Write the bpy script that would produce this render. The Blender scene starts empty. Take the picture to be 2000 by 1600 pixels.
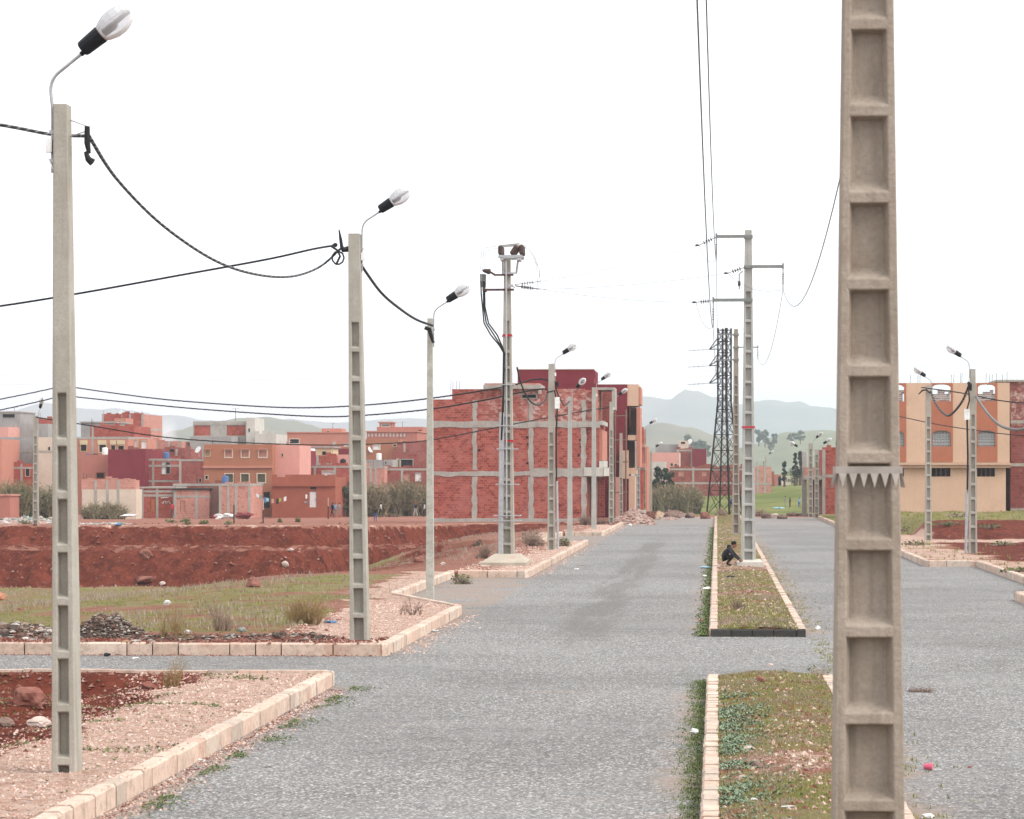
import bpy, bmesh, math, random
import numpy as np
from mathutils import Vector, noise, Matrix
S = bpy.context.scene
COL = S.collection
R = math.radians
random.seed(7)
# ------------------------------------------------------------------ camera, sky, sun, exposure
F = 6000.0; CX = 1000.0; HY = 925.0; CH = 3.5          # focal length and horizon in photo pixels, eye height in metres
TH = math.atan(400 / F); CT, ST = math.cos(TH), math.sin(TH)   # the street runs along +Y, the view turned a little left of it
cd = bpy.data.cameras.new('camera'); cam = bpy.data.objects.new('camera', cd); COL.objects.link(cam)
cd.sensor_width = 36; cd.lens = 36 * F / 2000; cd.shift_y = (HY - 800) / 2000
cam.location = (0, 0, CH); cam.rotation_euler = (R(90), 0, TH)
cd.clip_start = 0.5; cd.clip_end = 20000
cd.dof.use_dof = True; cd.dof.focus_distance = 85; cd.dof.aperture_fstop = 8.0
S.camera = cam
SUN_EL, SUN_AZ = R(44), R(112)                          # azimuth clockwise from +Y: sun on the right
W = bpy.data.worlds.new('World'); S.world = W; W.use_nodes = True
nt = W.node_tree; nt.nodes.clear()
wo = nt.nodes.new('ShaderNodeOutputWorld'); bg = nt.nodes.new('ShaderNodeBackground')
sky = nt.nodes.new('ShaderNodeTexSky'); sky.sky_type = 'NISHITA'; sky.sun_disc = False
sky.sun_elevation = SUN_EL; sky.sun_rotation = SUN_AZ; sky.dust_density = 4; sky.air_density = 1.0
hs = nt.nodes.new('ShaderNodeHueSaturation'); hs.inputs['Saturation'].default_value = 0.25
nt.links.new(sky.outputs[0], hs.inputs['Color'])
mx = nt.nodes.new('ShaderNodeMix'); mx.data_type = 'RGBA'; mx.inputs[0].default_value = 0.9
nt.links.new(hs.outputs[0], mx.inputs[6]); mx.inputs[7].default_value = (12.3, 12.6, 12.9, 1)   # even cloud layer
nt.links.new(mx.outputs[2], bg.inputs[0]); bg.inputs[1].default_value = 0.12
nt.links.new(bg.outputs[0], wo.inputs[0])
sl = bpy.data.lights.new('sun', 'SUN'); sl.energy = 2.8; sl.angle = R(40); sl.color = (1, .96, .9)
so = bpy.data.objects.new('sun', sl); COL.objects.link(so)
so.rotation_euler = (R(90) - SUN_EL, 0, -SUN_AZ + math.pi)
_d = Vector((math.sin(SUN_AZ) * math.cos(SUN_EL), math.cos(SUN_AZ) * math.cos(SUN_EL), math.sin(SUN_EL)))
so.rotation_euler = _d.to_track_quat('Z', 'Y').to_euler()
S.view_settings.view_transform = 'Standard'; S.view_settings.look = 'None'
S.view_settings.exposure = 0.15; S.view_settings.gamma = 1; S.view_settings.use_curve_mapping = False
S.cycles.volume_bounces = 2; S.cycles.max_bounces = 8; S.cycles.transparent_max_bounces = 16

# ------------------------------------------------------------------ photo pixel -> place helpers
def ray(px):
    a = (px - CX) / F
    return a * CT - ST, a * ST + CT
def XY(px, Y):                                          # world X on the plane Y for a pixel column
    dx, dy = ray(px); return Y / dy * dx
def DEP(px, Y):
    return Y / ray(px)[1]
def ZZ(px, py, Y):
    return CH + (HY - py) * DEP(px, Y) / F
def P(px, py, Y):
    return Vector((XY(px, Y), Y, ZZ(px, py, Y)))
def GP(px, py, z=0.0):                                  # point on the level z
    D = (CH - z) * F / (py - HY); dx, dy = ray(px)
    return Vector((D * dx, D * dy, z))
def nz(x, y, z=0.0): return noise.noise(Vector((x, y, z)))
def sst(a, b, x):
    t = min(1, max(0, (x - a) / (b - a))); return t * t * (3 - 2 * t)
def lerp(a, b, t): return a + (b - a) * t

# ------------------------------------------------------------------ object helpers
def tag(o, label=None, cat=None, group=None, kind=None):
    if label: o['label'] = label
    if cat: o['category'] = cat
    if group: o['group'] = group
    if kind: o['kind'] = kind
    return o
def thing(name, label, cat, loc, group=None):
    o = bpy.data.objects.new(name, None); COL.objects.link(o); o.location = loc
    o.empty_display_size = .3
    return tag(o, label, cat, group)
def rootloc(o):
    while o.parent: o = o.parent
    return Vector(o.location)
class MB:
    def __init__(s): s.v = []; s.f = []; s.m = []; s.mi = 0
    def face(s, pts):
        b = len(s.v); s.v += [tuple(p) for p in pts]; s.f.append(tuple(range(b, b + len(pts)))); s.m.append(s.mi)
    def box(s, x0, y0, z0, x1, y1, z1):
        if x0 > x1: x0, x1 = x1, x0
        if y0 > y1: y0, y1 = y1, y0
        if z0 > z1: z0, z1 = z1, z0
        b = len(s.v)
        s.v += [(x0, y0, z0), (x1, y0, z0), (x1, y1, z0), (x0, y1, z0), (x0, y0, z1), (x1, y0, z1), (x1, y1, z1), (x0, y1, z1)]
        for f in ((0, 3, 2, 1), (4, 5, 6, 7), (0, 1, 5, 4), (1, 2, 6, 5), (2, 3, 7, 6), (3, 0, 4, 7)):
            s.f.append(tuple(b + i for i in f)); s.m.append(s.mi)
        return s
    def hexa(s, q):                                     # 8 corners, bottom 4 then top 4, counter-clockwise from above
        b = len(s.v); s.v += [tuple(p) for p in q]
        for f in ((0, 3, 2, 1), (4, 5, 6, 7), (0, 1, 5, 4), (1, 2, 6, 5), (2, 3, 7, 6), (3, 0, 4, 7)):
            s.f.append(tuple(b + i for i in f)); s.m.append(s.mi)
        return s
    def tube(s, pts, r, n=8, caps=True):
        pts = [Vector(p) for p in pts]; k = len(pts)
        rs = r if isinstance(r, (list, tuple)) else [r] * k
        b = len(s.v); up = None
        for i in range(k):
            d = (pts[min(i + 1, k - 1)] - pts[max(i - 1, 0)]).normalized()
            if up is None:
                up = Vector((0, 0, 1)) if abs(d.z) < .9 else Vector((1, 0, 0))
            a = d.cross(up)
            if a.length < 1e-5: a = d.orthogonal()
            a.normalize(); c = a.cross(d).normalized(); up = c
            for j in range(n):
                t = 2 * math.pi * j / n
                s.v.append(tuple(pts[i] + (a * math.cos(t) + c * math.sin(t)) * rs[i]))
        for i in range(k - 1):
            for j in range(n):
                s.f.append((b + i * n + j, b + i * n + (j + 1) % n, b + (i + 1) * n + (j + 1) % n, b + (i + 1) * n + j)); s.m.append(s.mi)
        if caps and n > 2:
            s.f.append(tuple(b + j for j in range(n))[::-1]); s.m.append(s.mi)
            s.f.append(tuple(b + (k - 1) * n + j for j in range(n))); s.m.append(s.mi)
        return s
    def bar(s, a, b, w, h=None):                        # square bar between two points
        return s.tube([a, b], w * .72, 4)
    def rock(s, c, r, seed, sx=1, sy=1, sz=.7, sub=2, rough=.35):
        bm = bmesh.new(); bmesh.ops.create_icosphere(bm, subdivisions=sub, radius=1)
        b = len(s.v); o = seed * 13.37
        for v in bm.verts:
            k = 1 + rough * noise.noise(v.co * 1.1 + Vector((o, o * .3, 0))) + rough * .5 * noise.noise(v.co * 2.7 + Vector((0, o, 3)))
            p = v.co * k
            s.v.append((c[0] + p.x * r * sx, c[1] + p.y * r * sy, c[2] + p.z * r * sz))
        for f in bm.faces: s.f.append(tuple(b + v.index for v in f.verts)); s.m.append(s.mi)
        bm.free(); return s
    def lathe(s, o, d, prof, n=14):                     # profile of (distance along d, radius)
        o = Vector(o); d = Vector(d).normalized()
        return s.tube([o + d * t for t, _ in prof], [max(r, .0005) for _, r in prof], n)
    def build(s, name, mats, parent=None, smooth=False, bevel=0, merge=False):
        org = rootloc(parent) if parent else Vector((0, 0, 0))
        me = bpy.data.meshes.new(name)
        me.from_pydata([(x - org.x, y - org.y, z - org.z) for x, y, z in s.v], [], s.f)
        if not isinstance(mats, (list, tuple)): mats = [mats]
        for m in mats: me.materials.append(m)
        me.polygons.foreach_set('material_index', s.m)
        if merge or bevel:
            bm = bmesh.new(); bm.from_mesh(me); bmesh.ops.remove_doubles(bm, verts=bm.verts, dist=.0004)
            bmesh.ops.recalc_face_normals(bm, faces=bm.faces); bm.to_mesh(me); bm.free()
        boxuv(me, org)
        if smooth: me.polygons.foreach_set('use_smooth', [True] * len(me.polygons))
        o = bpy.data.objects.new(name, me); COL.objects.link(o)
        if parent: o.parent = parent
        if bevel:
            bv = o.modifiers.new('bevel', 'BEVEL'); bv.width = bevel; bv.segments = 2; bv.limit_method = 'ANGLE'; bv.angle_limit = R(50)
        return o
def boxuv(me, org=Vector((0, 0, 0))):
    n = len(me.loops)
    if n == 0: return
    me.update()
    uv = me.uv_layers.new(name='UVMap')
    vi = np.zeros(n, dtype=np.int32); me.loops.foreach_get('vertex_index', vi)
    co = np.zeros(len(me.vertices) * 3, dtype=np.float32); me.vertices.foreach_get('co', co); co = co.reshape(-1, 3) + np.array(org, dtype=np.float32)
    pn = np.zeros(len(me.polygons) * 3, dtype=np.float32); me.polygons.foreach_get('normal', pn); pn = pn.reshape(-1, 3)
    lt = np.zeros(len(me.polygons), dtype=np.int32); me.polygons.foreach_get('loop_total', lt)
    nn = np.repeat(pn, lt, axis=0); c = co[vi]
    a = np.abs(nn); u = np.where(a[:, 0] > a[:, 1], c[:, 1], c[:, 0]); v = c[:, 2].copy()
    top = a[:, 2] > .72
    u = np.where(top, c[:, 0], u); v = np.where(top, c[:, 1], v)
    uv.data.foreach_set('uv', np.stack([u, v], 1).astype(np.float32).ravel())

# ------------------------------------------------------------------ materials
class NG:
    def __init__(s, name):
        s.m = bpy.data.materials.new(name); s.m.use_nodes = True; s.t = s.m.node_tree; s.t.nodes.clear()
        s.out = s.n('ShaderNodeOutputMaterial'); s.b = s.n('ShaderNodeBsdfPrincipled'); s.l(s.b.outputs[0], s.out.inputs[0])
        s.b.inputs['Specular IOR Level'].default_value = .15
    def n(s, k): return s.t.nodes.new(k)
    def l(s, a, b): s.t.links.new(a, b)
    def put(s, v, sock):
        if isinstance(v, bpy.types.NodeSocket): s.l(v, sock)
        elif isinstance(v, (tuple, list)): sock.default_value = (*v[:3], 1) if len(sock.default_value) == 4 else v
        else: sock.default_value = v
    def coord(s, k='Object'): return s.n('ShaderNodeTexCoord').outputs[k]
    def scale(s, v, sc, rot=(0, 0, 0)):
        m = s.n('ShaderNodeMapping'); s.l(v, m.inputs[0]); m.inputs['Scale'].default_value = sc; m.inputs['Rotation'].default_value = rot; return m.outputs[0]
    def noise(s, v, sc, det=4, ro=.6, out=0):
        k = s.n('ShaderNodeTexNoise'); s.l(v, k.inputs['Vector']); k.inputs['Scale'].default_value = sc
        k.inputs['Detail'].default_value = det; k.inputs['Roughness'].default_value = ro; return k.outputs[out]
    def voro(s, v, sc, out='Distance', feat='F1'):
        k = s.n('ShaderNodeTexVoronoi'); k.feature = feat; s.l(v, k.inputs['Vector']); k.inputs['Scale'].default_value = sc; return k.outputs[out]
    def ramp(s, f, a, b, va=0.0, vb=1.0):
        k = s.n('ShaderNodeMapRange'); k.interpolation_type = 'SMOOTHSTEP'; s.put(f, k.inputs[0])
        k.inputs[1].default_value = a; k.inputs[2].default_value = b; k.inputs[3].default_value = va; k.inputs[4].default_value = vb; return k.outputs[0]
    def mix(s, f, a, b, mode='MIX'):
        k = s.n('ShaderNodeMix'); k.data_type = 'RGBA'; k.blend_type = mode; s.put(f, k.inputs[0]); s.put(a, k.inputs[6]); s.put(b, k.inputs[7]); return k.outputs[2]
    def math(s, op, a, b=0.0):
        k = s.n('ShaderNodeMath'); k.operation = op; s.put(a, k.inputs[0]); s.put(b, k.inputs[1]); return k.outputs[0]
    def bump(s, h, st=.3, d=.02):
        k = s.n('ShaderNodeBump'); k.inputs['Strength'].default_value = st; k.inputs['Distance'].default_value = d; s.l(h, k.inputs['Height']); s.l(k.outputs[0], s.b.inputs['Normal'])
    def done(s, col, rough=.9):
        s.put(col, s.b.inputs['Base Color']); s.put(rough, s.b.inputs['Roughness']); return s.m
MC = {}
def rough_mat(name, a, b, sc=3.0, rough=.88, bump=.15, bd=.01, fine=25.0, stain=None, streak=False):
    """two-tone weathered surface: broad blotches, fine grain, optional vertical streaks or stain colour"""
    if name in MC: return MC[name]
    g = NG(name); v = g.coord()
    n1 = g.noise(v, sc, 5, .65); n2 = g.noise(v, fine, 3, .7)
    c = g.mix(g.ramp(n1, .3, .7), a, b)
    c = g.mix(g.ramp(n2, .25, .8, .0, .5), c, tuple(x * .72 for x in a))
    if streak:
        sk = .55 if streak is True else streak
        n3 = g.noise(g.scale(v, (5, 5, .25)), 2.2, 4, .6)
        c = g.mix(g.ramp(n3, .5, .75, 0, sk), c, tuple(x * .6 for x in a))
    if stain:
        n4 = g.noise(v, sc * .55, 4, .7); c = g.mix(g.ramp(n4, .55, .72, 0, .6), c, stain)
    g.bump(n2, bump, bd)
    MC[name] = g.done(c, rough); return MC[name]
def plain(name, a, rough=.6, metal=0.0, var=.12):
    if name in MC: return MC[name]
    g = NG(name); v = g.coord(); n1 = g.noise(v, 9, 3)
    g.b.inputs['Metallic'].default_value = metal
    MC[name] = g.done(g.mix(g.ramp(n1, .3, .7), tuple(x * (1 - var) for x in a), tuple(min(1, x * (1 + var)) for x in a)), rough); return MC[name]
def brick_mat(name, c1, c2, mortar, bw=.3, bh=.2, smear=.0, patch=(.62, .5, .44)):
    if name in MC: return MC[name]
    g = NG(name); uv = g.coord('UV')
    b = g.n('ShaderNodeTexBrick'); wob = g.noise(uv, 1.7, 3)
    g.l(g.mix(.006, uv, g.noise(uv, 2.3, 2, .5, 1)), b.inputs['Vector'])
    b.inputs['Scale'].default_value = 1; b.inputs['Brick Width'].default_value = bw; b.inputs['Row Height'].default_value = bh
    b.inputs['Mortar Size'].default_value = .014; b.inputs['Mortar Smooth'].default_value = .3; b.inputs['Bias'].default_value = -.1
    b.inputs['Color1'].default_value = (*c1, 1); b.inputs['Color2'].default_value = (*c2, 1); b.inputs['Mortar'].default_value = (*mortar, 1)
    n1 = g.noise(uv, .55, 4, .6); n2 = g.noise(uv, 14, 3, .7)
    c = g.mix(g.ramp(n1, .35, .75, 0, .28), b.outputs[0], tuple(x * .72 for x in c1))
    # odd bricks: broken-open dark cores and pale smeared ones
    cell = g.voro(g.scale(uv, (1 / bw, 1 / bh, 1)), 1.15, 'Color')
    sx = g.n('ShaderNodeSeparateColor'); g.l(cell, sx.inputs[0])
    c = g.mix(g.ramp(sx.outputs[0], .9, .93, 0, .35), c, tuple(x * 1.3 + .08 for x in c1))
    c = g.mix(g.ramp(sx.outputs[1], .93, .95, 0, .5), c, tuple(x * .35 for x in c1))
    nd = g.noise(uv, .35, 6, .7); c = g.mix(g.ramp(nd, .45, .68, 0, .38), c, tuple(min(1, x * 1.15 + .13) for x in c1))
    if smear:
        n3 = g.noise(uv, .9, 6, .75); hy = g.n('ShaderNodeSeparateXYZ'); g.l(uv, hy.inputs[0])
        lime = g.math('MULTIPLY', g.math('MULTIPLY', g.ramp(hy.outputs[1], 6.6, 7.3), g.ramp(hy.outputs[0], -18, -14)), g.ramp(n3, .38, .62)); cb = g.voro(g.scale(uv, (1 / bw, 1 / bh, 1)), 1.0, 'Color'); s3 = g.n('ShaderNodeSeparateColor'); g.l(cb, s3.inputs[0])
        c = g.mix(g.math('MULTIPLY', lime, g.ramp(s3.outputs[2], .35, .75, .1, .8)), c, patch); c = g.mix(g.ramp(n3, .74 - smear, .88, 0, .35), c, patch)
    c = g.mix(g.ramp(n2, .3, .75, 0, .3), c, tuple(x * .7 for x in c1))
    g.bump(b.outputs[1], -.4, .015)
    MC[name] = g.done(c, .92); return MC[name]
def island_mat(name, cols, rough=.9, fine=30.0, bump=.2):
    """each loose piece takes its own tone"""
    if name in MC: return MC[name]
    g = NG(name); v = g.coord(); gi = g.n('ShaderNodeNewGeometry')
    r = g.n('ShaderNodeValToRGB'); r.color_ramp.interpolation = 'LINEAR'
    el = r.color_ramp.elements
    while len(el) < len(cols): el.new(.5)
    for i, c in enumerate(cols): el[i].position = i / max(1, len(cols) - 1); el[i].color = (*c, 1)
    g.l(gi.outputs['Random Per Island'], r.inputs[0]); n2 = g.noise(v, fine, 5, .75)
    c = g.mix(g.ramp(n2, .42, .72, 0, .6), r.outputs[0], tuple(x * .55 for x in cols[0]))
    if name == 'kerb_stone':
        n3 = g.noise(v, 1.9, 6, .75); c = g.mix(g.ramp(n3, .5, .66, 0, .6), c, (.30, .225, .18)); n4 = g.noise(v, .9, 5, .7); c = g.mix(g.ramp(n4, .55, .68, 0, .5), c, (.42, .22, .16))
    g.bump(n2, bump, .01); MC[name] = g.done(c, rough); return MC[name]

CONC = rough_mat('pole_concrete', (.355, .325, .275), (.46, .43, .375), 1.6, .9, .35, .012, 38, stain=(.36, .29, .24), streak=True)
CONC2 = rough_mat('pole_concrete_grey', (.37, .36, .33), (.47, .46, .43), 2.1, .9, .35, .012, 34, stain=(.33, .32, .30), streak=True)
CONCB = rough_mat('pole_concrete_brown', (.30, .245, .195), (.40, .335, .28), 1.5, .92, .55, .018, 26, stain=(.20, .13, .10), streak=True)
SPOT = rough_mat('pole_concrete_pitted', (.36, .345, .30), (.52, .50, .45), 5.0, .93, .6, .015, 18, stain=(.25, .235, .2))
CEM = rough_mat('raw_concrete', (.33, .30, .265), (.44, .41, .37), 1.1, .92, .3, .015, 16, stain=(.25, .22, .2), streak=True)
CEMW = rough_mat('pale_cement', (.5, .47, .42), (.6, .57, .52), .8, .92, .2, .01, 14, stain=(.38, .34, .30), streak=True)
GREY = rough_mat('grey_render', (.30, .29, .28), (.39, .38, .36), .8, .92, .2, .01, 14, stain=(.23, .22, .21), streak=True)
BLK = plain('black_plastic', (.012, .013, .016), .5)
BLKR = plain('black_rubber', (.02, .02, .02), .6)
GALV = plain('galvanised_steel', (.42, .42, .43), .45, .6)
PAINTG = plain('grey_steel', (.22, .23, .22), .55, .3)
DRKM = plain('dark_weathered_steel', (.03, .024, .022), .7, .2)
RUST = plain('rusty_steel', (.09, .05, .04), .8, .2)
REDP = plain('red_paint', (.42, .02, .03), .6)
WHT = plain('white_plastic', (.78, .78, .76), .5)
PORC = plain('brown_porcelain', (.07, .045, .04), .25)
DARK = plain('dark_interior', (.015, .014, .014), .9)
WOOD = rough_mat('old_timber', (.16, .11, .08), (.24, .18, .13), 3, .9)
def glassy(name, tint, alpha):
    g = NG(name); g.t.nodes.remove(g.b)
    tr = g.n('ShaderNodeBsdfTransparent'); tr.inputs[0].default_value = (*tint, 1)
    df = g.n('ShaderNodeBsdfPrincipled'); df.inputs['Base Color'].default_value = (.82, .82, .82, 1); df.inputs['Roughness'].default_value = .12
    fr = g.n('ShaderNodeFresnel'); fr.inputs[0].default_value = 1.45
    mxn = g.n('ShaderNodeMixShader'); g.put(g.math('MAXIMUM', fr.outputs[0], 1 - alpha), mxn.inputs[0])
    g.l(tr.outputs[0], mxn.inputs[1]); g.l(df.outputs[0], mxn.inputs[2]); g.l(mxn.outputs[0], g.out.inputs[0]); MC[name] = g.m; return g.m
BOWL = glassy('clear_lamp_bowl', (.86, .85, .86), .70)
BOWLW = glassy('milky_lamp_cover', (.95, .95, .95), .6)
REFL = plain('reflector_plate', (.3, .28, .28), .35, .4)
PANE = plain('window_glass', (.05, .055, .06), .12)

# ------------------------------------------------------------------ street layout and terrain
KH, KW, VZ = .24, .18, .20                                        # kerb height and width
ML, MR = -.16, 1.93                                     # median edges
SS0, SS1 = 50.6, 58.6                                   # side street on the left
def kl(Y):
    if Y < SS0: return -6.3
    if Y < SS1: return None
    if Y < 76: return -6.3
    if Y < 84: return -6.3 - 2.5 * (Y - 76) / 8
    if Y < 103: return -8.8
    if Y < 151: return -6.3
    if Y < 172: return -8.6
    if Y < 208: return -6.3
    return -7.2
def kr(Y):
    if Y < 86: return 8.2
    if Y < 116: return 9.7
    return 7.8
MED = [(-8, 52.0), (66.0, 246.0)]
REND = 246.0
def bank_foot(X):
    b = lerp(174, 198, sst(-25, -15, X))
    return b + 1.0 * nz(X * .17, 3) + .55 * nz(X * .6, 9) + .35 * nz(X * 1.7, 1)
def plateau(X, Y):
    z = .38 if Y < 185 else lerp(.38, -1.0, min(1, (Y - 185) / 115))
    z = lerp(z, .12, sst(-24, -16, X) * (1 - sst(212, 250, Y)))
    return z
def far_z(X, Y):
    z = lerp(0, -.95, sst(246, 330, Y))
    z += 3.0 * sst(-6, 40, X) * sst(270, 400, Y) + 1.5 * sst(330, 420, Y) * sst(-30, 0, X)
    return z
def isroad(X, Y):
    k = kl(Y); return Y < REND and ((X > -160) if k is None else X > k) and X < kr(Y)
def gz(X, Y):
    """ground height"""
    if Y < REND and (X < -6 or X > 7) and (isroad(X + .10, Y) or isroad(X - .10, Y) or isroad(X, Y - .10) or isroad(X, Y + .10)): return -.03
    if Y > REND + 8: c = far_z(X, Y)
    else: c = -.03
    k = kl(Y); 
    # left of the street
    left = None
    if k is None:
        left = -.03 if X > -160 else -.03
        if X < -6.3: return -.03
    if k is not None and X < k - .02 and Y < REND + 4:
        s = k - X
        verge = VZ + .035 * nz(X * .9, Y * .9) + .02 * nz(X * 3, Y * 3)
        if Y < SS0:
            e = SS0 - Y
            dip = sst(1.7, 3.0, s + .5 * nz(X * .5, Y * .4)) * sst(.5, 1.6, e)
            return verge + dip * (-.22 + .16 * nz(X * .55, Y * .5, 4) + .10 * nz(X * 1.6, Y * 1.4, 2) + .05 * nz(X * 4, Y * 3.4, 6)) + .10 * sst(14, 30, s)
        sd = s + (.8 * nz(X * .3, Y * .3))
        drop = sst(3.0, 15, sd) * sst(60.5, 75, Y)
        floor = verge + drop * (lerp(0, -3.2, sst(50, 180, Y) * .55 + .45 * min(1, max(0, (Y - 60) / 115))) + .10 * nz(X * .25, Y * .2, 5) + .05 * nz(X * 1.1, Y * .9, 8))
        t = Y - bank_foot(X) + .25 * nz(X * 2.1, Y * 2.1, 4)
        if t <= 0: z = floor
        else:
            top = plateau(X, Y)
            lo = lerp(-1.0, lerp(floor, top, .55), sst(-24, -16, X)); le = lerp(-.78, lerp(floor, top, .62), sst(-24, -16, X))
            if t < 2.6: z = lerp(floor, lo, (t / 2.6) ** .9)
            elif t < 7.6: z = lerp(lo, le, (t - 2.6) / 5) + .08 * nz(X * .8, Y * .8)
            elif t < 9.4: z = lerp(le, top, ((t - 7.6) / 1.8) ** .9)
            else: z = top
            if t < 10: z += (.30 * nz(X * .9, Y * 1.2, 7) + .22 * nz(X * 2.3, Y * 2.0, 17) - .30 * max(0, .12 - abs(nz(X * .35, Y * .12, 23))) / .12 * .8) * (1 - abs(t - 5) / 5)
        z = lerp(verge, z, sst(1.6, 4.5, s))
        if Y > 240: z = lerp(z, far_z(X, Y) + .0, sst(246, 300, Y) * sst(-40, 0, X)) 
        return z
    kk = kr(Y)
    if X > kk + .02 and Y < REND + 4:
        s = X - kk; verge = VZ + .035 * nz(X * .9, Y * .9)
        up = sst(155, 162, Y + 1.2 * nz(X * .3, 2) + .6 * nz(X * 1.1, 5))
        hz = verge + up * (.78 + .06 * nz(X * .8, Y * .5)) - .3 * sst(170, 225, Y) - .25 * sst(150, 152, Y) * (1 - up) * 0
        hz += (.16 * nz(X * .5, Y * .45, 12) + .10 * nz(X * 1.4, Y * 1.2, 13)) * sst(3, 6, s)
        hz -= .18 * sst(5, 8, s) * (1 - sst(120, 150, Y)) * (1 + nz(X * .6, Y * .6))
        return lerp(verge, hz, sst(2.6, 3.6, s) if Y > 140 else sst(3.2, 5.5, s))
    for a, b in MED:
        if a + .09 < Y < b and ML + .09 < X < MR - .09:
            u = (X - ML) / (MR - ML); fd = sst(52.0, 51.0, Y) if b < 60 else 1
            return fd * .16 - .04 + fd * .10 * math.sin(math.pi * u) + .03 * nz(X * 1.3, Y * 1.3) + .015 * nz(X * 4, Y * 4)
    if Y > REND + 4:
        if X < -14:
            z = plateau(X, Y); return lerp(z, far_z(X, Y), sst(-40, 0, X) * sst(246, 300, Y)) + .04 * nz(X * .3, Y * .3)
        return c + .05 * nz(X * .4, Y * .4)
    return c
def zones(X, Y):
    """(red soil, grass, pale gravel) shares of the ground cover"""
    n = nz(X * .45, Y * .35, 11); n2 = nz(X * 1.3, Y * 1.1, 5)
    k = kl(Y)
    if Y < REND + 4 and k is not None and X < k:
        s = k - X
        if Y < SS0:
            red = sst(1.7, 2.6, s + .5 * nz(X * .5, Y * .4) + .4 * n2)
            return red, .12 + .30 * max(0, n2), 1 - red
        t = Y - bank_foot(X)
        if 9.2 < t < 12.5 + 2 * n: return .15, .05, .45 + .3 * n2
        if 2.9 < t < 7.4 and X < -15: return .55 + .3 * n2, .04, .25
        if t > 10: return .25, .12 + .1 * n + .25 * sst(280, 300, Y) * (1 - sst(310, 330, Y)), .15
        if t > -1.5: return 1, .02, 0
        edge = 1 - sst(60.5, 63.5, Y + n2)
        ver = 1 - (sst(1.4, 3.2, s + .8 * n2) if Y < 80 else sst(.7, 2.0, s + .9 * n2))
        g = (1 - ver) * (1 - edge) * (.60 + .4 * n) * sst(61, 64, Y)
        if Y > 100: 
            g *= 1 - .7 * sst(-18, -13, X); 
        return max(edge * .8, (1 - ver) * .45 * (1 - g)) + .2 * sst(3, 6, s) * sst(100, 120, Y), g, ver
    kk = kr(Y)
    if X > kk and Y < REND + 4:
        s = X - kk
        up = sst(157, 164, Y)
        gr = .35 * (1 - sst(2, 5, s)) * (1 - sst(140, 150, Y)) + sst(164, 170, Y) * .8 + .2 * n
        red = sst(2, 4, s + n) * (1 - sst(163, 172, Y))
        if 148 < Y < 155 and s > 1.5: return .08, .05, .9
        return red, gr, max(0, 1 - red - gr)
    for a, b in MED:
        if a < Y < b and ML < X < MR:
            bare = .8 * sst(.22, .5, nz(X * .5, Y * .3, 3)) + (sst(104, 106, Y) - sst(116, 118, Y)) * .8
            return .10 * bare + .18, .66 + .3 * n - .50 * bare, .60 * bare
    if Y > REND + 4:
        g = sst(262, 275, Y + 6 * n) if X > -12 else .15
        return .1, g * (.8 + .2 * n), .3
    return .3, .1, .4

def spaced(segs):
    out = []
    for a, b, st in segs:
        k = max(1, int(round((b - a) / st))); out += [a + (b - a) * i / k for i in range(k)]
    out.append(segs[-1][1]); return out
xs = spaced([(-4000, -600, 400), (-600, -150, 40), (-150, -60, 5), (-60, -44, 1.2), (-44, -20, .34), (-20, -9, .26), (-9, -5.9, .12), (-5.9, -.5, .9), (-.5, 2.3, .14), (2.3, 7.2, .8), (7.2, 10.6, .15), (10.6, 26, .6), (26, 50, 1.2), (50, 150, 5), (150, 600, 40), (600, 4000, 400)])
ys = spaced([(-40, 14, 6), (14, 30, 1.2), (30, 50, .36), (50, 53, .16), (53, 58, .6), (58, 61, .13), (61, 75.5, .42), (75.5, 84.5, .15), (84.5, 120, .6), (120, 170, .8), (170, 212, .32), (212, 260, 1.4), (260, 340, 4), (340, 480, 7), (480, 1000, 60), (1000, 8800, 600)])
for e in (-6.3, -6.48, -8.8, -8.98, -8.6, -8.78, -7.2, -7.38, ML, ML + KW, MR, MR - KW, 7.8, 7.98, 8.2, 8.38, 9.7, 9.88): xs += [e - .155, e - .025, e + .025, e + .155]
for e in (SS0, SS1, 84, 103, 151, 172, 208, 86, 116, 52, 66, 246, 250): ys += [e - .155, e - .03, e + .03, e + .155]
xs = sorted(set(round(x, 3) for x in xs)); ys = sorted(set(round(y, 3) for y in ys))
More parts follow.
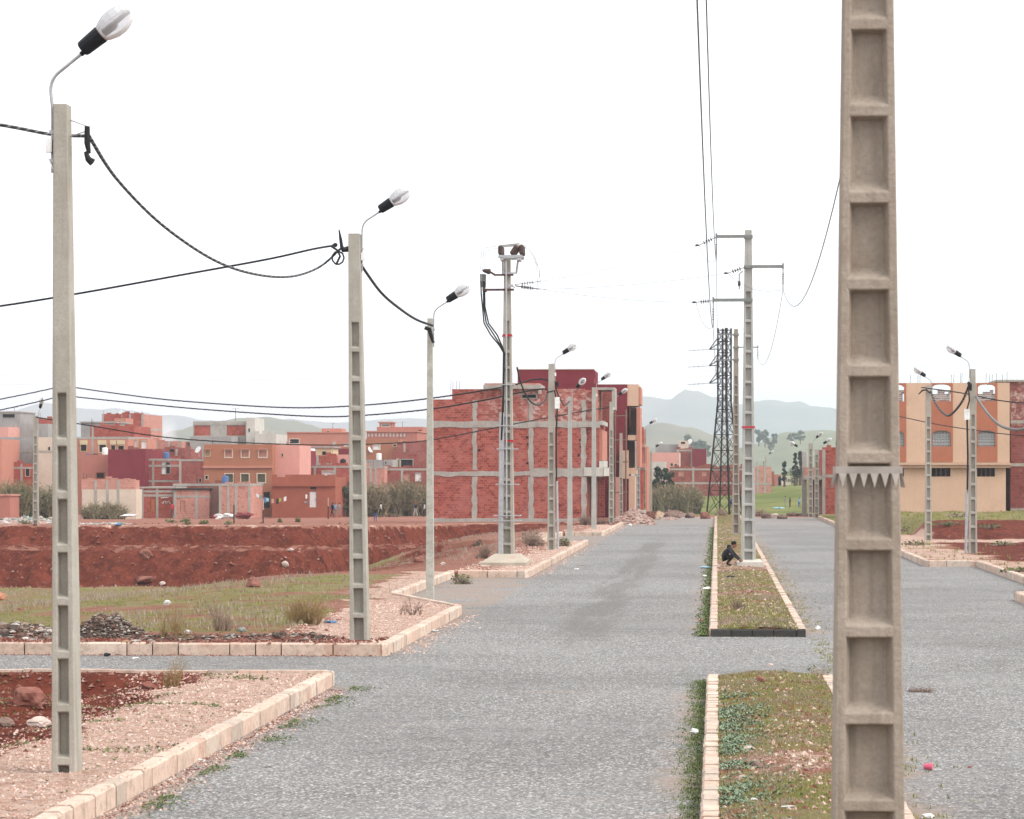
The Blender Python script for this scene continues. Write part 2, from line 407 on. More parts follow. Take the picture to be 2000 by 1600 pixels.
def ground_mesh():
    nx, ny = len(xs), len(ys)
    vs = []; cols = []
    for Y in ys:
        for X in xs:
            vs.append((X, Y, gz(X, Y))); r, g, p = zones(X, Y); cols += [r, g, p, 1]
    fs = [(j * nx + i, j * nx + i + 1, (j + 1) * nx + i + 1, (j + 1) * nx + i) for j in range(ny - 1) for i in range(nx - 1)]
    me = bpy.data.meshes.new('ground'); me.from_pydata(vs, [], fs)
    ca = me.color_attributes.new('zone', 'FLOAT_COLOR', 'POINT'); ca.data.foreach_set('color', cols)
    me.polygons.foreach_set('use_smooth', [True] * len(fs))
    g = NG('ground'); v = g.coord()
    at = g.n('ShaderNodeAttribute'); at.attribute_name = 'zone'
    sp = g.n('ShaderNodeSeparateColor'); g.l(at.outputs['Color'], sp.inputs[0])
    nb = g.noise(v, .6, 6, .7); nm = g.noise(v, 3.5, 6, .72); nf = g.noise(v, 22, 4, .75); nv = g.noise(v, .07, 3)
    def mask(ch, amp=.9, lo=.42, hi=.6):
        t = g.math('ADD', ch, g.math('MULTIPLY', g.math('SUBTRACT', nm, .5), amp)); t = g.math('ADD', t, g.math('MULTIPLY', g.math('SUBTRACT', nb, .5), amp)); return g.ramp(t, lo, hi)
    pale = g.mix(g.ramp(nm, .3, .7), (.44, .265, .20), (.60, .42, .335))
    st = g.voro(v, 17, 'Color'); ss = g.n('ShaderNodeSeparateColor'); g.l(st, ss.inputs[0])
    pale = g.mix(g.ramp(ss.outputs[0], .72, .8, 0, .6), pale, (.62, .50, .44))
    pale = g.mix(g.ramp(ss.outputs[1], .8, .86, 0, .6), pale, (.2, .11, .085))
    dirt = g.mix(g.ramp(nb, .3, .7), (.26, .115, .082), (.36, .175, .13))
    dirt = g.mix(g.ramp(nf, .4, .75, 0, .5), dirt, (.19, .08, .058))
    red = g.mix(g.ramp(nb, .3, .7), (.092, .023, .0145), (.185, .046, .029))
    red = g.mix(g.ramp(nm, .48, .72, 0, .6), red, (.27, .083, .052))
    red = g.mix(g.ramp(ss.outputs[2], .993, .996, 0, .6), red, (.45, .30, .24))
    # water-cut streaks down the faces of the cuttings
    ns = g.noise(g.scale(v, (1.3, 1.3, .12)), 1.6, 5, .7); red = g.mix(g.ramp(ns, .5, .66, 0, .7), red, (.06, .018, .013)); nk = g.noise(g.scale(v, (.55, .55, .10)), 1.3, 6, .75); red = g.mix(g.ramp(nk, .60, .64, 0, .75), red, (.045, .015, .011))
    grs = g.mix(g.ramp(nm, .3, .68), (.12, .125, .03), (.27, .25, .085))
    grs = g.mix(g.ramp(nb, .42, .62, 0, .7), grs, (.30, .22, .14)); grs = g.mix(g.ramp(nm, .56, .66, 0, .6), grs, (.20, .125, .075))
    grs = g.mix(g.ramp(nf, .45, .75, 0, .5), grs, (.07, .075, .022))
    far = g.mix(g.ramp(nv, .35, .65), (.115, .14, .04), (.2, .2, .07))
    sy = g.n('ShaderNodeSeparateXYZ'); g.l(v, sy.inputs[0])
    grs = g.mix(g.ramp(sy.outputs[1], 240, 290), grs, far)
    c = g.mix(mask(sp.outputs[2]), dirt, pale); c = g.mix(mask(sp.outputs[0]), c, red); c = g.mix(mask(sp.outputs[1]), c, grs)
    h = g.math('ADD', g.math('MULTIPLY', nm, .7), g.math('MULTIPLY', nf, .4)); g.bump(h, 1.0, .16)
    g.b.inputs['Specular IOR Level'].default_value = .05; me.materials.append(g.done(c, .95))
    o = bpy.data.objects.new('ground', me); COL.objects.link(o); return tag(o, kind='structure')
ground_mesh()

# ------------------------------------------------------------------ roads
def asphalt():
    g = NG('asphalt'); v = g.coord(); n1 = g.noise(v, .22, 5, .6); n2 = g.noise(v, 1.6, 6, .72)
    st = g.voro(v, 33, 'Color'); ss = g.n('ShaderNodeSeparateColor'); g.l(st, ss.inputs[0]); d = g.voro(v, 33); nf = g.noise(v, 13, 3, .8)
    c = g.mix(ss.outputs[0], (.07, .064, .061), (.36, .339, .326))
    c = g.mix(g.ramp(ss.outputs[1], .80, .88, 0, .9), c, (.70, .68, .66))
    c = g.mix(g.ramp(ss.outputs[2], .80, .88, 0, .7), c, (.06, .057, .056))
    c = g.mix(g.ramp(d, .35, .7, 0, .55), c, (.07, .067, .066)); c = g.mix(g.ramp(nf, .52, .68, 0, .45), c, (.10, .096, .094)); c = g.mix(g.ramp(nf, .48, .34, 0, .35), c, (.42, .41, .40))
    c = g.mix(g.ramp(n1, .35, .7, 0, .3), c, (.29, .282, .275)); c = g.mix(g.ramp(n2, .54, .72, 0, .35), c, (.14, .132, .128))
    nl = g.noise(v, .09, 4, .6); c = g.mix(g.ramp(nl, .40, .62, 0, .30), c, (.12, .112, .107)); nw = g.noise(g.scale(v, (.35, .8, 1)), .8, 6, .7); c = g.mix(g.ramp(nw, .56, .7, 0, .35), c, (.25, .205, .175))
    nc = g.noise(g.scale(v, (.45, 1.6, 1)), .55, 7, .62); ck = g.math('ABSOLUTE', g.math('SUBTRACT', nc, .5)); c = g.mix(g.math('MULTIPLY', g.ramp(ck, .007, .001, 0, .7), g.ramp(nl, .42, .56)), c, (.05, .046, .044))
    sy = g.n('ShaderNodeSeparateXYZ'); g.l(v, sy.inputs[0]); X, Y = sy.outputs[0], sy.outputs[1]
    # oily darker wheel track in the left carriageway, and blotches across it
    n3 = g.noise(g.scale(v, (1.1, .09, 1)), 1.0, 5, .65); tr = g.math('MULTIPLY', g.ramp(g.math('ABSOLUTE', g.math('ADD', X, 3.0)), 1.1, .1), g.math('MULTIPLY', g.ramp(Y, 58, 66), g.ramp(Y, 190, 140)))
    c = g.mix(g.ramp(g.math('MULTIPLY', tr, g.ramp(n3, .3, .6)), .1, .8, 0, .5), c, (.12, .107, .10))
    c = g.mix(g.ramp(n3, .6, .78, 0, .35), c, (.12, .11, .106))
    n4 = g.noise(g.scale(v, (.28, 1.2, 1)), .6, 4, .7); c = g.mix(g.ramp(n4, .64, .74, 0, .5), c, (.13, .12, .115))
    # dust near the kerbs, none across the junction
    n5 = g.noise(v, .6, 6, .75); jn = g.math('MAXIMUM', g.ramp(Y, 51, 49.5), g.ramp(Y, 66, 68))
    ed = g.math('ADD', g.math('MULTIPLY', g.ramp(X, -5.55, -6.2), g.math('MAXIMUM', g.ramp(Y, 51, 49.5), g.ramp(Y, 58.5, 60))), g.math('MULTIPLY', jn, g.math('MULTIPLY', g.ramp(X, -1.3, -.1), g.ramp(X, 3.1, 1.9))))
    c = g.mix(g.ramp(g.math('MULTIPLY', ed, g.ramp(n5, .25, .75)), .15, .7, 0, .75), c, (.27, .20, .16))
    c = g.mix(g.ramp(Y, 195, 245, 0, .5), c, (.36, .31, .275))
    g.bump(d, .5, .012); return g.done(c, .9)
ASPH = asphalt()
def patch(name, x0, x1, y0, y1, z, step=4):
    m = MB(); nx = max(1, int((x1 - x0) / step)); ny = max(1, int((y1 - y0) / step))
    for i in range(nx):
        for j in range(ny):
            xa, xb = lerp(x0, x1, i / nx), lerp(x0, x1, (i + 1) / nx); ya, yb = lerp(y0, y1, j / ny), lerp(y0, y1, (j + 1) / ny)
            m.face([(xa, ya, z), (xb, ya, z), (xb, yb, z), (xa, yb, z)])
    return m.build(name, ASPH, merge=True)
# one sheet for the carriageways (raised verges and median stand through it), one for the side street
rd = MB()
def rp(x0, x1, y0, y1):
    rd.face([(x0, y0, 0), (x1, y0, 0), (x1, y1, 0), (x0, y1, 0)])
YB = [-30, -8, SS0, 52, SS1, 66, 76, 84, 86, 103, 116, 151, 172, 208, REND]
for a, b in zip(YB[:-1], YB[1:]):
    m_ = (a + b) / 2; k = kl(m_); k = -6.3 if k is None else (-8.8 if a == 76 else k)
    med = any(p < m_ < q for p, q in MED); kk = kr(m_)
    n = max(1, int((b - a) / 6))
    for i in range(n):
        u, v = lerp(a, b, i / n), lerp(a, b, (i + 1) / n)
        if med: rp(k - .05, ML + .05, u, v); rp(MR - .05, kk + .05, u, v)
        else: rp(k - .05, kk + .05, u, v)
    if kl(m_) is None:
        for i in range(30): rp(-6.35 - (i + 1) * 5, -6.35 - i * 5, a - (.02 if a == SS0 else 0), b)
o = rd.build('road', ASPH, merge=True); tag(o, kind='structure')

# ------------------------------------------------------------------ kerbs
KERB = island_mat('kerb_stone', [(.52, .38, .30), (.64, .49, .40), (.58, .41, .325), (.66, .54, .45), (.44, .36, .30), (.62, .48, .39), (.58, .43, .35)], .92, 9, .8)
KERBD = island_mat('kerb_stone_blackened', [(.05, .047, .043), (.07, .065, .06), (.045, .042, .04)], .9, 12, .3)
def kerb(pts, side, mat=KERB, z0=-.05, L=1.0, h=KH, seed=1):
    """stones along a polyline; side=+1 puts the stone to the left of the running direction"""
    rnd = random.Random(seed); m = MB()
    for (ax, ay), (bx, by) in zip(pts[:-1], pts[1:]):
        a = Vector((ax, ay)); b = Vector((bx, by)); d = b - a; ln = d.length; d.normalize(); nrm = Vector((-d.y, d.x)) * side
        t = 0.0
        while t < ln - .05:
            l = min(L * rnd.choice((1, 1, 1, .5, .55)), ln - t); gap = .012
            p0 = a + d * (t + gap); p1 = a + d * (t + l - gap); j0 = rnd.uniform(-.007, .007); hz = h + rnd.uniform(-.010, .008); tl = rnd.uniform(-.007, .007)
            o0 = nrm * j0; q = [p0 + o0, p1 + o0 + nrm * tl, p1 + o0 + nrm * KW, p0 + o0 + nrm * KW]
            ch = .025; inn = [q[0] + nrm * ch, q[1] + nrm * ch, q[2], q[3]]
            flip = side < 0
            def ring(pp, zz): return [(p.x, p.y, z) for p, z in zip(pp, zz)]
            za = hz + tl * .6; zb = hz - tl * .6
            r0 = ring(q, [z0] * 4); r1 = ring(q, [za - ch * 1.1, zb - ch * 1.1, zb, za]); r2 = ring(inn, [za, zb, zb, za])
            for A, B in ((r0, r1), (r1, r2)):
                for i in range(4):
                    f = [A[i], A[(i + 1) % 4], B[(i + 1) % 4], B[i]]; m.face(f[::-1] if flip else f)
            m.face(r2[::-1] if flip else r2)
            t += l
    o = m.build('kerb', mat, merge=True); return tag(o, kind='structure')
kerb([(-6.3, 12), (-6.3, 50.45), (-6.42, SS0), (-60, SS0 + .02)], 1, seed=1)
kerb([(-60, SS1), (-6.42, SS1), (-6.3, SS1 + .12), (-6.3, 75.9), (-6.45, 76.4), (-7.9, 81.1), (-8.8, 84)], 1, seed=2)
kerb([(-8.8, 84.1), (-8.8, 102.9)], 1, seed=3)
kerb([(-8.7, 103), (-6.45, 103), (-6.3, 103.2), (-6.3, 150.8), (-6.4, 150.97)], 1, seed=4)
kerb([(-8.6, 152), (-8.6, 171.9)], 1, seed=5)
kerb([(-8.5, 172), (-6.45, 172), (-6.3, 172.2), (-6.3, 207.8)], 1, seed=6)
kerb([(-6.7, 207.2), (-7.2, 208), (-7.2, 228)], 1, seed=7)
kerb([(ML, 14), (ML, 51.4)], -1, L=.5, h=.16, seed=8); kerb([(MR, 14), (MR, 51.4)], 1, L=.5, h=.16, seed=9)
kerb([(ML, 66.2), (ML, 244)], -1, L=.5, h=.16, seed=10); kerb([(MR, 66.2), (MR, 244)], 1, L=.5, h=.16, seed=11)
kerb([(ML + .02, 66.0), (MR - .02, 66.0)], 1, KERBD, L=.9, h=.165, seed=12)
kerb([(8.2, 40), (8.2, 85.5), (8.8, 86)], -1, seed=13)
kerb([(9.7, 87), (9.7, 115.8)], -1, seed=14)
kerb([(9.6, 116), (7.95, 116), (7.8, 116.2), (7.8, 238)], -1, seed=15)

# ------------------------------------------------------------------ hills beyond the town
def ridge(name, sil, Y0, W, cols, seed, ztop=-1.0, rough=.03):
    """heightfield ridge whose crest follows (pixel, pixel) points at distance Y0"""
    px0, px1 = sil[0][0], sil[-1][0]; n = 130; m = 26; vs = []
    for j in range(m + 1):
        v = -1 + 2 * j / m; Y = Y0 + v * W; prof = math.cos(v * math.pi / 2) ** 1.2 if abs(v) < 1 else 0
        for i in range(n + 1):
            px = lerp(px0, px1, i / n); k = max(q for q in range(len(sil) - 1) if sil[q][0] <= px + 1e-6)
            t = (px - sil[k][0]) / (sil[k + 1][0] - sil[k][0]); t = t * t * (3 - 2 * t); py = lerp(sil[k][1], sil[k + 1][1], t)
            X = XY(px, Y0); h = max(0, ZZ(px, py, Y0) - ztop)
            nn = 1 + rough * (noise.noise(Vector((X * 9 / W, Y * 9 / W, seed))) + .5 * noise.noise(Vector((X * 25 / W, Y * 25 / W, seed)))) * (3 if abs(v) > .1 else 1)
            gully = 1 - .25 * abs(noise.noise(Vector((X * 4 / W + seed, v * .7, 3)))) * abs(v)
            vs.append((X, Y, ztop - 3 + (h + 3) * prof * nn * gully))
    fs = [(j * (n + 1) + i, j * (n + 1) + i + 1, (j + 1) * (n + 1) + i + 1, (j + 1) * (n + 1) + i) for j in range(m) for i in range(n)]
    me = bpy.data.meshes.new(name); me.from_pydata(vs, [], fs); me.polygons.foreach_set('use_smooth', [True] * len(fs))
    g = NG(name + '_cover'); v = g.coord(); s = 1.0 / W
    n1 = g.noise(v, 6 * s, 6, .65); n2 = g.noise(v, 40 * s, 5, .7)
    c = g.mix(g.ramp(n1, .35, .65), cols[0], cols[1]); c = g.mix(g.ramp(n2, .55, .7, 0, .7), c, cols[2])
    me.materials.append(g.done(c, .95)); o = bpy.data.objects.new(name, me); COL.objects.link(o); return tag(o, kind='structure')
ridge('hill', [(1090, 945), (1150, 905), (1220, 848), (1290, 825), (1345, 835), (1400, 852), (1460, 880), (1540, 905), (1600, 945)], 2300, 500, [(.14, .14, .10), (.18, .17, .12), (.17, .135, .11)], 1)
ridge('hill', [(1330, 945), (1390, 903), (1470, 868), (1540, 845), (1600, 842), (1680, 848), (1800, 860), (2100, 890), (2300, 945)], 2000, 480, [(.135, .15, .09), (.175, .18, .11), (.09, .10, .06)], 2)
ridge('hill', [(200, 945), (280, 890), (380, 840), (450, 822), (520, 816), (570, 822), (640, 846), (740, 885), (820, 945)], 2400, 500, [(.145, .15, .11), (.17, .17, .09), (.1, .12, .06)], 3)
ridge('mountain', [(860, 940), (960, 880), (1100, 815), (1250, 778), (1300, 780), (1340, 772), (1400, 779), (1440, 790), (1500, 782), (1560, 788), (1640, 800), (1800, 810), (2300, 880), (2500, 945)], 6600, 1000, [(.10, .125, .10), (.17, .17, .13), (.05, .075, .06)], 4, rough=.05)
ridge('mountain', [(-700, 945), (-500, 860), (-200, 830), (0, 805), (90, 790), (130, 797), (220, 800), (330, 812), (420, 826), (560, 822), (640, 825), (760, 820), (830, 818), (900, 835), (1000, 860), (1120, 945)], 7000, 900, [(.10, .125, .1), (.15, .16, .12), (.05, .075, .06)], 5, rough=.05)

# ------------------------------------------------------------------ concrete poles
def ladder_pole(m, cx, cy, z0, z1, w0, w1, d0, d1, rec_top, pitch=.585, rib=.085, wr=.56, dep=.35, draft=.84):
    """tapered H-pole: windows pressed into the front and back, ribs between; w/d = width and depth at bottom/top"""
    H = z1 - z0
    def hw(z): return lerp(w0, w1, (z - z0) / H) / 2
    def hd(z): return lerp(d0, d1, (z - z0) / H) / 2
    pan = []; z = rec_top
    while z - (pitch - rib) > z0 + .02:
        pan.append((z - (pitch - rib), z)); z -= pitch
    pan = pan[::-1]
    if z - .15 > z0: pan.insert(0, (z0 + .0, z))
    cuts = [z0]
    for a, b in pan: cuts += [a, b]
    cuts.append(z1); cuts = [c for i, c in enumerate(cuts) if i == 0 or c - cuts[i - 1] > .001]
    isp = lambda a, b: any(abs(a - p) < .002 and abs(b - q) < .002 for p, q in pan)
    for sgn in (-1, 1):
        for a, b in zip(cuts[:-1], cuts[1:]):
            ya, yb = cy + sgn * hd(a), cy + sgn * hd(b); A, B = hw(a), hw(b); Ai, Bi = A * wr, B * wr
            def F4(p): m.face(p if sgn < 0 else p[::-1])
            F4([(cx - A, ya, a), (cx - Ai, ya, a), (cx - Bi, yb, b), (cx - B, yb, b)])
            F4([(cx + Ai, ya, a), (cx + A, ya, a), (cx + B, yb, b), (cx + Bi, yb, b)])
            if not isp(a, b):
                F4([(cx - Ai, ya, a), (cx + Ai, ya, a), (cx + Bi, yb, b), (cx - Bi, yb, b)])
            else:
                k = draft; za, zb = a + ((.045 if draft > .8 else .075) if a > z0 + .01 else 0), b - .02; da = hd(a) * 2 * dep
                yi0, yi1 = ya - sgn * da, yb - sgn * da
                o = [(cx - Ai, ya, a), (cx + Ai, ya, a), (cx + Bi, yb, b), (cx - Bi, yb, b)]
                i = [(cx - Ai * k, yi0, za), (cx + Ai * k, yi0, za), (cx + Bi * k, yi1, zb), (cx - Bi * k, yi1, zb)]
                for q in range(4): F4([o[q], o[(q + 1) % 4], i[(q + 1) % 4], i[q]])
                F4(i)
    for sgn in (-1, 1):
        for a, b in zip(cuts[:-1], cuts[1:]):
            p = [(cx + sgn * hw(a), cy - hd(a), a), (cx + sgn * hw(a), cy + hd(a), a), (cx + sgn * hw(b), cy + hd(b), b), (cx + sgn * hw(b), cy - hd(b), b)]
            m.face(p if sgn > 0 else p[::-1])
    m.face([(cx - hw(z1), cy - hd(z1), z1), (cx + hw(z1), cy - hd(z1), z1), (cx + hw(z1), cy + hd(z1), z1), (cx - hw(z1), cy + hd(z1), z1)])
def plain_pole(m, cx, cy, z0, z1, w0, w1, d0, d1):
    a, b, c, d = w0 / 2, w1 / 2, d0 / 2, d1 / 2
    m.hexa([(cx - a, cy - c, z0), (cx + a, cy - c, z0), (cx + a, cy + c, z0), (cx - a, cy + c, z0), (cx - b, cy - d, z1), (cx + b, cy - d, z1), (cx + b, cy + d, z1), (cx - b, cy + d, z1)])

def bez(p0, p1, p2, n=7):
    return [p0 * (1 - t) ** 2 + p1 * 2 * t * (1 - t) + p2 * t * t for t in [i / n for i in range(n + 1)]]
def lamp_head(root, tip, d):
    """black ballast housing, reflector plate and clear bowl at the end of an arm"""
    d = d.normalized(); up = Vector((0, 0, 1)); side = d.cross(up).normalized(); nup = side.cross(d).normalized()
    b = tip + nup * .035
    h = MB(); prof = [(-.01, .07), (0, .085), (.02, .092), (.26, .105), (.275, .098)]
    h.lathe(b, d, prof, 12); h.lathe(tip - d * .05, d, [(0, .03), (.05, .03)], 8)
    hd = h.build('lamp_housing', BLK, root)
    e = b + d * .275
    g = MB(); g.lathe(e, d, [(0, .098), (.05, .122), (.13, .147), (.22, .152), (.30, .136), (.37, .10), (.42, .055), (.44, .01)], 20)
    g.build('lamp_bowl', BOWL, hd, smooth=True)
    c = MB()                                            # milky upper cover
    for i in range(7):
        pr = [(0, .103), (.05, .127), (.13, .152), (.22, .157), (.30, .141), (.37, .105), (.425, .055), (.447, .012)]
    n = 10
    for i in range(len(pr) - 1):
        for j in range(n):
            def q(ii, jj):
                t = R(8) + (math.pi - R(16)) * jj / n
                return e + d * pr[ii][0] + (side * math.cos(t) + nup * math.sin(t)) * pr[ii][1]
            c.face([q(i, j), q(i + 1, j), q(i + 1, j + 1), q(i, j + 1)])
    c.build('lamp_cover', BOWLW, hd, smooth=True)
    r = MB(); q = [(0.0, .075), (.34, .055)]
    p = [e + d * .0 - side * .08, e + d * .0 + side * .08, e + d * .42 + side * .05, e + d * .42 - side * .05]
    r.hexa([x - nup * .008 for x in p] + [x + nup * .012 for x in p]); r.lathe(e + d * .02 - nup * .035, d, [(0, .022), (.14, .026), (.18, .012)], 8)
    r.build('reflector', REFL, hd)
def street_lamp(label, px, py, ytop, kind='ladder', rec=None, out=1, arm_side=1, toward=(-.12), mat=CONC, w=(.26, .16), dd=(.36, .2), Y=None, Z=None, lamp=True, box=True, arm=.28, lift=.17, bevel=0, group='concrete street lamps along the road', armz=.16, lean=0, extra=None, wr=.56):
    Yg = Y
    if Yg is None:
        g = GP(px, py, VZ); X, Yg = g.x, g.y
    else: X = XY(px, Yg)
    zb = gz(X, Yg) if Z is None else Z
    zt = ZZ(px, ytop, Yg)
    root = thing('street_lamp' if lamp else 'utility_pole', label, 'street lamp' if lamp else 'utility pole', (X, Yg, zb), group)
    m = MB()
    if kind == 'ladder': ladder_pole(m, X, Yg, zb - .35, zt, w[0], w[1], dd[0], dd[1], zb + (rec if rec else (zt - zb) * .7), wr=wr)
    else: plain_pole(m, X, Yg, zb - .35, zt, w[0], w[1], dd[0], dd[1])
    if lean: m.v = [(x + lean * (z - zb) / (zt - zb), y, z) for x, y, z in m.v]; X += lean
    m.build('pole', mat, root, merge=True, bevel=bevel)
    if lamp:
        s = arm_side; ox = X + s * (w[1] / 2 + .03); dirv = Vector((out, toward, 0)).normalized()
        p0 = Vector((ox, Yg, zt - .75)); p1 = Vector((ox, Yg, zt - .02)); pk = Vector((ox - (.03 if s < 0 else -.01), Yg, zt + armz)); p2 = pk + dirv * .12 + Vector((0, 0, .13)); p3 = pk + dirv * (.10 + arm) + Vector((0, 0, .12 + lift))
        a = MB(); a.tube([p0, p1] + bez(p1 + (pk - p1) * .6, pk + Vector((0, 0, .05)), p2, 6) + [p3], .017 if s > 0 else .019, 8)
        for zz in (-.62, -.3):
            a.box(ox - .03, Yg - .03, zt + zz - .02, ox + .03, Yg + .03, zt + zz + .02)
        a.build('lamp_arm', GALV, root, smooth=False)
        lamp_head(root, p3, p3 - p2)
        if box:
            b = MB(); bx = X + s * (w[1] / 2 + .055)
            b.box(bx - .035, Yg - .09, zt - .53, bx + .035, Yg - .01, zt - .38); b.build('fuse_box', WHT, root)
    if extra: extra(root, X, Yg, zb, zt)
    return root, X, Yg, zb, zt
def bundle(root, pts, r=.03, name='cable_clamp'):
    m = MB(); m.tube(pts, r, 8); return m.build(name, BLKR, root)
# --- the left row
def ex1(root, X, Y, zb, zt):
    m = MB(); q = Vector((X + .30, Y - .1, zt - .25))
    m.tube([(X + .09, Y, zt - .17), q], .007, 6); m.tube([(X + .09, Y, zt - .35), q - Vector((0, 0, .05))], .007, 6)
    m.build('cable_bracket', GALV, root)
    bundle(root, [q, q - Vector((.0, 0, .18)), q - Vector((-.02, 0, .3))], [.03, .035, .022])
    bundle(root, [q + Vector((-.02, 0, -.28)), q + Vector((.01, 0, -.36)), q + Vector((.06, 0, -.40))], [.02, .035, .045])
    t = MB(); t.tube([(X - .14, Y - .1, zt - .52), (X - .13, Y - .1, zt - .62), (X - .08, Y - .1, zt - .72)], .006, 5); t.build('wire_tail', WHT, root)
L1 = street_lamp('tallest looking concrete lamp pole, on pale gravel, arm fixed to its outer side', 131, 1508, 205, rec=4.18, arm_side=-1, w=(.27, .16), dd=(.40, .22), bevel=.012, armz=.24, arm=.30, lift=.22, lean=-.054, extra=ex1, wr=.48)
def ex2(root, X, Y, zb, zt):
    bundle(root, [(X - .12, Y - .05, zt - .3), (X - .22, Y - .1, zt - .32), (X - .26, Y - .1, zt - .24)], [.06, .055, .03])
    bundle(root, [(X - .24, Y - .1, zt - .3), (X - .27, Y - .1, zt - .1), (X - .30, Y - .1, zt + .08)], [.035, .03, .012])
    pts = [Vector((X - .32 + .12 * math.cos(t), Y - .1, zt - .48 + .13 * math.sin(t))) for t in [i * .7 for i in range(10)]]
    bundle(root, pts, .017); bundle(root, [(X - .45, Y - .1, zt - .25), (X - .32, Y - .1, zt - .34), (X - .28, Y - .1, zt - .45), (X - .36, Y - .1, zt - .62)], .022)
L2 = street_lamp('tall lamp pole at the side street corner, a knot of black cables on its left', 703, 1250, 457, rec=6.3, w=(.37, .23), dd=(.42, .26), bevel=.012, lean=-.105, extra=ex2)
def ex3(root, X, Y, zb, zt):
    bundle(root, [(X - .12, Y - .2, zt - .25), (X, Y - .2, zt - .3), (X + .06, Y - .2, zt - .5), (X + .1, Y - .2, zt - .65)], [.05, .06, .05, .03])
L3 = street_lamp('solid pitted concrete lamp pole where the kerb ends behind the ladder pole', 840, 1174, 622, kind='plain', mat=SPOT, w=(.21, .13), dd=(.30, .18), Y=80.3, box=False, bevel=.01, extra=ex3)
def ex5(root, X, Y, zb, zt):
    b = MB(); b.box(X + .16, Y - .25, zt - 1.95, X + .36, Y - .05, zt - 1.45); b.build('meter_box', WHT, root)
    bundle(root, [(X + .2, Y - .22, zt - 1.5), (X + .15, Y - .25, zt - 1.15), (X + .05, Y - .3, zt - 1.2), (X - .2, Y - .3, zt - 1.25)], .03, 'service_cable')
    bundle(root, [(X + .26, Y - .2, zt - 1.95), (X + .22, Y - .2, zt - 3.2), (X + .23, Y - .2, zt - 5.2)], .035, 'service_cable')
    c = MB(); c.tube([(X + .25, Y - .2, zt - 5.1), (X + .30, Y - .2, zb)], .05, 8); c.build('conduit', GALV, root)
    bundle(root, [(X + .2, Y - .3, zt - .85), (X + .25, Y - .3, zt - .8), (X + .3, Y - .3, zt - 1.0)], [.06, .09, .04])
L5 = street_lamp('lamp pole with a white meter box and black cable, by the dry bush', 1077, 1073, 711, rec=5.1, w=(.34, .24), dd=(.36, .26), box=True, extra=ex5)
L6 = street_lamp('solid grey lamp pole just past the dry bush, its lamp turned to face us', 1113, 1052, 775, kind='plain', mat=CONC2, w=(.26, .17), dd=(.3, .2), Y=150.2, toward=-1.1, box=False)
L7 = street_lamp('solid pale lamp pole on the pink kerb corner before the brick house', 1160, 1034, 757, kind='plain', mat=CONC2, w=(.30, .22), dd=(.32, .24), Y=182, toward=-.5)
L8 = street_lamp('lamp pole with windows in its shaft beside the balcony of the raw brick house', 1194, 1021, 785, rec=6.2, w=(.36, .24), dd=(.36, .26), Y=206, toward=-.3)
L9 = street_lamp('short bare concrete pole without a lamp in front of the maroon house', 1213, 1014, 846, rec=3.2, w=(.3, .2), dd=(.3, .22), Y=222, lamp=False)
L10 = street_lamp('lamp pole by the scaffold poles and rubble at the end of the street', 1227, 1008, 833, rec=4.2, w=(.3, .2), dd=(.3, .22), Y=236, box=False)
L11 = street_lamp('grey bare pole next to the beige balconies', 1247, 1003, 850, rec=5.6, w=(.3, .22), dd=(.3, .22), Y=252, lamp=False, mat=CONC2)
L12 = street_lamp('brownish pole in front of the far brick house, small lamp at its top', 1258, 999, 838, rec=5.8, w=(.3, .2), dd=(.3, .22), Y=264, box=False)
L13 = street_lamp('thin far lamp pole standing before the grey house and the reeds', 1271, 991, 882, kind='plain', w=(.28, .2), dd=(.28, .2), Y=290, box=False)
# --- right row and far ones
def ex_r1(root, X, Y, zb, zt):
    b = MB(); b.box(X - .36, Y - .25, zt - 2.1, X - .14, Y - .05, zt - 1.65); b.build('meter_box', WHT, root)
    bundle(root, [(X - .2, Y - .25, zt - .66), (X - .16, Y - .25, zt - 1.3), (X - .25, Y - .25, zt - 1.65)], .03, 'service_cable')
    bundle(root, [(X - .25, Y - .22, zt - 2.1), (X - .22, Y - .22, zt - 3.6), (X - .24, Y - .22, zt - 5.1)], .04, 'service_cable')
    c = MB(); c.tube([(X - .25, Y - .2, zt - 5.0), (X - .30, Y - .2, zb)], .06, 8); c.build('conduit', GALV, root)
    bundle(root, [(X - .22, Y - .25, zt - .55), (X - .14, Y - .28, zt - .65), (X - .1, Y - .25, zt - .9)], [.05, .09, .04])
R1 = street_lamp('lamp pole by the orange panelled house, a white meter box on its side', 1900, 1087, 721, rec=5.75, w=(.35, .2), dd=(.38, .22), out=-1, arm_side=-1, Y=128, toward=-.25, extra=ex_r1, armz=.24)
def ex_r2(root, X, Y, zb, zt):
    bundle(root, [(X - .5, Y - .2, zt - .45), (X - .3, Y - .2, zt - .25), (X - .1, Y - .2, zt - .22), (X + .1, Y - .2, zt - .4)], [.02, .045, .04, .03])
R2 = street_lamp('smaller lamp pole with a reddish foot before the middle orange panel', 1813, 1060, 753, rec=6.1, w=(.35, .24), dd=(.34, .26), out=-1, arm_side=1, Y=153, toward=-.4, extra=ex_r2, box=False)
F1 = street_lamp('pale solid far pole at the green field, topmost lamp white and small', 1571, 991, 883, kind='plain', mat=CONC2, w=(.42, .34), dd=(.4, .3), Y=258, out=-1, arm_side=-1, lamp=True, box=False)
F2 = street_lamp('far lamp pole on the right with a bunched cable at its head', 1583, 999, 866, rec=5.5, w=(.42, .3), dd=(.4, .3), Y=250, out=1, arm_side=1, box=False, toward=-.8)
F3 = street_lamp('far brownish pole before the small brick house on the right', 1595, 1003, 878, rec=5.0, w=(.38, .3), dd=(.4, .3), Y=243, out=1, arm_side=1, box=False, lamp=True)
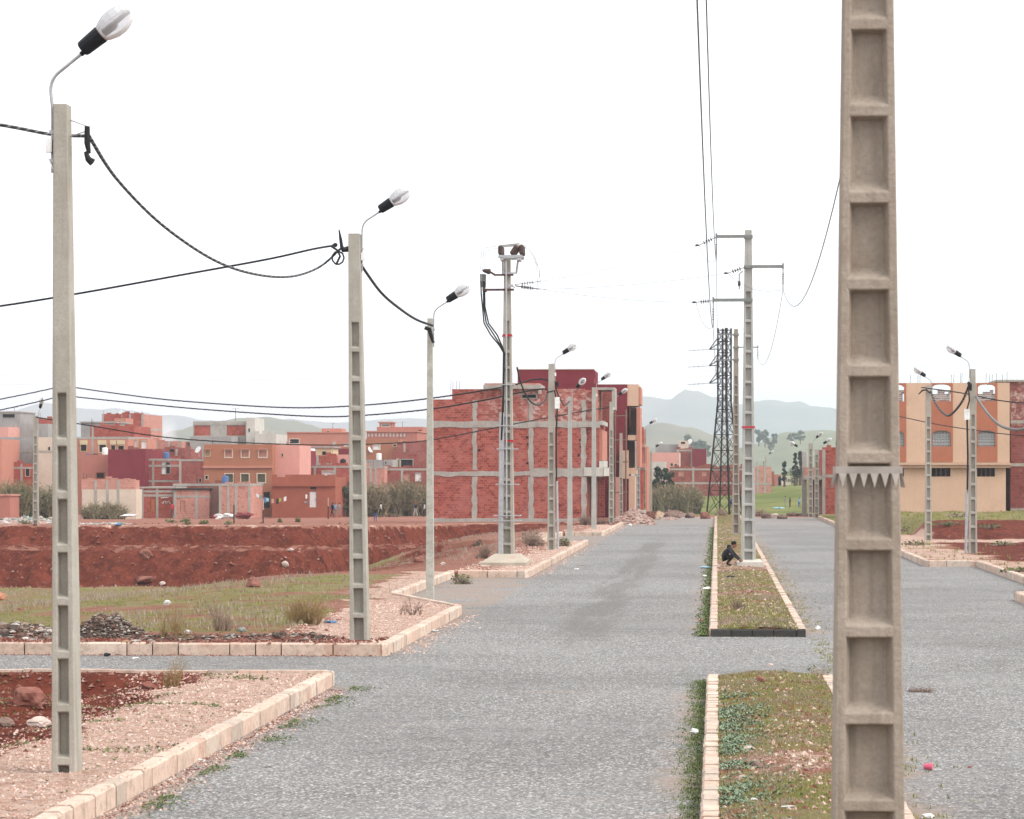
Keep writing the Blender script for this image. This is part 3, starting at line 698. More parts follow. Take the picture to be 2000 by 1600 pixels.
F4 = street_lamp('tiny lamp pole far off in front of the green hillside', 1495, 925, 893, kind='plain', w=(.3, .2), dd=(.3, .2), Y=420, box=False, Z=None)
FL = street_lamp('thin pale lamp pole on top of the red bank at the far left', 70, 1030, 812, rec=5.5, w=(.36, .24), dd=(.34, .24), Y=190, box=False, toward=-.8, arm=.1, lift=.2)
HP = street_lamp('concrete pole on the red bank hidden behind the nearest lamp pole', 124, 1030, 745, kind='plain', w=(.34, .2), dd=(.3, .2), Y=189, lamp=False)

# --- medium-voltage poles
def collar(root, X, Y, z, w, d, mat, th=.03, teeth=6, hh=.06, tl=.12, out=.035, name='climbing_guard'):
    """toothed metal band round a pole, the teeth flared outwards"""
    m = MB(); a, b = w / 2 + .006, d / 2 + .006
    m.box(X - a - .012, Y - b - .012, z, X + a + .012, Y - b, z + hh); m.box(X - a - .012, Y + b, z, X + a + .012, Y + b + .012, z + hh)
    m.box(X - a - .012, Y - b, z, X - a, Y + b, z + hh); m.box(X + a, Y - b, z, X + a + .012, Y + b, z + hh)
    def tooth(p, q, nrm):
        p, q, nrm = Vector(p), Vector(q), Vector(nrm); c = (p + q) / 2 + nrm * out - Vector((0, 0, tl)); i = nrm * -.014
        n_ = len(m.v)
        for tri in ([p, c, q], [p + i, q + i, c + i * .4], [p, p + i, c + i * .4, c], [q, c, c + i * .4, q + i], [p, q, q + i, p + i]): m.face(tri)
    for i in range(teeth):
        x0 = X - a + 2 * a * (i + .12) / teeth; x1 = X - a + 2 * a * (i + .88) / teeth
        tooth((x0, Y - b - .012, z), (x1, Y - b - .012, z), (0, -1, 0)); tooth((x1, Y + b + .012, z), (x0, Y + b + .012, z), (0, 1, 0))
    for i in range(max(3, teeth - 1)):
        k = max(3, teeth - 1); y0 = Y - b + 2 * b * (i + .12) / k; y1 = Y - b + 2 * b * (i + .88) / k
        tooth((X + a + .012, y0, z), (X + a + .012, y1, z), (1, 0, 0)); tooth((X - a - .012, y1, z), (X - a - .012, y0, z), (-1, 0, 0))
    return m.build(name, mat, root)
def insulator(m, a, b, discs=4, r=.06, rod=.012):
    a, b = Vector(a), Vector(b); d = (b - a); L = d.length; d.normalize()
    m.tube([a, b], rod, 6)
    for i in range(discs):
        t = L * (.3 + .4 * i / max(1, discs - 1)); m.lathe(a + d * (t - .012), d, [(0, .02), (.004, r), (.02, r * .8), (.03, .02)], 8)
MV_GROUP = 'power line poles standing on the median'
# nearest, cropped by the frame
X1, Y1 = 1.07, 22.0; zb = gz(X1, Y1)
mp = thing('power_pole', 'huge weathered concrete ladder pole in the foreground with a ring of metal spikes', 'power pole', (X1, Y1, zb), MV_GROUP)
m = MB(); ladder_pole(m, X1, Y1, zb - .4, 12.8, .525, .20, .60, .30, ZZ(1685, 62 - 168 * 6, Y1) - .02, pitch=.612, rib=.078, wr=.71, dep=.24, draft=.74)
m.build('pole', CONCB, mp, merge=True, bevel=.010)
zc = ZZ(1685, 925, Y1); wc = .525 + (.20 - .525) * (zc - zb + .4) / (12.8 - zb + .4)
collar(mp, X1, Y1, zc, wc, wc * 1.16, plain('worn_galvanised_iron', (.34, .30, .27), .6, .15), teeth=6, hh=.05, tl=.10, out=.022)
def cross_arm(root, X, Y, z, dirx, L, w=.05):
    m = MB(); m.box(X - .16, Y - .26, z - .05, X + .16, Y - .2, z + .05); m.box(X - .16, Y + .2, z - .05, X + .16, Y + .26, z + .05)
    m.box(min(X + dirx * .12, X + dirx * L), Y - .33, z - w, max(X + dirx * .12, X + dirx * L), Y - .262, z + w)
    m.box(X + dirx * L - .03, Y - .36, z - w - .03, X + dirx * L + .03, Y - .23, z + w + .06)
    return m.build('cross_arm', PAINTG, root)
arm1 = []
for zz, dx in ((11.6, -1.25), (12.4, .85), (10.2, -1.3)):
    ca_ = cross_arm(mp, X1, Y1, zz, 1 if dx > 0 else -1, abs(dx)); m = MB(); e = Vector((X1 + dx, Y1 - .3, zz - .8)); insulator(m, (X1 + dx, Y1 - .3, zz - .05), e, 4)
    m.build('insulator', PORC, ca_); arm1.append(e)
# the middle one, arms towards the transformer pole
Y2 = 111.5; X2 = XY(1461.5, Y2); zb = gz(X2, Y2)
mp2 = thing('power_pole', 'pale power pole with three steel arms on a concrete block beside the crouching man', 'power pole', (X2, Y2, zb), MV_GROUP)
m = MB(); ladder_pole(m, X2, Y2, zb, ZZ(1461, 450, Y2), .53, .25, .56, .3, ZZ(1461, 570, Y2), pitch=.553, rib=.075, wr=.56, dep=.3); m.build('pole', CONC2, mp2, merge=True, bevel=.01)
m = MB(); bx0, bx1 = XY(1438, 109.4), XY(1493, 109.4)
m.hexa([(bx0, Y2 - 2.0, zb - .2), (bx1, Y2 - 2.0, zb - .2), (bx1, Y2 + .6, zb - .2), (bx0, Y2 + .6, zb - .2), (bx0 + .02, Y2 - 1.98, zb + .12), (bx1 - .02, Y2 - 1.98, zb + .12), (bx1 - .1, Y2 + .5, zb + .16), (bx0 + .1, Y2 + .5, zb + .16)])
m.build('base_block', CEMW, mp2, bevel=.02)
collar(mp2, X2, Y2, ZZ(1461, 835, Y2), .44, .46, REDP, teeth=7, hh=.04, tl=.06, out=.03)
arm2 = []; side2 = []
for py, px_e, ins_y in ((463, 1399, 510), (522, 1529, 567), (587, 1393, 640)):
    z = ZZ(1461, py, Y2); dx = XY(px_e, Y2) - X2
    ca_ = cross_arm(mp2, X2, Y2, z, 1 if dx > 0 else -1, abs(dx), .055); m = MB(); e = Vector((X2 + dx, Y2 - .3, ZZ(px_e, ins_y, Y2)))
    insulator(m, (X2 + dx, Y2 - .3, z - .05), e, 5, .05, .018); m.build('insulator', PORC, ca_); arm2.append(e)
    # strain string towards the transformer pole
    a = Vector((min(X2 - .12, X2 + dx), Y2 - .3, z - .02)); b = a + Vector((-.62, -.1, -.3 if py < 500 else (-.22 if py < 560 else -.06)))
    m = MB(); insulator(m, a, b, 4, .085, .014); m.lathe(b, (-1, 0, 0), [(0, .03), (.1, .045), (.14, .02)], 6); m.build('strain_insulator', PORC, ca_); side2.append(b)
m = MB(); m.lathe((X2 - .33, Y2 - .25, ZZ(1450, 560, Y2)), (0, 0, 1), [(0, .03), (.02, .05), (.16, .05), (.2, .02)], 8); m.tube([(X2 - .33, Y2 - .25, ZZ(1450, 566, Y2)), (X2 - .33, Y2 - .25, ZZ(1450, 536, Y2)), (X2 - .2, Y2 - .25, ZZ(1450, 531, Y2))], .02, 6)
m.build('surge_arrester', PORC, mp2)
# the far one
Y3 = 165.0; X3 = XY(1437.5, Y3); zb = gz(X3, Y3)
mp3 = thing('power_pole', 'brownish power pole on the median standing in front of the lattice tower', 'power pole', (X3, Y3, zb), MV_GROUP)
m = MB(); ladder_pole(m, X3, Y3, zb - .3, ZZ(1437, 643, Y3), .42, .22, .5, .28, ZZ(1437, 735, Y3), pitch=.53, rib=.07, wr=.56, dep=.3); m.build('pole', rough_mat('pole_concrete_tan', (.30, .25, .205), (.37, .32, .275), 1.6, .92, .4, .012, 30, streak=True), mp3, merge=True)
arm3 = []
for py, px_e, iy in ((654, 1402, 690), (679, 1480, 702), (703, 1400, 738)):
    z = ZZ(1437, py, Y3); dx = XY(px_e, Y3) - X3
    ca_ = cross_arm(mp3, X3, Y3, z, 1 if dx > 0 else -1, abs(dx), .03); e = Vector((X3 + dx, Y3 - .3, ZZ(px_e, iy, Y3))); m = MB(); insulator(m, (X3 + dx, Y3 - .3, z), e, 4, .05, .015); m.build('insulator', PORC, ca_); arm3.append(e)

# --- transformer-feeding pole on the left verge
Y4 = 111.0; X4 = XY(991, Y4); zb = gz(X4, Y4)
tp = thing('power_pole', 'power pole on a sloped concrete footing, switchgear and black feeder cables at its head', 'power pole', (X4, Y4, zb))
zt = ZZ(993, 506, Y4)
m = MB(); ladder_pole(m, X4, Y4, zb, zt, .52, .22, .54, .28, ZZ(993, 627, Y4), pitch=.58, rib=.08, wr=.52, dep=.3); m.build('pole', CONC, tp, merge=True, bevel=.01)
m = MB(); fx0, fx1 = XY(938, Y4 - 1.6), XY(1028, Y4 - 1.6); z1, z2 = zb + .17, zb + .40
m.hexa([(fx0, Y4 - 1.6, zb - .3), (fx1, Y4 - 1.6, zb - .3), (fx1, Y4 + 1.0, zb - .3), (fx0, Y4 + 1.0, zb - .3), (fx0, Y4 - 1.6, z1 - .05), (fx1, Y4 - 1.6, z1 - .05), (fx1, Y4 + 1.0, z1), (fx0, Y4 + 1.0, z1)])
m.hexa([(fx0 + .01, Y4 - 1.59, z1 - .049), (fx1 - .01, Y4 - 1.59, z1 - .049), (fx1 - .01, Y4 + .99, z1 + .001), (fx0 + .01, Y4 + .99, z1 + .001), (X4 - .45, Y4 - .5, z2), (X4 + .45, Y4 - .5, z2), (X4 + .45, Y4 + .5, z2), (X4 - .45, Y4 + .5, z2)])
m.build('footing', rough_mat('footing_cement', (.40, .34, .27), (.5, .44, .37), 1.2, .92, .3, .02, 14, stain=(.40, .24, .17)), tp)
def TX(px): return XY(px, Y4)
def TZ(py): return ZZ(993, py, Y4)
m = MB(); m.box(TX(975), Y4 - .5, TZ(506), TX(1022), Y4 - .42, TZ(500)); m.box(TX(975), Y4 + .42, TZ(506), TX(1022), Y4 + .5, TZ(500))
for px in (982, 1014): m.box(TX(px) - .06, Y4 - .5, TZ(510), TX(px) + .06, Y4 + .5, TZ(505))
m.bar((TX(983), Y4 - .3, TZ(509)), (TX(983), Y4 - .2, TZ(535)), .05); m.bar((TX(1013), Y4 - .3, TZ(509)), (TX(1009), Y4 - .2, TZ(535)), .05)
m.box(TX(981), Y4 - .28, TZ(536), TX(1010), Y4 - .22, TZ(533))
m.build('switch_frame', GALV, tp)
m = MB()
for dy in (-.42, 0, .42):
    m = MB(); m.lathe((TX(979), Y4 + dy, TZ(499)), (0, 0, 1), [(0, .06), (.05, .09), (.28, .09), (.33, .05)], 10); m.build('switch_insulator', PORC, tp); m = MB()
    m.lathe((TX(1020), Y4 + dy, TZ(499)), (0, 0, 1), [(0, .06), (.05, .09), (.3, .085), (.36, .04)], 10); m.build('switch_insulator', PORC, tp); m = MB()
    m.lathe((TX(1000), Y4 + dy, TZ(499)), (.55, 0, .8), [(0, .05), (.06, .1), (.34, .1), (.4, .05)], 10); m.build('switch_insulator', PORC, tp)
m = MB()
for dy in (-.42, 0, .42):
    m = MB(); m.bar((TX(978), Y4 + dy, TZ(481)), (TX(1016), Y4 + dy, TZ(477)), .035); m.bar((TX(1012), Y4 + dy, TZ(482)), (TX(1022), Y4 + dy, TZ(480)), .05); m.build('switch_blade', plain('pale_alloy', (.6, .6, .58), .4, .4), tp)
m = MB(); m.box(TX(966), Y4 - .36, TZ(540), TX(1004), Y4 - .28, TZ(536.5)); m.box(TX(946), Y4 - .36, TZ(569), TX(1005), Y4 - .27, TZ(565)); m.box(TX(944), Y4 - .4, TZ(570), TX(948), Y4 - .1, TZ(563))
m.box(TX(946), Y4 - .3, TZ(569), TX(949), Y4 + .5, TZ(566)); m.build('cross_arm', RUST, tp)
m = MB(); a = Vector((TX(943), Y4 - .3, TZ(529))); b = Vector((TX(959), Y4 - .3, TZ(532)))
m.lathe(a, b - a, [(0, .01), (.05, .06), (.26, .11), (.31, .07)], 10); m.bar((TX(958), Y4 - .3, TZ(532)), (TX(968), Y4 - .32, TZ(538)), .05); m.build('surge_arrester', PORC, tp)
m = MB()
for i, px in enumerate((941, 944.5, 947)):
    m.tube([(TX(px), Y4 - .3 + i * .12, TZ(536)), (TX(px + .3), Y4 - .3 + i * .12, TZ(562))], [.05, .04], 8)
m.build('cable_end', PAINTG, tp)
m = MB()
for i, (px, k) in enumerate(((941, 0), (945, 1), (947, 2))):
    y = Y4 - .40 + i * .1
    m.tube([(TX(px), y, TZ(550)), (TX(px + .5), y, TZ(575)), (TX(944 + k * 2), y, TZ(600)), (TX(947 + k * 4), y, TZ(632)), (TX(960 + k * 6), y, TZ(655)), (TX(977 + k * 2), y, TZ(676)), (TX(985 + k * .5), y, TZ(690)), (TX(984.5), y, TZ(760)), (TX(981 + k), y, TZ(860))], .026, 8)
m.build('feeder_cable', BLKR, tp, smooth=True)
m = MB()
for i, px in enumerate((978, 981, 983.5)): m.tube([(TX(px + 1), Y4 - .36, TZ(806)), (TX(px - 1.5), Y4 - .38, TZ(1088))], .045, 8)
m.tube([(TX(990), Y4 - .40, TZ(512)), (TX(991), Y4 - .42, TZ(1012))], .032, 8); m.build('conduit', GALV, tp)
m = MB()
for py, w in ((752, 14), (832, 18), (877, 20), (946, 22), (1007, 26), (1017, 26)):
    a, b = TX(991.5 - w), TX(991.5 + w)
    m = MB(); m.box(a, Y4 - .46, TZ(py) - .018, b, Y4 - .43, TZ(py) + .018); m.box(a, Y4 + .3, TZ(py) - .018, b, Y4 + .33, TZ(py) + .018); m.box(a, Y4 - .43, TZ(py) - .018, a + .03, Y4 + .3, TZ(py) + .018); m.box(b - .03, Y4 - .43, TZ(py) - .018, b, Y4 + .3, TZ(py) + .018); m.build('strap', GALV, tp)
collar(tp, X4, Y4, TZ(656), .30, .36, REDP, teeth=6, hh=.05, tl=.05, out=.03); collar(tp, X4, Y4, TZ(862), .42, .62, REDP, teeth=7, hh=.05, tl=.05, out=.03)
m = MB()
for i, (x, y) in enumerate(((975, 482), (976, 486), (977, 490))):      # jumper leads on the left and right of the head
    yy = Y4 - .4 + .3 * i; m = MB(); m.tube([(TX(x), yy, TZ(y)), (TX(952), yy, TZ(485 + i * 2)), (TX(943 + i * 2), yy, TZ(487 + i * 2)), (TX(940 + i * 3), yy, TZ(528))], .009, 5); m.build('jumper_lead', plain('bare_aluminium_wire', (.3, .3, .3), .4, .5), tp)
side4 = []
for i, (x0, x1, y1) in enumerate(((1024, 1056, 551), (1023, 1051, 566), (1022, 1056, 565))):
    yy = Y4 - .4 + .3 * i; e = Vector((TX(x1), Y4 - .3 + .15 * i, TZ(y1))); side4.append(e)
    m = MB(); m.tube([(TX(x0), yy, TZ(480)), (TX(1034), yy, TZ(485 + 3 * i)), (TX(1047 - i * 2), yy, TZ(505)), (TX(x1 - 2), yy, TZ(530)), e], .009, 5); m.build('jumper_lead', MC['bare_aluminium_wire'], tp)
m = MB()
for i, e in enumerate(side4): insulator(m, (TX(1006), Y4 - .28, TZ(557 + i * 1.5)), e, 5, .075, .012)
m.build('strain_insulator', PORC, tp); m = MB(); m.box(TX(990), Y4 - .34, TZ(562), TX(1004), Y4 - .29, TZ(557)); m.bar((TX(1001), Y4 - .3, TZ(556)), (TX(1007), Y4 - .3, TZ(563)), .05); m.build('bracket', GALV, tp)

# ------------------------------------------------------------------ cables and wires
def sagline(a, b, sag, n=28):
    a, b = Vector(a), Vector(b); return [a.lerp(b, i / n) - Vector((0, 0, 4 * sag * (i / n) * (1 - i / n))) for i in range(n + 1)]
def poly3(pts, n=12):                                   # smooth curve through points
    pts = [Vector(p) for p in pts]; out = []
    for i in range(len(pts) - 1):
        p0, p1, p2, p3 = pts[max(i - 1, 0)], pts[i], pts[i + 1], pts[min(i + 2, len(pts) - 1)]
        for k in range(n):
            t = k / n; out.append(.5 * ((2 * p1) + (p2 - p0) * t + (2 * p0 - 5 * p1 + 4 * p2 - p3) * t * t + (3 * p1 - p0 - 3 * p2 + p3) * t ** 3))
    return out + [pts[-1]]
def cable(label, pts, r, mat=BLKR, n=6, name='cable', group='overhead cables'):
    m = MB(); m.tube(pts, r, n); o = m.build(name, mat); tag(o, label, 'cable', group); return o
def twisted(label, pts, R0, r, pitch, strands=4, mats=(BLKR,), grey=False, group='overhead cables'):
    m = MB(); pts = [Vector(p) for p in pts]
    # resample
    L = [0]
    for p, q in zip(pts[:-1], pts[1:]): L.append(L[-1] + (q - p).length)
    tot = L[-1]; n = int(min(520, max(60, tot / pitch * 9))); k = 0; path = []
    for i in range(n + 1):
        s = tot * i / n
        while k < len(L) - 2 and L[k + 1] < s: k += 1
        path.append((pts[k].lerp(pts[k + 1], (s - L[k]) / max(1e-6, L[k + 1] - L[k])), s))
    for j in range(strands):
        st = []
        for i, (p, s) in enumerate(path):
            d = (path[min(i + 1, n)][0] - path[max(i - 1, 0)][0]).normalized(); a = d.cross(Vector((0, 0, 1))).normalized(); c = a.cross(d)
            t = 2 * math.pi * (s / pitch + j / strands); st.append(p + (a * math.cos(t) + c * math.sin(t)) * R0)
        m.mi = j % len(mats); m.tube(st, r, 5)
    o = m.build('cable', list(mats), smooth=True); tag(o, label, 'cable', group); return o
GREYC = plain('faded_grey_insulation', (.22, .215, .21), .7)
a1 = Vector((L1[1] + .32, L1[2] - .1, ZZ(165, 266, L1[2] - .1)))
twisted('thick twisted cable coming in from the left edge to the nearest lamp pole', poly3([P(-160, 222, 31), P(0, 244, 33.4), P(90, 261, 35.1), P(125, 265, 35.2), a1]), .0105, .0105, .36, 4, (BLKR, BLKR, GREYC, BLKR))
L2l = Vector((L2[1] - .27, L2[2] - .1, ZZ(675, 487, L2[2])))
twisted('thick twisted cable sagging deeply between the nearest lamp pole and the corner lamp pole', poly3([a1, P(230, 352, 39), P(320, 442, 44), P(420, 509, 49.5), P(500, 536, 54), P(570, 540, 58), P(625, 521, 61.5), L2l]), .012, .0115, .5, 4, (BLKR, BLKR, GREYC, BLKR))
cable('black cable rising from the left edge to the corner lamp pole', poly3([P(-120, 613, 63), P(0, 598, 63.3), P(150, 574, 63.6), P(350, 538, 63.9), P(520, 507, 64.1), P(610, 487, 64.3), P(650, 480, 64.4), L2l + Vector((-.1, 0, .08))]), [.024] * 73 + [.045] * 12, n=6)
twisted('short twisted cable between the corner lamp pole and the pitted lamp pole', poly3([P(705, 517, 64.6), P(745, 572, 69), P(785, 606, 74), P(815, 625, 77.5), P(845, 636, 80.1)]), .018, .016, .8, 4)
twisted('upper of two thin cables crossing above the left town', poly3([P(-60, 792, 188), P(0, 780, 188), P(60, 768, 188.4), P(124, 754, 188.8)]) + poly3([P(126, 754, 188.7), P(230, 769, 184), P(350, 783, 178), P(550, 796, 168), P(690, 793, 160), P(835, 779, 152), P(985, 756, 143), P(1045, 741, 137), P(1077, 744, 136)]), .022, .02, 2.0, 3)
twisted('lower of two thin cables crossing above the left town', poly3([P(-60, 812, 188), P(0, 801, 188), P(60, 788, 188.4), P(124, 773, 188.8)]) + poly3([P(126, 773, 188.7), P(250, 786, 182), P(400, 800, 176), P(600, 813, 165), P(700, 812, 159), P(835, 800, 152), P(950, 781, 145), P(1010, 768, 141), P(1062, 760, 136.3), P(1077, 770, 136)]), .022, .02, 2.0, 3)
twisted('third thin cable running from the far left lamp pole to the brick house', poly3([P(70, 815, 189.5), P(160, 829, 190), P(350, 857, 192), P(600, 869, 196), P(760, 866, 199), P(850, 858, 200), P(1000, 829, 203), P(1130, 805, 205), P(1190, 796, 205.8)]), .022, .02, 2.2, 3)
twisted('drooping cable from the switchgear pole to the lamp pole with the meter box', poly3([P(1010, 718, 112), P(1014, 735, 114), P(1022, 760, 118), P(1035, 783, 122), P(1050, 791, 127), P(1064, 783, 131), P(1070, 768, 136)]), .02, .018, .9, 3)
twisted('slack cable between the lamp pole with the meter box and the grey pole', poly3([P(1084, 745, 136.3), P(1088, 765, 139), P(1098, 787, 143), P(1104, 792, 146), P(1112, 784, 150)]), .018, .016, .9, 3)
twisted('left twisted cable hanging between the two right lamp poles', poly3([P(1818, 765, 152.7), P(1830, 793, 148), P(1848, 811, 143), P(1862, 806, 138), P(1880, 783, 132), P(1893, 752, 127.7)]), .03, .026, .9, 3, (BLKR, GREYC))
twisted('pale twisted cable hanging from the right lamp pole to the right edge', poly3([P(1906, 774, 127.8), P(1920, 796, 125), P(1942, 822, 121), P(1965, 836, 117), P(2000, 838, 112), P(2060, 815, 104)]), .03, .028, .9, 3, (GREYC,))
cable('black cable leaving the right lamp pole towards the brick house on the right edge', poly3([P(1800, 757, 152.6), P(1880, 768, 150), P(1950, 782, 148), P(2010, 788, 147), P(2080, 790, 146)]), .03)
cable('lower black cable stretched across the beige and orange house', poly3([P(1690, 805, 200), P(1743, 811, 196), P(1830, 829, 190), P(1930, 844, 184), P(2010, 852, 180), P(2080, 855, 176)]), .03)
WIRE = plain('conductor_wire', (.09, .09, .095), .5, .3)
def wire(label, pts, r): return cable(label, pts, r, WIRE, 5, 'wire', 'power line wires')
def span(label, a, b, sag, r): return wire(label, sagline(a, b, sag, 40), r)
span('long wire falling from high up to the lowest arm of the middle power pole', arm1[2], arm2[2], 1.35, .011)
span('long wire falling from high up to the highest arm of the middle power pole', arm1[0], arm2[0], 1.35, .011)
span('wire curving from behind the foreground pole to the right arm of the middle power pole', arm1[1], arm2[1], 2.9, .011)
for i, t in enumerate(('highest wire between the two farther power poles', 'wire on the right side between the two farther power poles', 'lowest wire between the two farther power poles')):
    span(t, arm2[i], arm3[i], (.5, 1.2, .5)[i], .010)
for i, t in enumerate(('topmost faint wire from the switchgear pole to the middle power pole', 'middle faint wire from the switchgear pole to the middle power pole', 'lowest faint wire from the switchgear pole to the middle power pole')):
    span(t, side4[i], side2[i], .12, .006)
for i in range(3):
    a, b = side2[i], arm2[i]
    wire('thin loop of wire under the %s arm of the middle power pole' % ('highest', 'right-hand', 'lowest')[i], bez(a, Vector(((a.x * .6 + b.x * .4), a.y, min(a.z, b.z) - .25)), b, 8), .007)

# ------------------------------------------------------------------ lattice tower
YT = 272.0; zb = gz(XY(1414, YT), YT); TCX = XY(1415, YT)
lt = thing('lattice_tower', 'dark steel lattice tower rising behind the farther median pole', 'lattice tower', (TCX, YT, zb))
hb = (XY(1452, YT) - XY(1378, YT)) / 2; ht = (XY(1435.5, YT) - XY(1408, YT)) / 2; zbr = ZZ(1415, 785, YT); ztp = ZZ(1415, 645, YT)
def hwid(z): return lerp(hb, ht, min(1, (z - zb) / (zbr - zb)))
def corner(i, z):
    a = R((200, 285, 20, 105)[i]); r = hwid(z); return Vector((TCX + r * math.cos(a), YT + r * math.sin(a), z))
zs_ = [zb]; st = 2.2
while zs_[-1] < ztp - .3:
    zs_.append(min(ztp, zs_[-1] + st)); st = max(1.0, st * .86)
for i in range(4):
    m = MB(); m.tube([corner(i, zb - .3), corner(i, zbr), corner(i, ztp)], .10 if i == 1 else .075, 4)
    for z in zs_[1:]:
        if z > zb + 3: p = corner(i, z); m.tube([p - Vector((0, 0, .17)), p + Vector((0, 0, .17))], .16 if i == 1 else .10, 6)
    m.build('tower_leg', DRKM, lt)
m = MB()
for a, b in zip(zs_[:-1], zs_[1:]):
    for i in range(4):
        j = (i + 1) % 4; m.tube([corner(i, a), corner(j, b)], .032, 4); m.tube([corner(j, a), corner(i, b)], .032, 4); m.tube([corner(i, b), corner(j, b)], .036, 4)
m.build('bracing', DRKM, lt)
for i, (py, ln) in enumerate(((682, .9), (714, .9), (748, .9))):
    m = MB(); z = ZZ(1410, py, YT); c = corner(0, z); e = c + Vector((-.75, -.4, -.05))
    m.tube([corner(0, z + 1.0), e], .045, 4); m.tube([corner(1, z + .9), e], .045, 4); m.tube([c, e], .04, 4); br = m.build('bracket', DRKM, lt)
    m = MB(); insulator(m, e, e + Vector((-1.9, -.2, -.12)), 3, .1, .02); m.build('insulator', PORC, br)

# ------------------------------------------------------------------ buildings
BR = brick_mat('red_hollow_brick', (.30, .052, .033), (.44, .10, .066), (.32, .15, .115), bh=.18)
BRS = brick_mat('red_hollow_brick_limed', (.25, .046, .033), (.47, .128, .094), (.33, .17, .135), bw=.29, bh=.17, smear=.02, patch=(.62, .47, .42))
BRD = brick_mat('dark_hollow_brick', (.24, .05, .036), (.32, .074, .055), (.24, .17, .15))
BRL = brick_mat('light_salmon_brick', (.46, .19, .14), (.52, .24, .19), (.46, .36, .31))
def plaster(name, c, var=.1): return rough_mat('plaster_' + name, tuple(x * (1 - var) for x in c), tuple(min(.95, x * (1 + var)) for x in c), .9, .9, .15, .008, 14, stain=tuple(x * .8 for x in c), streak=.16)
MAR = plaster('maroon', (.20, .028, .038)); BEI = plaster('beige', (.62, .415, .30), .05); ORA = plaster('orange', (.42, .15, .088), .06)
TER = plaster('terracotta', (.33, .10, .062)); BRO = plaster('brown_orange', (.38, .16, .092), .06); PIN = plaster('pink', (.64, .32, .27), .05); SAL = plaster('salmon', (.50, .22, .16), .06)
CRE = plaster('cream', (.62, .52, .42), .08); YEL = plaster('pale_yellow', (.62, .50, .32), .05); ROS = plaster('dusky_rose', (.42, .17, .13), .08)
FRAMEW = plain('pale_window_frame', (.6, .5, .4), .7)
SHUT = plain('ochre_shutter', (.35, .24, .12), .7); CURT = plain('green_curtain_glass', (.10, .095, .055), .3); GRGL = plain('grey_window_glass', (.25, .25, .26), .25)
def facade_cells(m, X0, X1, z0, z1, Y, holes, dep=.2):
    xs_ = sorted({X0, X1, *[h[0] for h in holes], *[h[1] for h in holes]}); zs2 = sorted({z0, z1, *[h[2] for h in holes], *[h[3] for h in holes]})
    xs_ = [x for x in xs_ if X0 <= x <= X1]; zs2 = [z for z in zs2 if z0 <= z <= z1]
    for a, b in zip(xs_[:-1], xs_[1:]):
        for c, d in zip(zs2[:-1], zs2[1:]):
            x, z = (a + b) / 2, (c + d) / 2
            if any(h[0] < x < h[1] and h[2] < z < h[3] for h in holes): continue
            m.face([(a, Y, c), (b, Y, c), (b, Y, d), (a, Y, d)])
    for a, b, c, d in [h[:4] for h in holes]:
        e = Y + dep
        m.face([(a, Y, c), (a, e, c), (a, e, d), (a, Y, d)][::-1]); m.face([(b, Y, c), (b, e, c), (b, e, d), (b, Y, d)])
        m.face([(a, Y, d), (b, Y, d), (b, e, d), (a, e, d)][::-1]); m.face([(a, Y, c), (b, Y, c), (b, e, c), (a, e, c)])
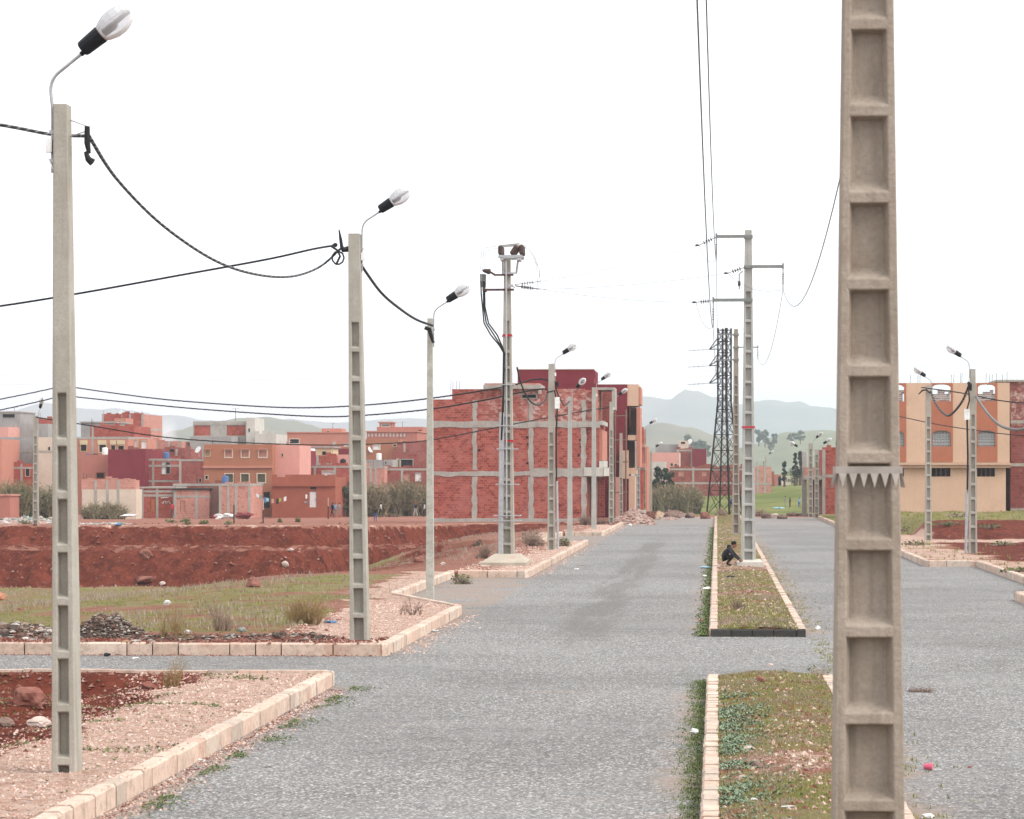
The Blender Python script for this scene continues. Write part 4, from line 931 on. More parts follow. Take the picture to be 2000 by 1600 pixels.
def house(label, x0, x1, yt, Y, depth, mat, zb=None, windows=(), cols=(), beams=(), frame=CEM, fw=.26, group=None, cat='house', side=None, name='house', top=True, cap=None, capmat=CEM):
    """box-shaped house whose front fills photo columns x0..x1 on the plane Y; windows = (px0, px1, py0, py1, kind)"""
    X0, X1 = XY(x0, Y), XY(x1, Y); cxm = (x0 + x1) / 2; z1 = ZZ(cxm, yt, Y)
    zg = min(gz(X0, Y), gz(X1, Y), gz(X0, Y + depth), gz(X1, Y + depth)) - .4 if zb is None else zb
    root = thing(name, label, cat, ((X0 + X1) / 2, Y, zg), group)
    hs_ = []
    for w in windows:
        p0, p1, q0, q1 = w[:4]; a, b = XY(p0, Y), XY(p1, Y); c, d = ZZ(cxm, q1, Y), ZZ(cxm, q0, Y); hs_.append((a, b, max(c, zg + .01), min(d, z1 - .02), w[4], w[5] if len(w) > 5 else None))
    m = MB(); facade_cells(m, X0, X1, zg, z1, Y, hs_); Yb = Y + depth
    m.mi = 1 if side else 0
    m.face([(X1, Y, zg), (X1, Yb, zg), (X1, Yb, z1), (X1, Y, z1)]); m.face([(X0, Yb, zg), (X0, Y, zg), (X0, Y, z1), (X0, Yb, z1)])
    m.mi = 0; m.face([(X1, Yb, zg), (X0, Yb, zg), (X0, Yb, z1), (X1, Yb, z1)])
    t = .22; zr = z1 - .55
    ou = [(X0, Y), (X1, Y), (X1, Yb), (X0, Yb)]; inn = [(X0 + t, Y + t), (X1 - t, Y + t), (X1 - t, Yb - t), (X0 + t, Yb - t)]
    for i in range(4):
        j = (i + 1) % 4; m.face([(*ou[i], z1), (*ou[j], z1), (*inn[j], z1), (*inn[i], z1)]); m.face([(*inn[i], z1), (*inn[j], z1), (*inn[j], zr), (*inn[i], zr)])
    m.face([(*p, zr) for p in inn])
    m.build('wall', [mat, side] if side else mat, root)
    if cols or beams:
        m = MB(); e = .03
        for px in cols:
            x = XY(px, Y) if px is not None else 0; m.box(x - fw / 2, Y - e, zg, x + fw / 2, Y + .1, z1 - .01)
        for py in beams:
            z = ZZ(cxm, py, Y); m.box(X0 - .01, Y - e - .004, z - fw * .45, X1 + e, Y + .1, z + fw * .45)
            m.box(X1 - .1, Y + .101, z - fw * .45, X1 + e - .003, Yb, z + fw * .45)
        m.build('concrete_frame', frame, root)
    if mat in (BR, BRD, BRL) and top and not cap:
        rnd = random.Random(int(abs(X0 * 31 + Y))); n = max(4, int((X1 - X0) / .6)); m = MB(); hs5 = [rnd.choice((.0, .0, .16, .2, .35, .1)) + .02 for _ in range(n)]
        for i in range(n): a, b = lerp(X0, X1, i / n), lerp(X0, X1, (i + 1) / n); m.box(a, Y + .012, z1 + .002, b, Y + .21, z1 + hs5[i])
        m.build('parapet_course', mat, root)
        for i in range(rnd.choice((0, 2, 3))): x = rnd.choice((X0 + .3, X1 - .3, (X0 + X1) / 2)) + rnd.uniform(-.2, .2); m = MB(); m.tube([(x, Y + .15, z1 - .1), (x + rnd.uniform(-.05, .05), Y + .15, z1 + rnd.uniform(.5, 1.0))], .018, 4); m.build('rebar', RUST, root)
    if cap:
        m = MB(); m.box(X0 - cap, Y - cap, z1, X1 + cap, Yb + cap, z1 + .16); m.build('roof_slab', capmat, root)
    for a, b, c, d, kind, fr in hs_:
        if kind == 'open': continue
        nm = 'door' if kind in ('door', 'metaldoor', 'garage') else 'window'
        m = MB()
        if kind == 'infill': m.box(a, Y + .1, c, b, Y + .19, d); m.build('bricked_window', BRL if fr is None else fr, root); continue
        f_ = .10 if (b - a) > .7 else .05
        if kind in ('door', 'metaldoor'):
            m.box(a + .03, Y + .08, c, b - .03, Y + .14, d - .03); dr = m.build('door', fr or WHT, root); m = MB(); m.box(lerp(a, b, .8), Y + .03, lerp(c, d, .45), lerp(a, b, .86), Y + .078, lerp(c, d, .52)); m.build('handle', DRKM, dr); continue
        if kind == 'garage': m.box(a, Y + .17, c, b, Y + .24, d); m.build('garage_door', DARK, root); continue
        fm = fr or FRAMEW
        m.box(a - f_, Y - .05, c - f_, b + f_, Y - .003, c); m.box(a - f_, Y - .05, d, b + f_, Y - .003, d + f_); m.box(a - f_, Y - .05, c, a, Y - .003, d); m.box(b, Y - .05, c, b + f_, Y - .003, d)
        w = m.build('window', fm, root); m = MB(); m.box(a, Y + .12, c, b, Y + .15, d)
        m.build('pane', {'glass': PANE, 'dark': DARK, 'curtain': CURT, 'shutter': SHUT, 'brick': BRL, 'grey': GRGL, 'white': WHT}[kind], w)
    return root, X0, X1, zg, z1
TG = 'houses of the town beyond the red field'
def dishes(root_xy, z, label, r=.45, az=-.6):
    X, Y = root_xy; t = thing('satellite_dish', label, 'satellite dish', (X, Y, z), 'satellite dishes on the roofs'); d = Vector((math.sin(az), -.7, .5)).normalized()
    m = MB(); m.tube([(X, Y, z), (X, Y, z + .7)], .03, 6); m.build('mast', GALV, t)
    m = MB(); m.lathe(Vector((X, Y, z + .75)), d, [(0, .03), (.03, r * .45), (.08, r * .75), (.16, r), (.165, r * .98), (.09, r * .7), (.04, r * .3)], 14); m.build('dish', plain('dish_white', (.65, .64, .62), .5), t)
SPLIT = {'window_hood', 'merlon', 'parapet', 'board', 'balcony_tower', 'balcony_trim', 'column', 'beige_wall', 'upper_wall', 'roof_slab', 'parapet_step'}
def boxpart(root, name, mat, *boxes):
    if name in SPLIT and len(boxes) > 1: return [boxpart(root, name, mat, b) for b in boxes][0]
    m = MB(); [m.box(*b) for b in boxes]; return m.build(name, mat, root)
def hb_(px0, px1, py0, py1, Y, d0=0.0, d1=.3):            # box from a pixel rectangle on plane Y
    c = (px0 + px1) / 2; return (XY(px0, Y), Y + d0, ZZ(c, py1, Y), XY(px1, Y), Y + d1, ZZ(c, py0, Y))
# --- far row
house('orange house with a stepped roof terrace far behind the brown house', 561, 690, 846, 430, 14, SAL, windows=[(566, 584, 858, 866, 'dark'), (650, 656, 863, 870, 'white'), (672, 681, 866, 872, 'white')], group=TG, cap=.12, capmat=SAL)
house('small salmon stair tower with a mast on the far orange roof', 628, 667, 837, 433, 5, SAL, windows=[(638, 643, 842, 846, 'dark')], group=TG)
house('long terracotta house with white balustrade arches in the far row', 716, 815, 844, 425, 16, ROS, group=TG, windows=[(718 + i * 7, 722 + i * 7, 846, 853, 'white', SAL) for i in range(11)], cap=.15, capmat=SAL)
house('terracotta top storey with a dark arch rising at the back of the far row', 736, 826, 834, 440, 12, ROS, windows=[(818, 823, 840, 853, 'dark', ROS)], group=TG)
house('small roof lantern with a grey window on top of the terracotta house', 741, 766, 826, 441, 4, ROS, windows=[(746, 761, 829, 833, 'grey')], cap=.2, capmat=SAL, group=TG)
house('plain orange house with one white window in front of the balustrade house', 702, 778, 858, 405, 12, BRO, windows=[(729, 742, 869, 878, 'white'), (768, 774, 868, 872, 'dark')], group=TG)
house('dark brick house at the back beside the pitted lamp pole', 776, 836, 864, 400, 12, BRD, cols=(790,), beams=(892,), group=TG)
house('tall unfinished brick tower house with smoke drifting beside it', 199, 280, 809, 405, 14, BR, cols=(201, 254, 278), beams=(838,), group=TG, side=BRL)
house('pink rooftop room with a dish in front of the tall brick tower house', 223, 246, 817, 396, 5, SAL, windows=[(231, 236, 823, 826, 'dark')], group=TG)
house('small grey rooftop shelter with a dark opening at the left edge', -20, 39, 806, 400, 9, GREY, windows=[(5, 29, 809, 816, 'dark', GREY)], cap=.1, group=TG)
house('dark red brick house glimpsed left of the nearest lamp pole', 74, 110, 819, 395, 10, BR, beams=(836,), windows=[(56, 64, 821, 824, 'dark')][:0], group=TG)
house('brick house with brick stubs on its roof behind the yellow arches', 176, 262, 832, 372, 11, BR, cols=(181,), beams=(855,), group=TG)
house('flat grey roof slab house left of the pink rooftop room', 158, 226, 826, 384, 9, GREY, group=TG, cap=.15)
house('grey concrete house with two brick panels under its roof edge', 377, 481, 823, 385, 14, CEM, windows=[(379, 411, 831, 851, 'infill', BR), (443, 479, 831, 851, 'infill', BR)], beams=(828, 853), group=TG, side=CEMW)
house('narrow pale stair tower beside the grey concrete house', 481, 498, 816, 384, 8, CEMW, windows=[(485, 488, 837, 844, 'dark', CEMW)], group=TG)
r_, a_, b_, c_, d_ = house('pale house with a crenellated cement parapet', 498, 539, 848, 382, 10, CEMW, group=TG)
boxpart(r_, 'merlon', CEMW, *[hb_(498 + i * 14, 506 + i * 14, 842, 848.2, 382, 0, .3) for i in range(3)])
house('wide pale cement lower storey of the grey concrete terrace', 371, 452, 853, 379, 6, GREY, group=TG)
# --- middle row
house('grey rough concrete upper house with sagging roof line at left', 16, 94, 828, 366, 10, GREY, cols=(31, 56), group=TG, windows=[(40, 52, 846, 850, 'dark', GREY)][:0])
house('pale grey house with a brick ground floor and a dark window', -12, 76, 854, 350, 10, GREY, windows=[(5, 12, 871, 880, 'dark', GREY)], beams=(882,), group=TG)
house('raw brick ground floor with a light door frame at far left', 2, 66, 906, 346, 4, BR, cols=(13, 42), beams=(914,), windows=[(50, 58, 915, 930, 'dark', CRE)], group=TG)
house('cream house with a tiny window left of the nearest lamp pole', 75, 110, 854, 347, 10, CRE, windows=[(94, 98, 873, 881, 'dark', CRE)], beams=(882,), group=TG)
house('salmon house cut off by the left edge', -30, 3, 858, 340, 9, SAL, group=TG)
house('pink wall corner under the grey upper house at the left edge', -10, 16, 834, 360, 6, PIN, group=TG)
r_, a_, b_, c_, d_ = house('orange house with four pale yellow arched windows', 148, 250, 855, 358, 11, SAL, group=TG, windows=[(158, 169, 869, 881, 'dark', YEL), (194, 207, 869, 883, 'dark', YEL), (217, 225, 870, 880, 'dark', YEL), (231, 242, 871, 885, 'dark', YEL)], cols=(181,), beams=(856,))
boxpart(r_, 'window_hood', YEL, *[hb_(a, b, 860, 868.5, 358, -.12, -.01) for a, b in ((156, 171), (191, 208), (215, 227), (229, 244))])
house('open roof terrace with two pale yellow wall panels', 247, 288, 857, 362, 6, SAL, windows=[(257, 269, 860, 873, 'white', YEL), (276, 286, 861, 876, 'white', YEL)], group=TG)
house('jumble of low brick walls behind the maroon house', 250, 372, 877, 356, 8, BRD, cols=(300, 345), group=TG, windows=[(332, 340, 877, 883, 'dark', BRD)])
house('brick rooftop walls with upright posts below the smoke', 300, 355, 862, 376, 6, BRL, cols=(306, 330, 352), group=TG)
house('brown and pink house with a dark square window behind the cream wall', 156, 213, 888, 339, 9, ROS, windows=[(189, 203, 924, 934, 'dark', TER)], group=TG)
boxpart(r_, 'parapet_step', BR, hb_(185, 190, 850, 855, 358, 0, .3))
house('plain maroon house with a pink notch in its parapet', 211, 284, 878, 336, 10, MAR, group=TG)
house('unfinished brick house with a tall dark opening beside a white panel', 284, 351, 897, 338, 10, BR, cols=(299,), beams=(898, 910, 940), windows=[(316, 324, 903, 926, 'white', CEM), (325, 332, 903, 925, 'dark', CEM)], group=TG)
house('brick house adjoining the brown house, with a small dark niche', 351, 400, 899, 334, 10, BRD, cols=(352,), beams=(899,), windows=[(389, 393, 935, 942, 'dark', CEM)], group=TG)
r_, a_, b_, c_, d_ = house('two storey brown orange house with four boxed upper windows and a black garage', 398, 532, 868, 318, 10, BRO, group=TG,
    windows=[(401, 410, 880, 891, 'shutter'), (440, 453, 880, 893, 'brick'), (472, 486, 880, 893, 'brick'), (506, 521, 880, 893, 'brick'), (401, 406, 929, 936, 'dark'), (440, 455, 926, 942, 'curtain'), (471, 486, 926, 942, 'curtain'), (503, 518, 926, 942, 'curtain'), (489, 527, 961, 992, 'garage')])
boxpart(r_, 'string_course', SAL, hb_(397, 532, 910, 914.5, 318, -.18, -.006))
boxpart(r_, 'window_hood', SAL, *[hb_(a, b, 876, 878, 318, -.3, -.06) for a, b in ((399, 412), (438, 455), (470, 488), (504, 523))])
house('tall plain pink house side with one small vent', 532, 585, 870, 320, 9, PIN, windows=[(550, 553, 886, 892, 'dark', CRE)], group=TG)
r_, a_, b_, c_, d_ = house('low terracotta house with a stepped parapet and a white door', 531, 655, 932, 311, 9, TER, group=TG, windows=[(604, 618, 960, 991, 'metaldoor', plain('white_door_paint', (.62, .6, .6), .5)), (606, 618, 951, 956, 'dark', TER)])
boxpart(r_, 'parapet', TER, hb_(531, 541, 927, 932.2, 311, 0, .25), hb_(557, 634, 927, 932.2, 311, 0, .25), hb_(639, 655, 927, 932.2, 311, 0, .25))
boxpart(r_, 'ledge', TER, hb_(530, 656, 948, 950, 311, -.25, -.006)); boxpart(r_, 'wall_plate', GRGL, hb_(594, 600, 979, 983, 311, -.04, -.005)); boxpart(r_, 'meter_box', WHT, hb_(597, 600, 966, 974, 311, -.12, -.005))
house('maroon sliver of a house between the pink wall and the brick terrace', 583, 598, 880, 330, 8, MAR, group=TG)
house('pale yellow rooftop room with two dark openings', 588, 648, 875, 350, 6, YEL, windows=[(597, 607, 881, 889, 'dark', YEL), (629, 637, 882, 889, 'dark', YEL)], group=TG, cap=.25, capmat=GREY)
house('brick terrace wall under the pale yellow rooftop room', 594, 657, 890, 344, 6, BR, cols=(620,), beams=(907,), group=TG)
house('pink rooftop wall beside the brick terrace', 656, 690, 888, 345, 6, PIN, group=TG)
house('brick house with a white awning behind the low terracotta house', 594, 690, 911, 334, 8, BR, cols=(615, 654), beams=(912,), windows=[(630, 651, 921, 928, 'white', CEMW)], group=TG)
house('maroon parapet house behind the corner lamp pole', 641, 694, 876, 362, 7, MAR, group=TG)
house('grey cement rooftop wall right of the corner lamp pole', 712, 767, 898, 372, 7, GREY, windows=[(752, 755, 901, 906, 'dark', CEMW)], group=TG)
house('rough shack with leaning boards and a dark opening on a roof', 766, 834, 889, 378, 6, BRD, windows=[(775, 806, 898, 912, 'dark', GREY)], group=TG)
boxpart(_x := thing('leaning_boards', 'pale boards leaning against the rooftop shack', 'boards', (XY(778, 377), 377, ZZ(778, 912, 377)), None), 'board', plain('weathered_board', (.45, .38, .28), .8), hb_(774, 778, 896, 912, 377.2, 0, .1), hb_(780, 783, 899, 913, 377.2, 0, .1))
house('light salmon brick wall with two columns beside the reeds', 712, 751, 911, 335, 7, BRL, cols=(724, 734), beams=(913,), group=TG)
house('brick house with a pale blue panel behind the reeds', 752, 836, 916, 338, 8, BRD, cols=(785,), beams=(917,), windows=[(786, 800, 925, 940, 'infill', BRL), (811, 822, 924, 940, 'white', GREY)], group=TG)
# --- front row of low walls
house('low brick house with an orange door and white scrawl on its wall', 275, 342, 954, 306, 8, BR, cols=(278, 307, 340), beams=(960, 968), windows=[(294, 304, 973, 1001, 'door', plain('orange_door', (.40, .13, .06), .6))], group=TG, cap=.15)
m = MB(); p = [P(316 + i * 2.2, 981 + 3.5 * math.sin(i * 1.9), 305.93) for i in range(9)]; m.tube(p, .05, 4); m.tube([P(314, 973, 305.93), P(329, 972, 305.93)], .05, 4); sc_ = m.build('wall_scrawl', plain('white_chalk', (.6, .55, .5), .9), None); tag(sc_, 'white scrawl painted on the low brick house', 'graffiti')
house('pale brick house with a dark flat roof and arched outline', 341, 409, 957, 305, 8, BRL, cols=(342, 384), beams=(970,), windows=[(352, 362, 978, 1001, 'door', BRL)], group=TG, cap=.2, capmat=DRKM)
house('brown earthen wall with white scratches', 407, 429, 951, 305.5, 7, plaster('brown', (.24, .13, .10)), group=TG)
house('grey topped brick wall behind the low brick houses', 338, 432, 945, 312, 5, BRD, beams=(947,), group=TG)
house('light brick cube with two cement columns beside the black garage', 428, 489, 945, 303, 9, BRL, cols=(430, 446, 461, 487), beams=(947,), group=TG)
house('cream garden wall with a course of red brick on top', 160, 266, 956, 299, 3, CRE, cat='wall', group=None, name='garden_wall', cols=(187, 210, 231))
house('red brick band standing on the cream garden wall', 159, 265, 938, 299.4, 2, BRL, cat='wall', name='brick_wall', cols=(187, 209, 231))
house('small pink brick hut at the left edge', -20, 19, 969, 285, 4, ROS, cat='hut', name='hut', cap=.12, capmat=BRL)
dishes((XY(384, 333), 334.5), ZZ(384, 893, 334), 'white satellite dish on the brick roof left of the brown house', .42); dishes((XY(235, 395), 396), ZZ(235, 817, 396), 'satellite dish on the pink rooftop room', .35); dishes((XY(721, 404), 405), ZZ(721, 890, 404), 'white satellite dish low on the plain orange house', .45, .9); dishes((XY(1348, 455), 455), ZZ(1348, 874, 455), 'white satellite dish beside the cream turret at the end of the road', .5)

for i, (px, y0, y1, Y, t) in enumerate(((1160 - 700, 797, 823, 386, 'thin aerial on the grey concrete house'), (650, 826, 837, 434, 'mast on the small salmon stair tower'), (786, 824, 834, 441, 'aerial on the terracotta top storey'), (28, 795, 806, 401, 'aerial on the small grey rooftop shelter'), (415, 858, 868, 319, 'aerial on the roof of the brown orange house'), (560, 862, 870, 321, 'aerial on the plain pink house side'))):
    p = P(px, y1, Y + .6); h = ZZ(px, y0, Y) - p.z; r_ = thing('aerial', t, 'aerial', p, 'aerials on the town roofs'); m = MB(); m.tube([p - Vector((0, 0, .3)), p + Vector((0, 0, h))], .03, 5); m.build('mast', RUST, r_)
    m = MB(); m.tube([p + Vector((-.5, 0, h * .93)), p + Vector((.5, 0, h * .97))], .02, 4)
    for k in range(5): m.tube([p + Vector((-.4 + .2 * k, -.25, h * .94)), p + Vector((-.4 + .2 * k, .25, h * .94))], .015, 4)
    m.build('antenna_bars', GALV, r_)
for i, (px, y1, Y, c, t) in enumerate(((325, 897, 339, 'blue', 'blue barrel on the roof of the unfinished brick house'), (610, 890, 345, 'white', 'white tank on the brick terrace wall'), (205, 888, 340, 'white', 'white tank beside the pink notch of the maroon house'), (440, 945, 304, 'blue', 'blue barrel on the light brick cube'), (740, 898, 373, 'white', 'white tank on the grey cement rooftop wall'), (670, 911, 335, 'black', 'black tank on the brick house with the awning'))):
    p = P(px, y1, Y + .7); r_ = thing('water_tank', t, 'water tank', p, 'tanks and barrels on the town roofs'); m = MB(); m.lathe(p - Vector((0, 0, .1)), (0, 0, 1), [(0, .3), (.05, .33), (.3, .32), (.35, .34), (.6, .32), (.65, .34), (.85, .31), (.9, .12)], 12); m.build('barrel', {'blue': plain('blue_barrel', (.08, .16, .34), .5), 'white': WHT, 'black': BLK}[c], r_); m = MB(); m.lathe(p + Vector((0, 0, .8)), (0, 0, 1), [(0, .12), (.05, .11)], 8); m.build('lid', BLK, r_)
for i, (px, y1, Y, mat_, t) in enumerate(((172, 886, 357.6, plain('blue_cloth', (.06, .12, .3), .9), 'blue washing on the orange arched house'), (178, 887, 357.6, REDP, 'red washing on the orange arched house'), (186, 886, 357.6, BLK, 'black washing on the orange arched house'), (690, 905, 361, WHT, 'white washing by the corner lamp pole'))):
    p = P(px, y1, Y - .12); m = MB(); q = [p + Vector((-.3, 0, 0)), p + Vector((.3, 0, -.03)), p + Vector((.27, -.06, -.75)), p + Vector((-.28, -.05, -.7))]; m.hexa([q[3], q[2], q[2] + Vector((0, .05, 0)), q[3] + Vector((0, .05, 0)), q[0], q[1], q[1] + Vector((0, .05, 0)), q[0] + Vector((0, .05, 0))]); tag(m.build('garment', mat_), t, 'washing', 'washing hung on the houses')
# --- centre distance
CG = 'houses at the far end of the road'
house('pale pink house far behind the reeds', 1262, 1327, 884, 425, 12, PIN, group=CG, windows=[(1310, 1314, 905, 910, 'dark', CRE), (1318, 1322, 906, 912, 'dark', CRE)], side=CEMW)
house('white lower house below the pale pink one', 1262, 1300, 902, 418, 5, CEMW, group=CG)
house('grey flat house on the far rise', 1280, 1345, 868, 455, 10, GREY, group=CG)
house('cream turret beside the grey flat house', 1325, 1344, 861, 453, 5, CRE, windows=[(1330, 1338, 863, 867, 'dark', CRE)], group=CG)
house('small far brick house with cement columns', 1321, 1353, 878, 445, 9, BRD, cols=(1324, 1351), beams=(880,), group=CG)
house('far maroon house with a white ledge', 1352, 1380, 877, 444, 9, MAR, group=CG, side=CEMW)
house('long dark brick building behind the lattice tower', 1308, 1474, 912, 405, 12, BRD, cols=(1354,), beams=(917, 944), windows=[(1325, 1336, 920, 931, 'infill', BRL), (1371, 1380, 922, 930, 'infill', BRL)], group=CG)
house('salmon brick end of the long building', 1473, 1507, 912, 404, 11, BRL, cols=(1480, 1494), beams=(945,), group=CG)
house('low salmon wall behind the reeds', 1272, 1308, 940, 380, 4, SAL, group=CG)
for i, (a, b, t) in enumerate(((1502, 1512, 921), (1511, 1526, 927), (1520, 1545, 931))): house(('tiny red roofed house by the cypress trees', 'tiny white and red house by the cypress trees', 'tiny brown house below the cypress trees')[i], a, b, t, 520, 8, (TER, ROS, CRE)[i], group=CG)
# --- unfinished brick house at the right end of the road
r_, a_, b_, c_, d_ = house('small unfinished brick house with an overhanging floor at the far right', 1606, 1640, 878, 252, 9, BR, cols=(1609,), beams=(930,), group=None)
boxpart(r_, 'overhang', BRL, hb_(1574, 1606, 913, 929, 252.3, 0, 6)); boxpart(r_, 'floor_slab', CEM, hb_(1573, 1607, 929, 937, 252, 0, 6.2)); boxpart(r_, 'column', CEM, hb_(1578, 1583, 937, 1002, 254, 0, .3), hb_(1600, 1605, 937, 1002, 254, 0, .3))
boxpart(r_, 'back_wall', BRD, hb_(1580, 1606, 937, 1002, 257, 0, .3))

# --- the brick house facing us on the left of the road
YB1 = 215.0
r_, a_, b_, c_, zt_ = house('big unfinished red brick house with a concrete frame, end wall facing us', 846, 1141, 780, YB1, 13, BRS, zb=-.3, name='brick_house')
z_ = lambda py: ZZ(1000, py, YB1); x_ = lambda px: XY(px, YB1)
zsl = z_(760)
m = MB()
m.box(x_(883), YB1, z_(780) + .002, x_(1141), YB1 + 5, z_(760)); m.build('upper_wall', BRS, r_)
e = .035
def jag(px, w, y0, y1, seed):                             # poured column with ragged edges
    m = MB(); rnd = random.Random(seed); n = 9; zs3 = [lerp(z_(y1), z_(y0), i / n) for i in range(n + 1)]; l = [x_(px) - w / 2 + rnd.uniform(-.06, .06) for _ in zs3]; r = [x_(px) + w / 2 + rnd.uniform(-.06, .06) for _ in zs3]
    for i in range(n): m.hexa([(l[i], YB1 - e, zs3[i]), (r[i], YB1 - e, zs3[i]), (r[i], YB1 + .05, zs3[i]), (l[i], YB1 + .05, zs3[i]), (l[i + 1], YB1 - e, zs3[i + 1]), (r[i + 1], YB1 - e, zs3[i + 1]), (r[i + 1], YB1 + .05, zs3[i + 1]), (l[i + 1], YB1 + .05, zs3[i + 1])])
    m.build('concrete_column', CEM, r_)
for i, (px, tops) in enumerate(((927, 782), (1037, 782), (1140, 782))):
    jag(px, .30, tops, 822.8, i); jag(px, .34, 836.2, 918, i + 5); jag(px, .36, 931.5, 1014, i + 9)
def jagb(y0, y1, x0, x1, seed, ee=.045):
    m = MB(); rnd = random.Random(seed); n = 16; xs3 = [lerp(x_(x0), x_(x1), i / n) for i in range(n + 1)]; lo = [z_(y1) + rnd.uniform(-.06, .05) for _ in xs3]; hi = [z_(y0) + rnd.uniform(-.03, .05) for _ in xs3]
    for i in range(n): m.hexa([(xs3[i], YB1 - ee, lo[i]), (xs3[i + 1], YB1 - ee, lo[i + 1]), (xs3[i + 1], YB1 + .05, lo[i + 1]), (xs3[i], YB1 + .05, lo[i]), (xs3[i], YB1 - ee, hi[i]), (xs3[i + 1], YB1 - ee, hi[i + 1]), (xs3[i + 1], YB1 + .05, hi[i + 1]), (xs3[i], YB1 + .05, hi[i])])
    m.build('concrete_beam', CEM, r_)
jagb(823, 835, 846, 1172, 1); jagb(921, 930, 846, 1035, 2); jagb(915, 931, 1035, 1180, 3, .05); jagb(1013, 1023, 846, 1145, 4, .09)
boxpart(r_, 'roof_slab', CEM, (x_(945), YB1 - .5, z_(760) + .002, x_(1058), YB1 + 4, z_(752)), (x_(1052), YB1 - .45, z_(770), x_(1058), YB1 - .1, z_(760)))
boxpart(r_, 'roof_brick_course', BRL, (x_(947), YB1 - .4, z_(752) + .002, x_(1054), YB1 + 3, z_(749)))
wv = boxpart(r_, 'vent_window', CEM, (x_(1018), YB1 - .06, z_(779), x_(1050), YB1 - .004, z_(777.5)), (x_(1018), YB1 - .06, z_(771), x_(1050), YB1 - .004, z_(769.5)), (x_(1047), YB1 - .06, z_(777.4), x_(1050), YB1 - .004, z_(771.1)), (x_(1018), YB1 - .06, z_(777.4), x_(1020), YB1 - .004, z_(771.1)))
boxpart(wv, 'opening', DARK, (x_(1020), YB1 - .02, z_(777.4), x_(1047), YB1 - .005, z_(771.1)))
rb_ = []
for px in (880, 884, 891, 897): m = MB(); m.tube([(x_(px), YB1 + .1, z_(762)), (x_(px) + .03, YB1 + .1, z_(742 + (px % 5)))], .012, 5); m.build('rebar', RUST, r_)
# overhanging street side bay
m = MB(); m.box(x_(1141) + .002, YB1 + .3, z_(912), x_(1170), YB1 + 12, z_(762)); m.build('bay_wall', BRS, r_)
m = MB(); m.box(x_(1141) + .003, YB1 - .1, z_(930), x_(1178), YB1 + 12, z_(913)); m.box(x_(1170), YB1 + .2, z_(913) + .002, x_(1179), YB1 + 8, z_(900)); m.box(x_(1171), YB1 + .25, z_(830), x_(1178), YB1 + 9, z_(822)); m.build('balcony', CEMW, r_)
m = MB(); m.box(x_(1170), YB1 + .6, z_(899), x_(1176), YB1 + 10, z_(840)); m.box(x_(1163), YB1 - .04, z_(822), x_(1168), YB1 + .28, z_(760)); m.build('balcony_wall', SAL, r_)
m = MB(); m.box(x_(1165), YB1 + .1, z_(762), x_(1200), YB1 + 5, z_(757)); m.box(x_(1195), YB1 + .15, z_(800), x_(1201), YB1 + 4, z_(762)); m.build('roof_frame', CEM, r_)
m = MB(); m.box(x_(1170), YB1 + 6, z_(820), x_(1194), YB1 + 6.3, z_(762)); m.build('recess_wall', BRD, r_); m = MB(); m.box(x_(1141) + .01, YB1 + 9, z_(1012), x_(1172), YB1 + 9.3, z_(931)); m.build('recess_wall', BRD, r_)
for px in (1146, 1152, 1158, 1164, 1169): m = MB(); m.tube([(x_(px), YB1 + .5 + (px % 7) * .3, z_(1012)), (x_(px) + .06, YB1 + .5 + (px % 7) * .3, z_(931))], .05, 6); m.build('prop', plain('maroon_prop', (.16, .03, .03), .7) if px % 2 else WOOD, r_)
for i, (px, py) in enumerate(((925, 905), (925, 912), (1029, 855), (1031, 868), (1030, 905), (1133, 860), (1134, 873), (1130, 890), (936, 880), (1042, 904))):
    m = MB(); m.box(x_(px) - .07, YB1 - .012, z_(py) - .07, x_(px) + .07, YB1 - .004, z_(py) + .08); m.build('hole', DARK, r_)
# maroon house behind it
YB2 = 231.0
r_, a_, b_, c_, zt_ = house('tall maroon house with beige balconies behind the raw brick house', 1011, 1225, 751, YB2, 11, MAR, zb=-.3, name='maroon_house')
x2 = lambda px: XY(px, YB2); z2_ = lambda py: ZZ(1100, py, YB2)
boxpart(r_, 'upper_wall', MAR, (x2(1011), YB2, z2_(751) + .002, x2(1160), YB2 + 8, z2_(722)), (x2(1158), YB2 + .3, z2_(735), x2(1161.5), YB2 + 2, z2_(724)))
boxpart(r_, 'parapet_cap', CRE, (x2(1010), YB2 - .05, z2_(722) + .002, x2(1161), YB2 + .2, z2_(720.6)))
boxpart(r_, 'balcony_tower', BEI, (x2(1225) + .003, YB2 + .1, z2_(793), x2(1247), YB2 + 5, z2_(751)), (x2(1228), YB2 + 3.5, z2_(860), x2(1240), YB2 + 6, z2_(794)), (x2(1226), YB2 + .2, z2_(860), x2(1244), YB2 + 5, z2_(850)), (x2(1226), YB2 + .2, z2_(926), x2(1243), YB2 + 5, z2_(914)), (x2(1226), YB2 + 3, z2_(914), x2(1236), YB2 + 6, z2_(861)))
boxpart(r_, 'balcony_trim', SAL, (x2(1243), YB2 + .15, z2_(912), x2(1250), YB2 + 6, z2_(796)), (x2(1247.2), YB2 + .2, z2_(790), x2(1251), YB2 + 6, z2_(756)))
boxpart(r_, 'ground_floor', PIN, (x2(1200), YB2 - 1.0, z2_(1010), x2(1212), YB2 - .1, z2_(932)))
boxpart(r_, 'beige_wall', BEI, (x2(1215), YB2 - .8, z2_(935), x2(1228), YB2 - .1, z2_(880)), (x2(1228), YB2 + .2, z2_(1005), x2(1240), YB2 + 3, z2_(930)))
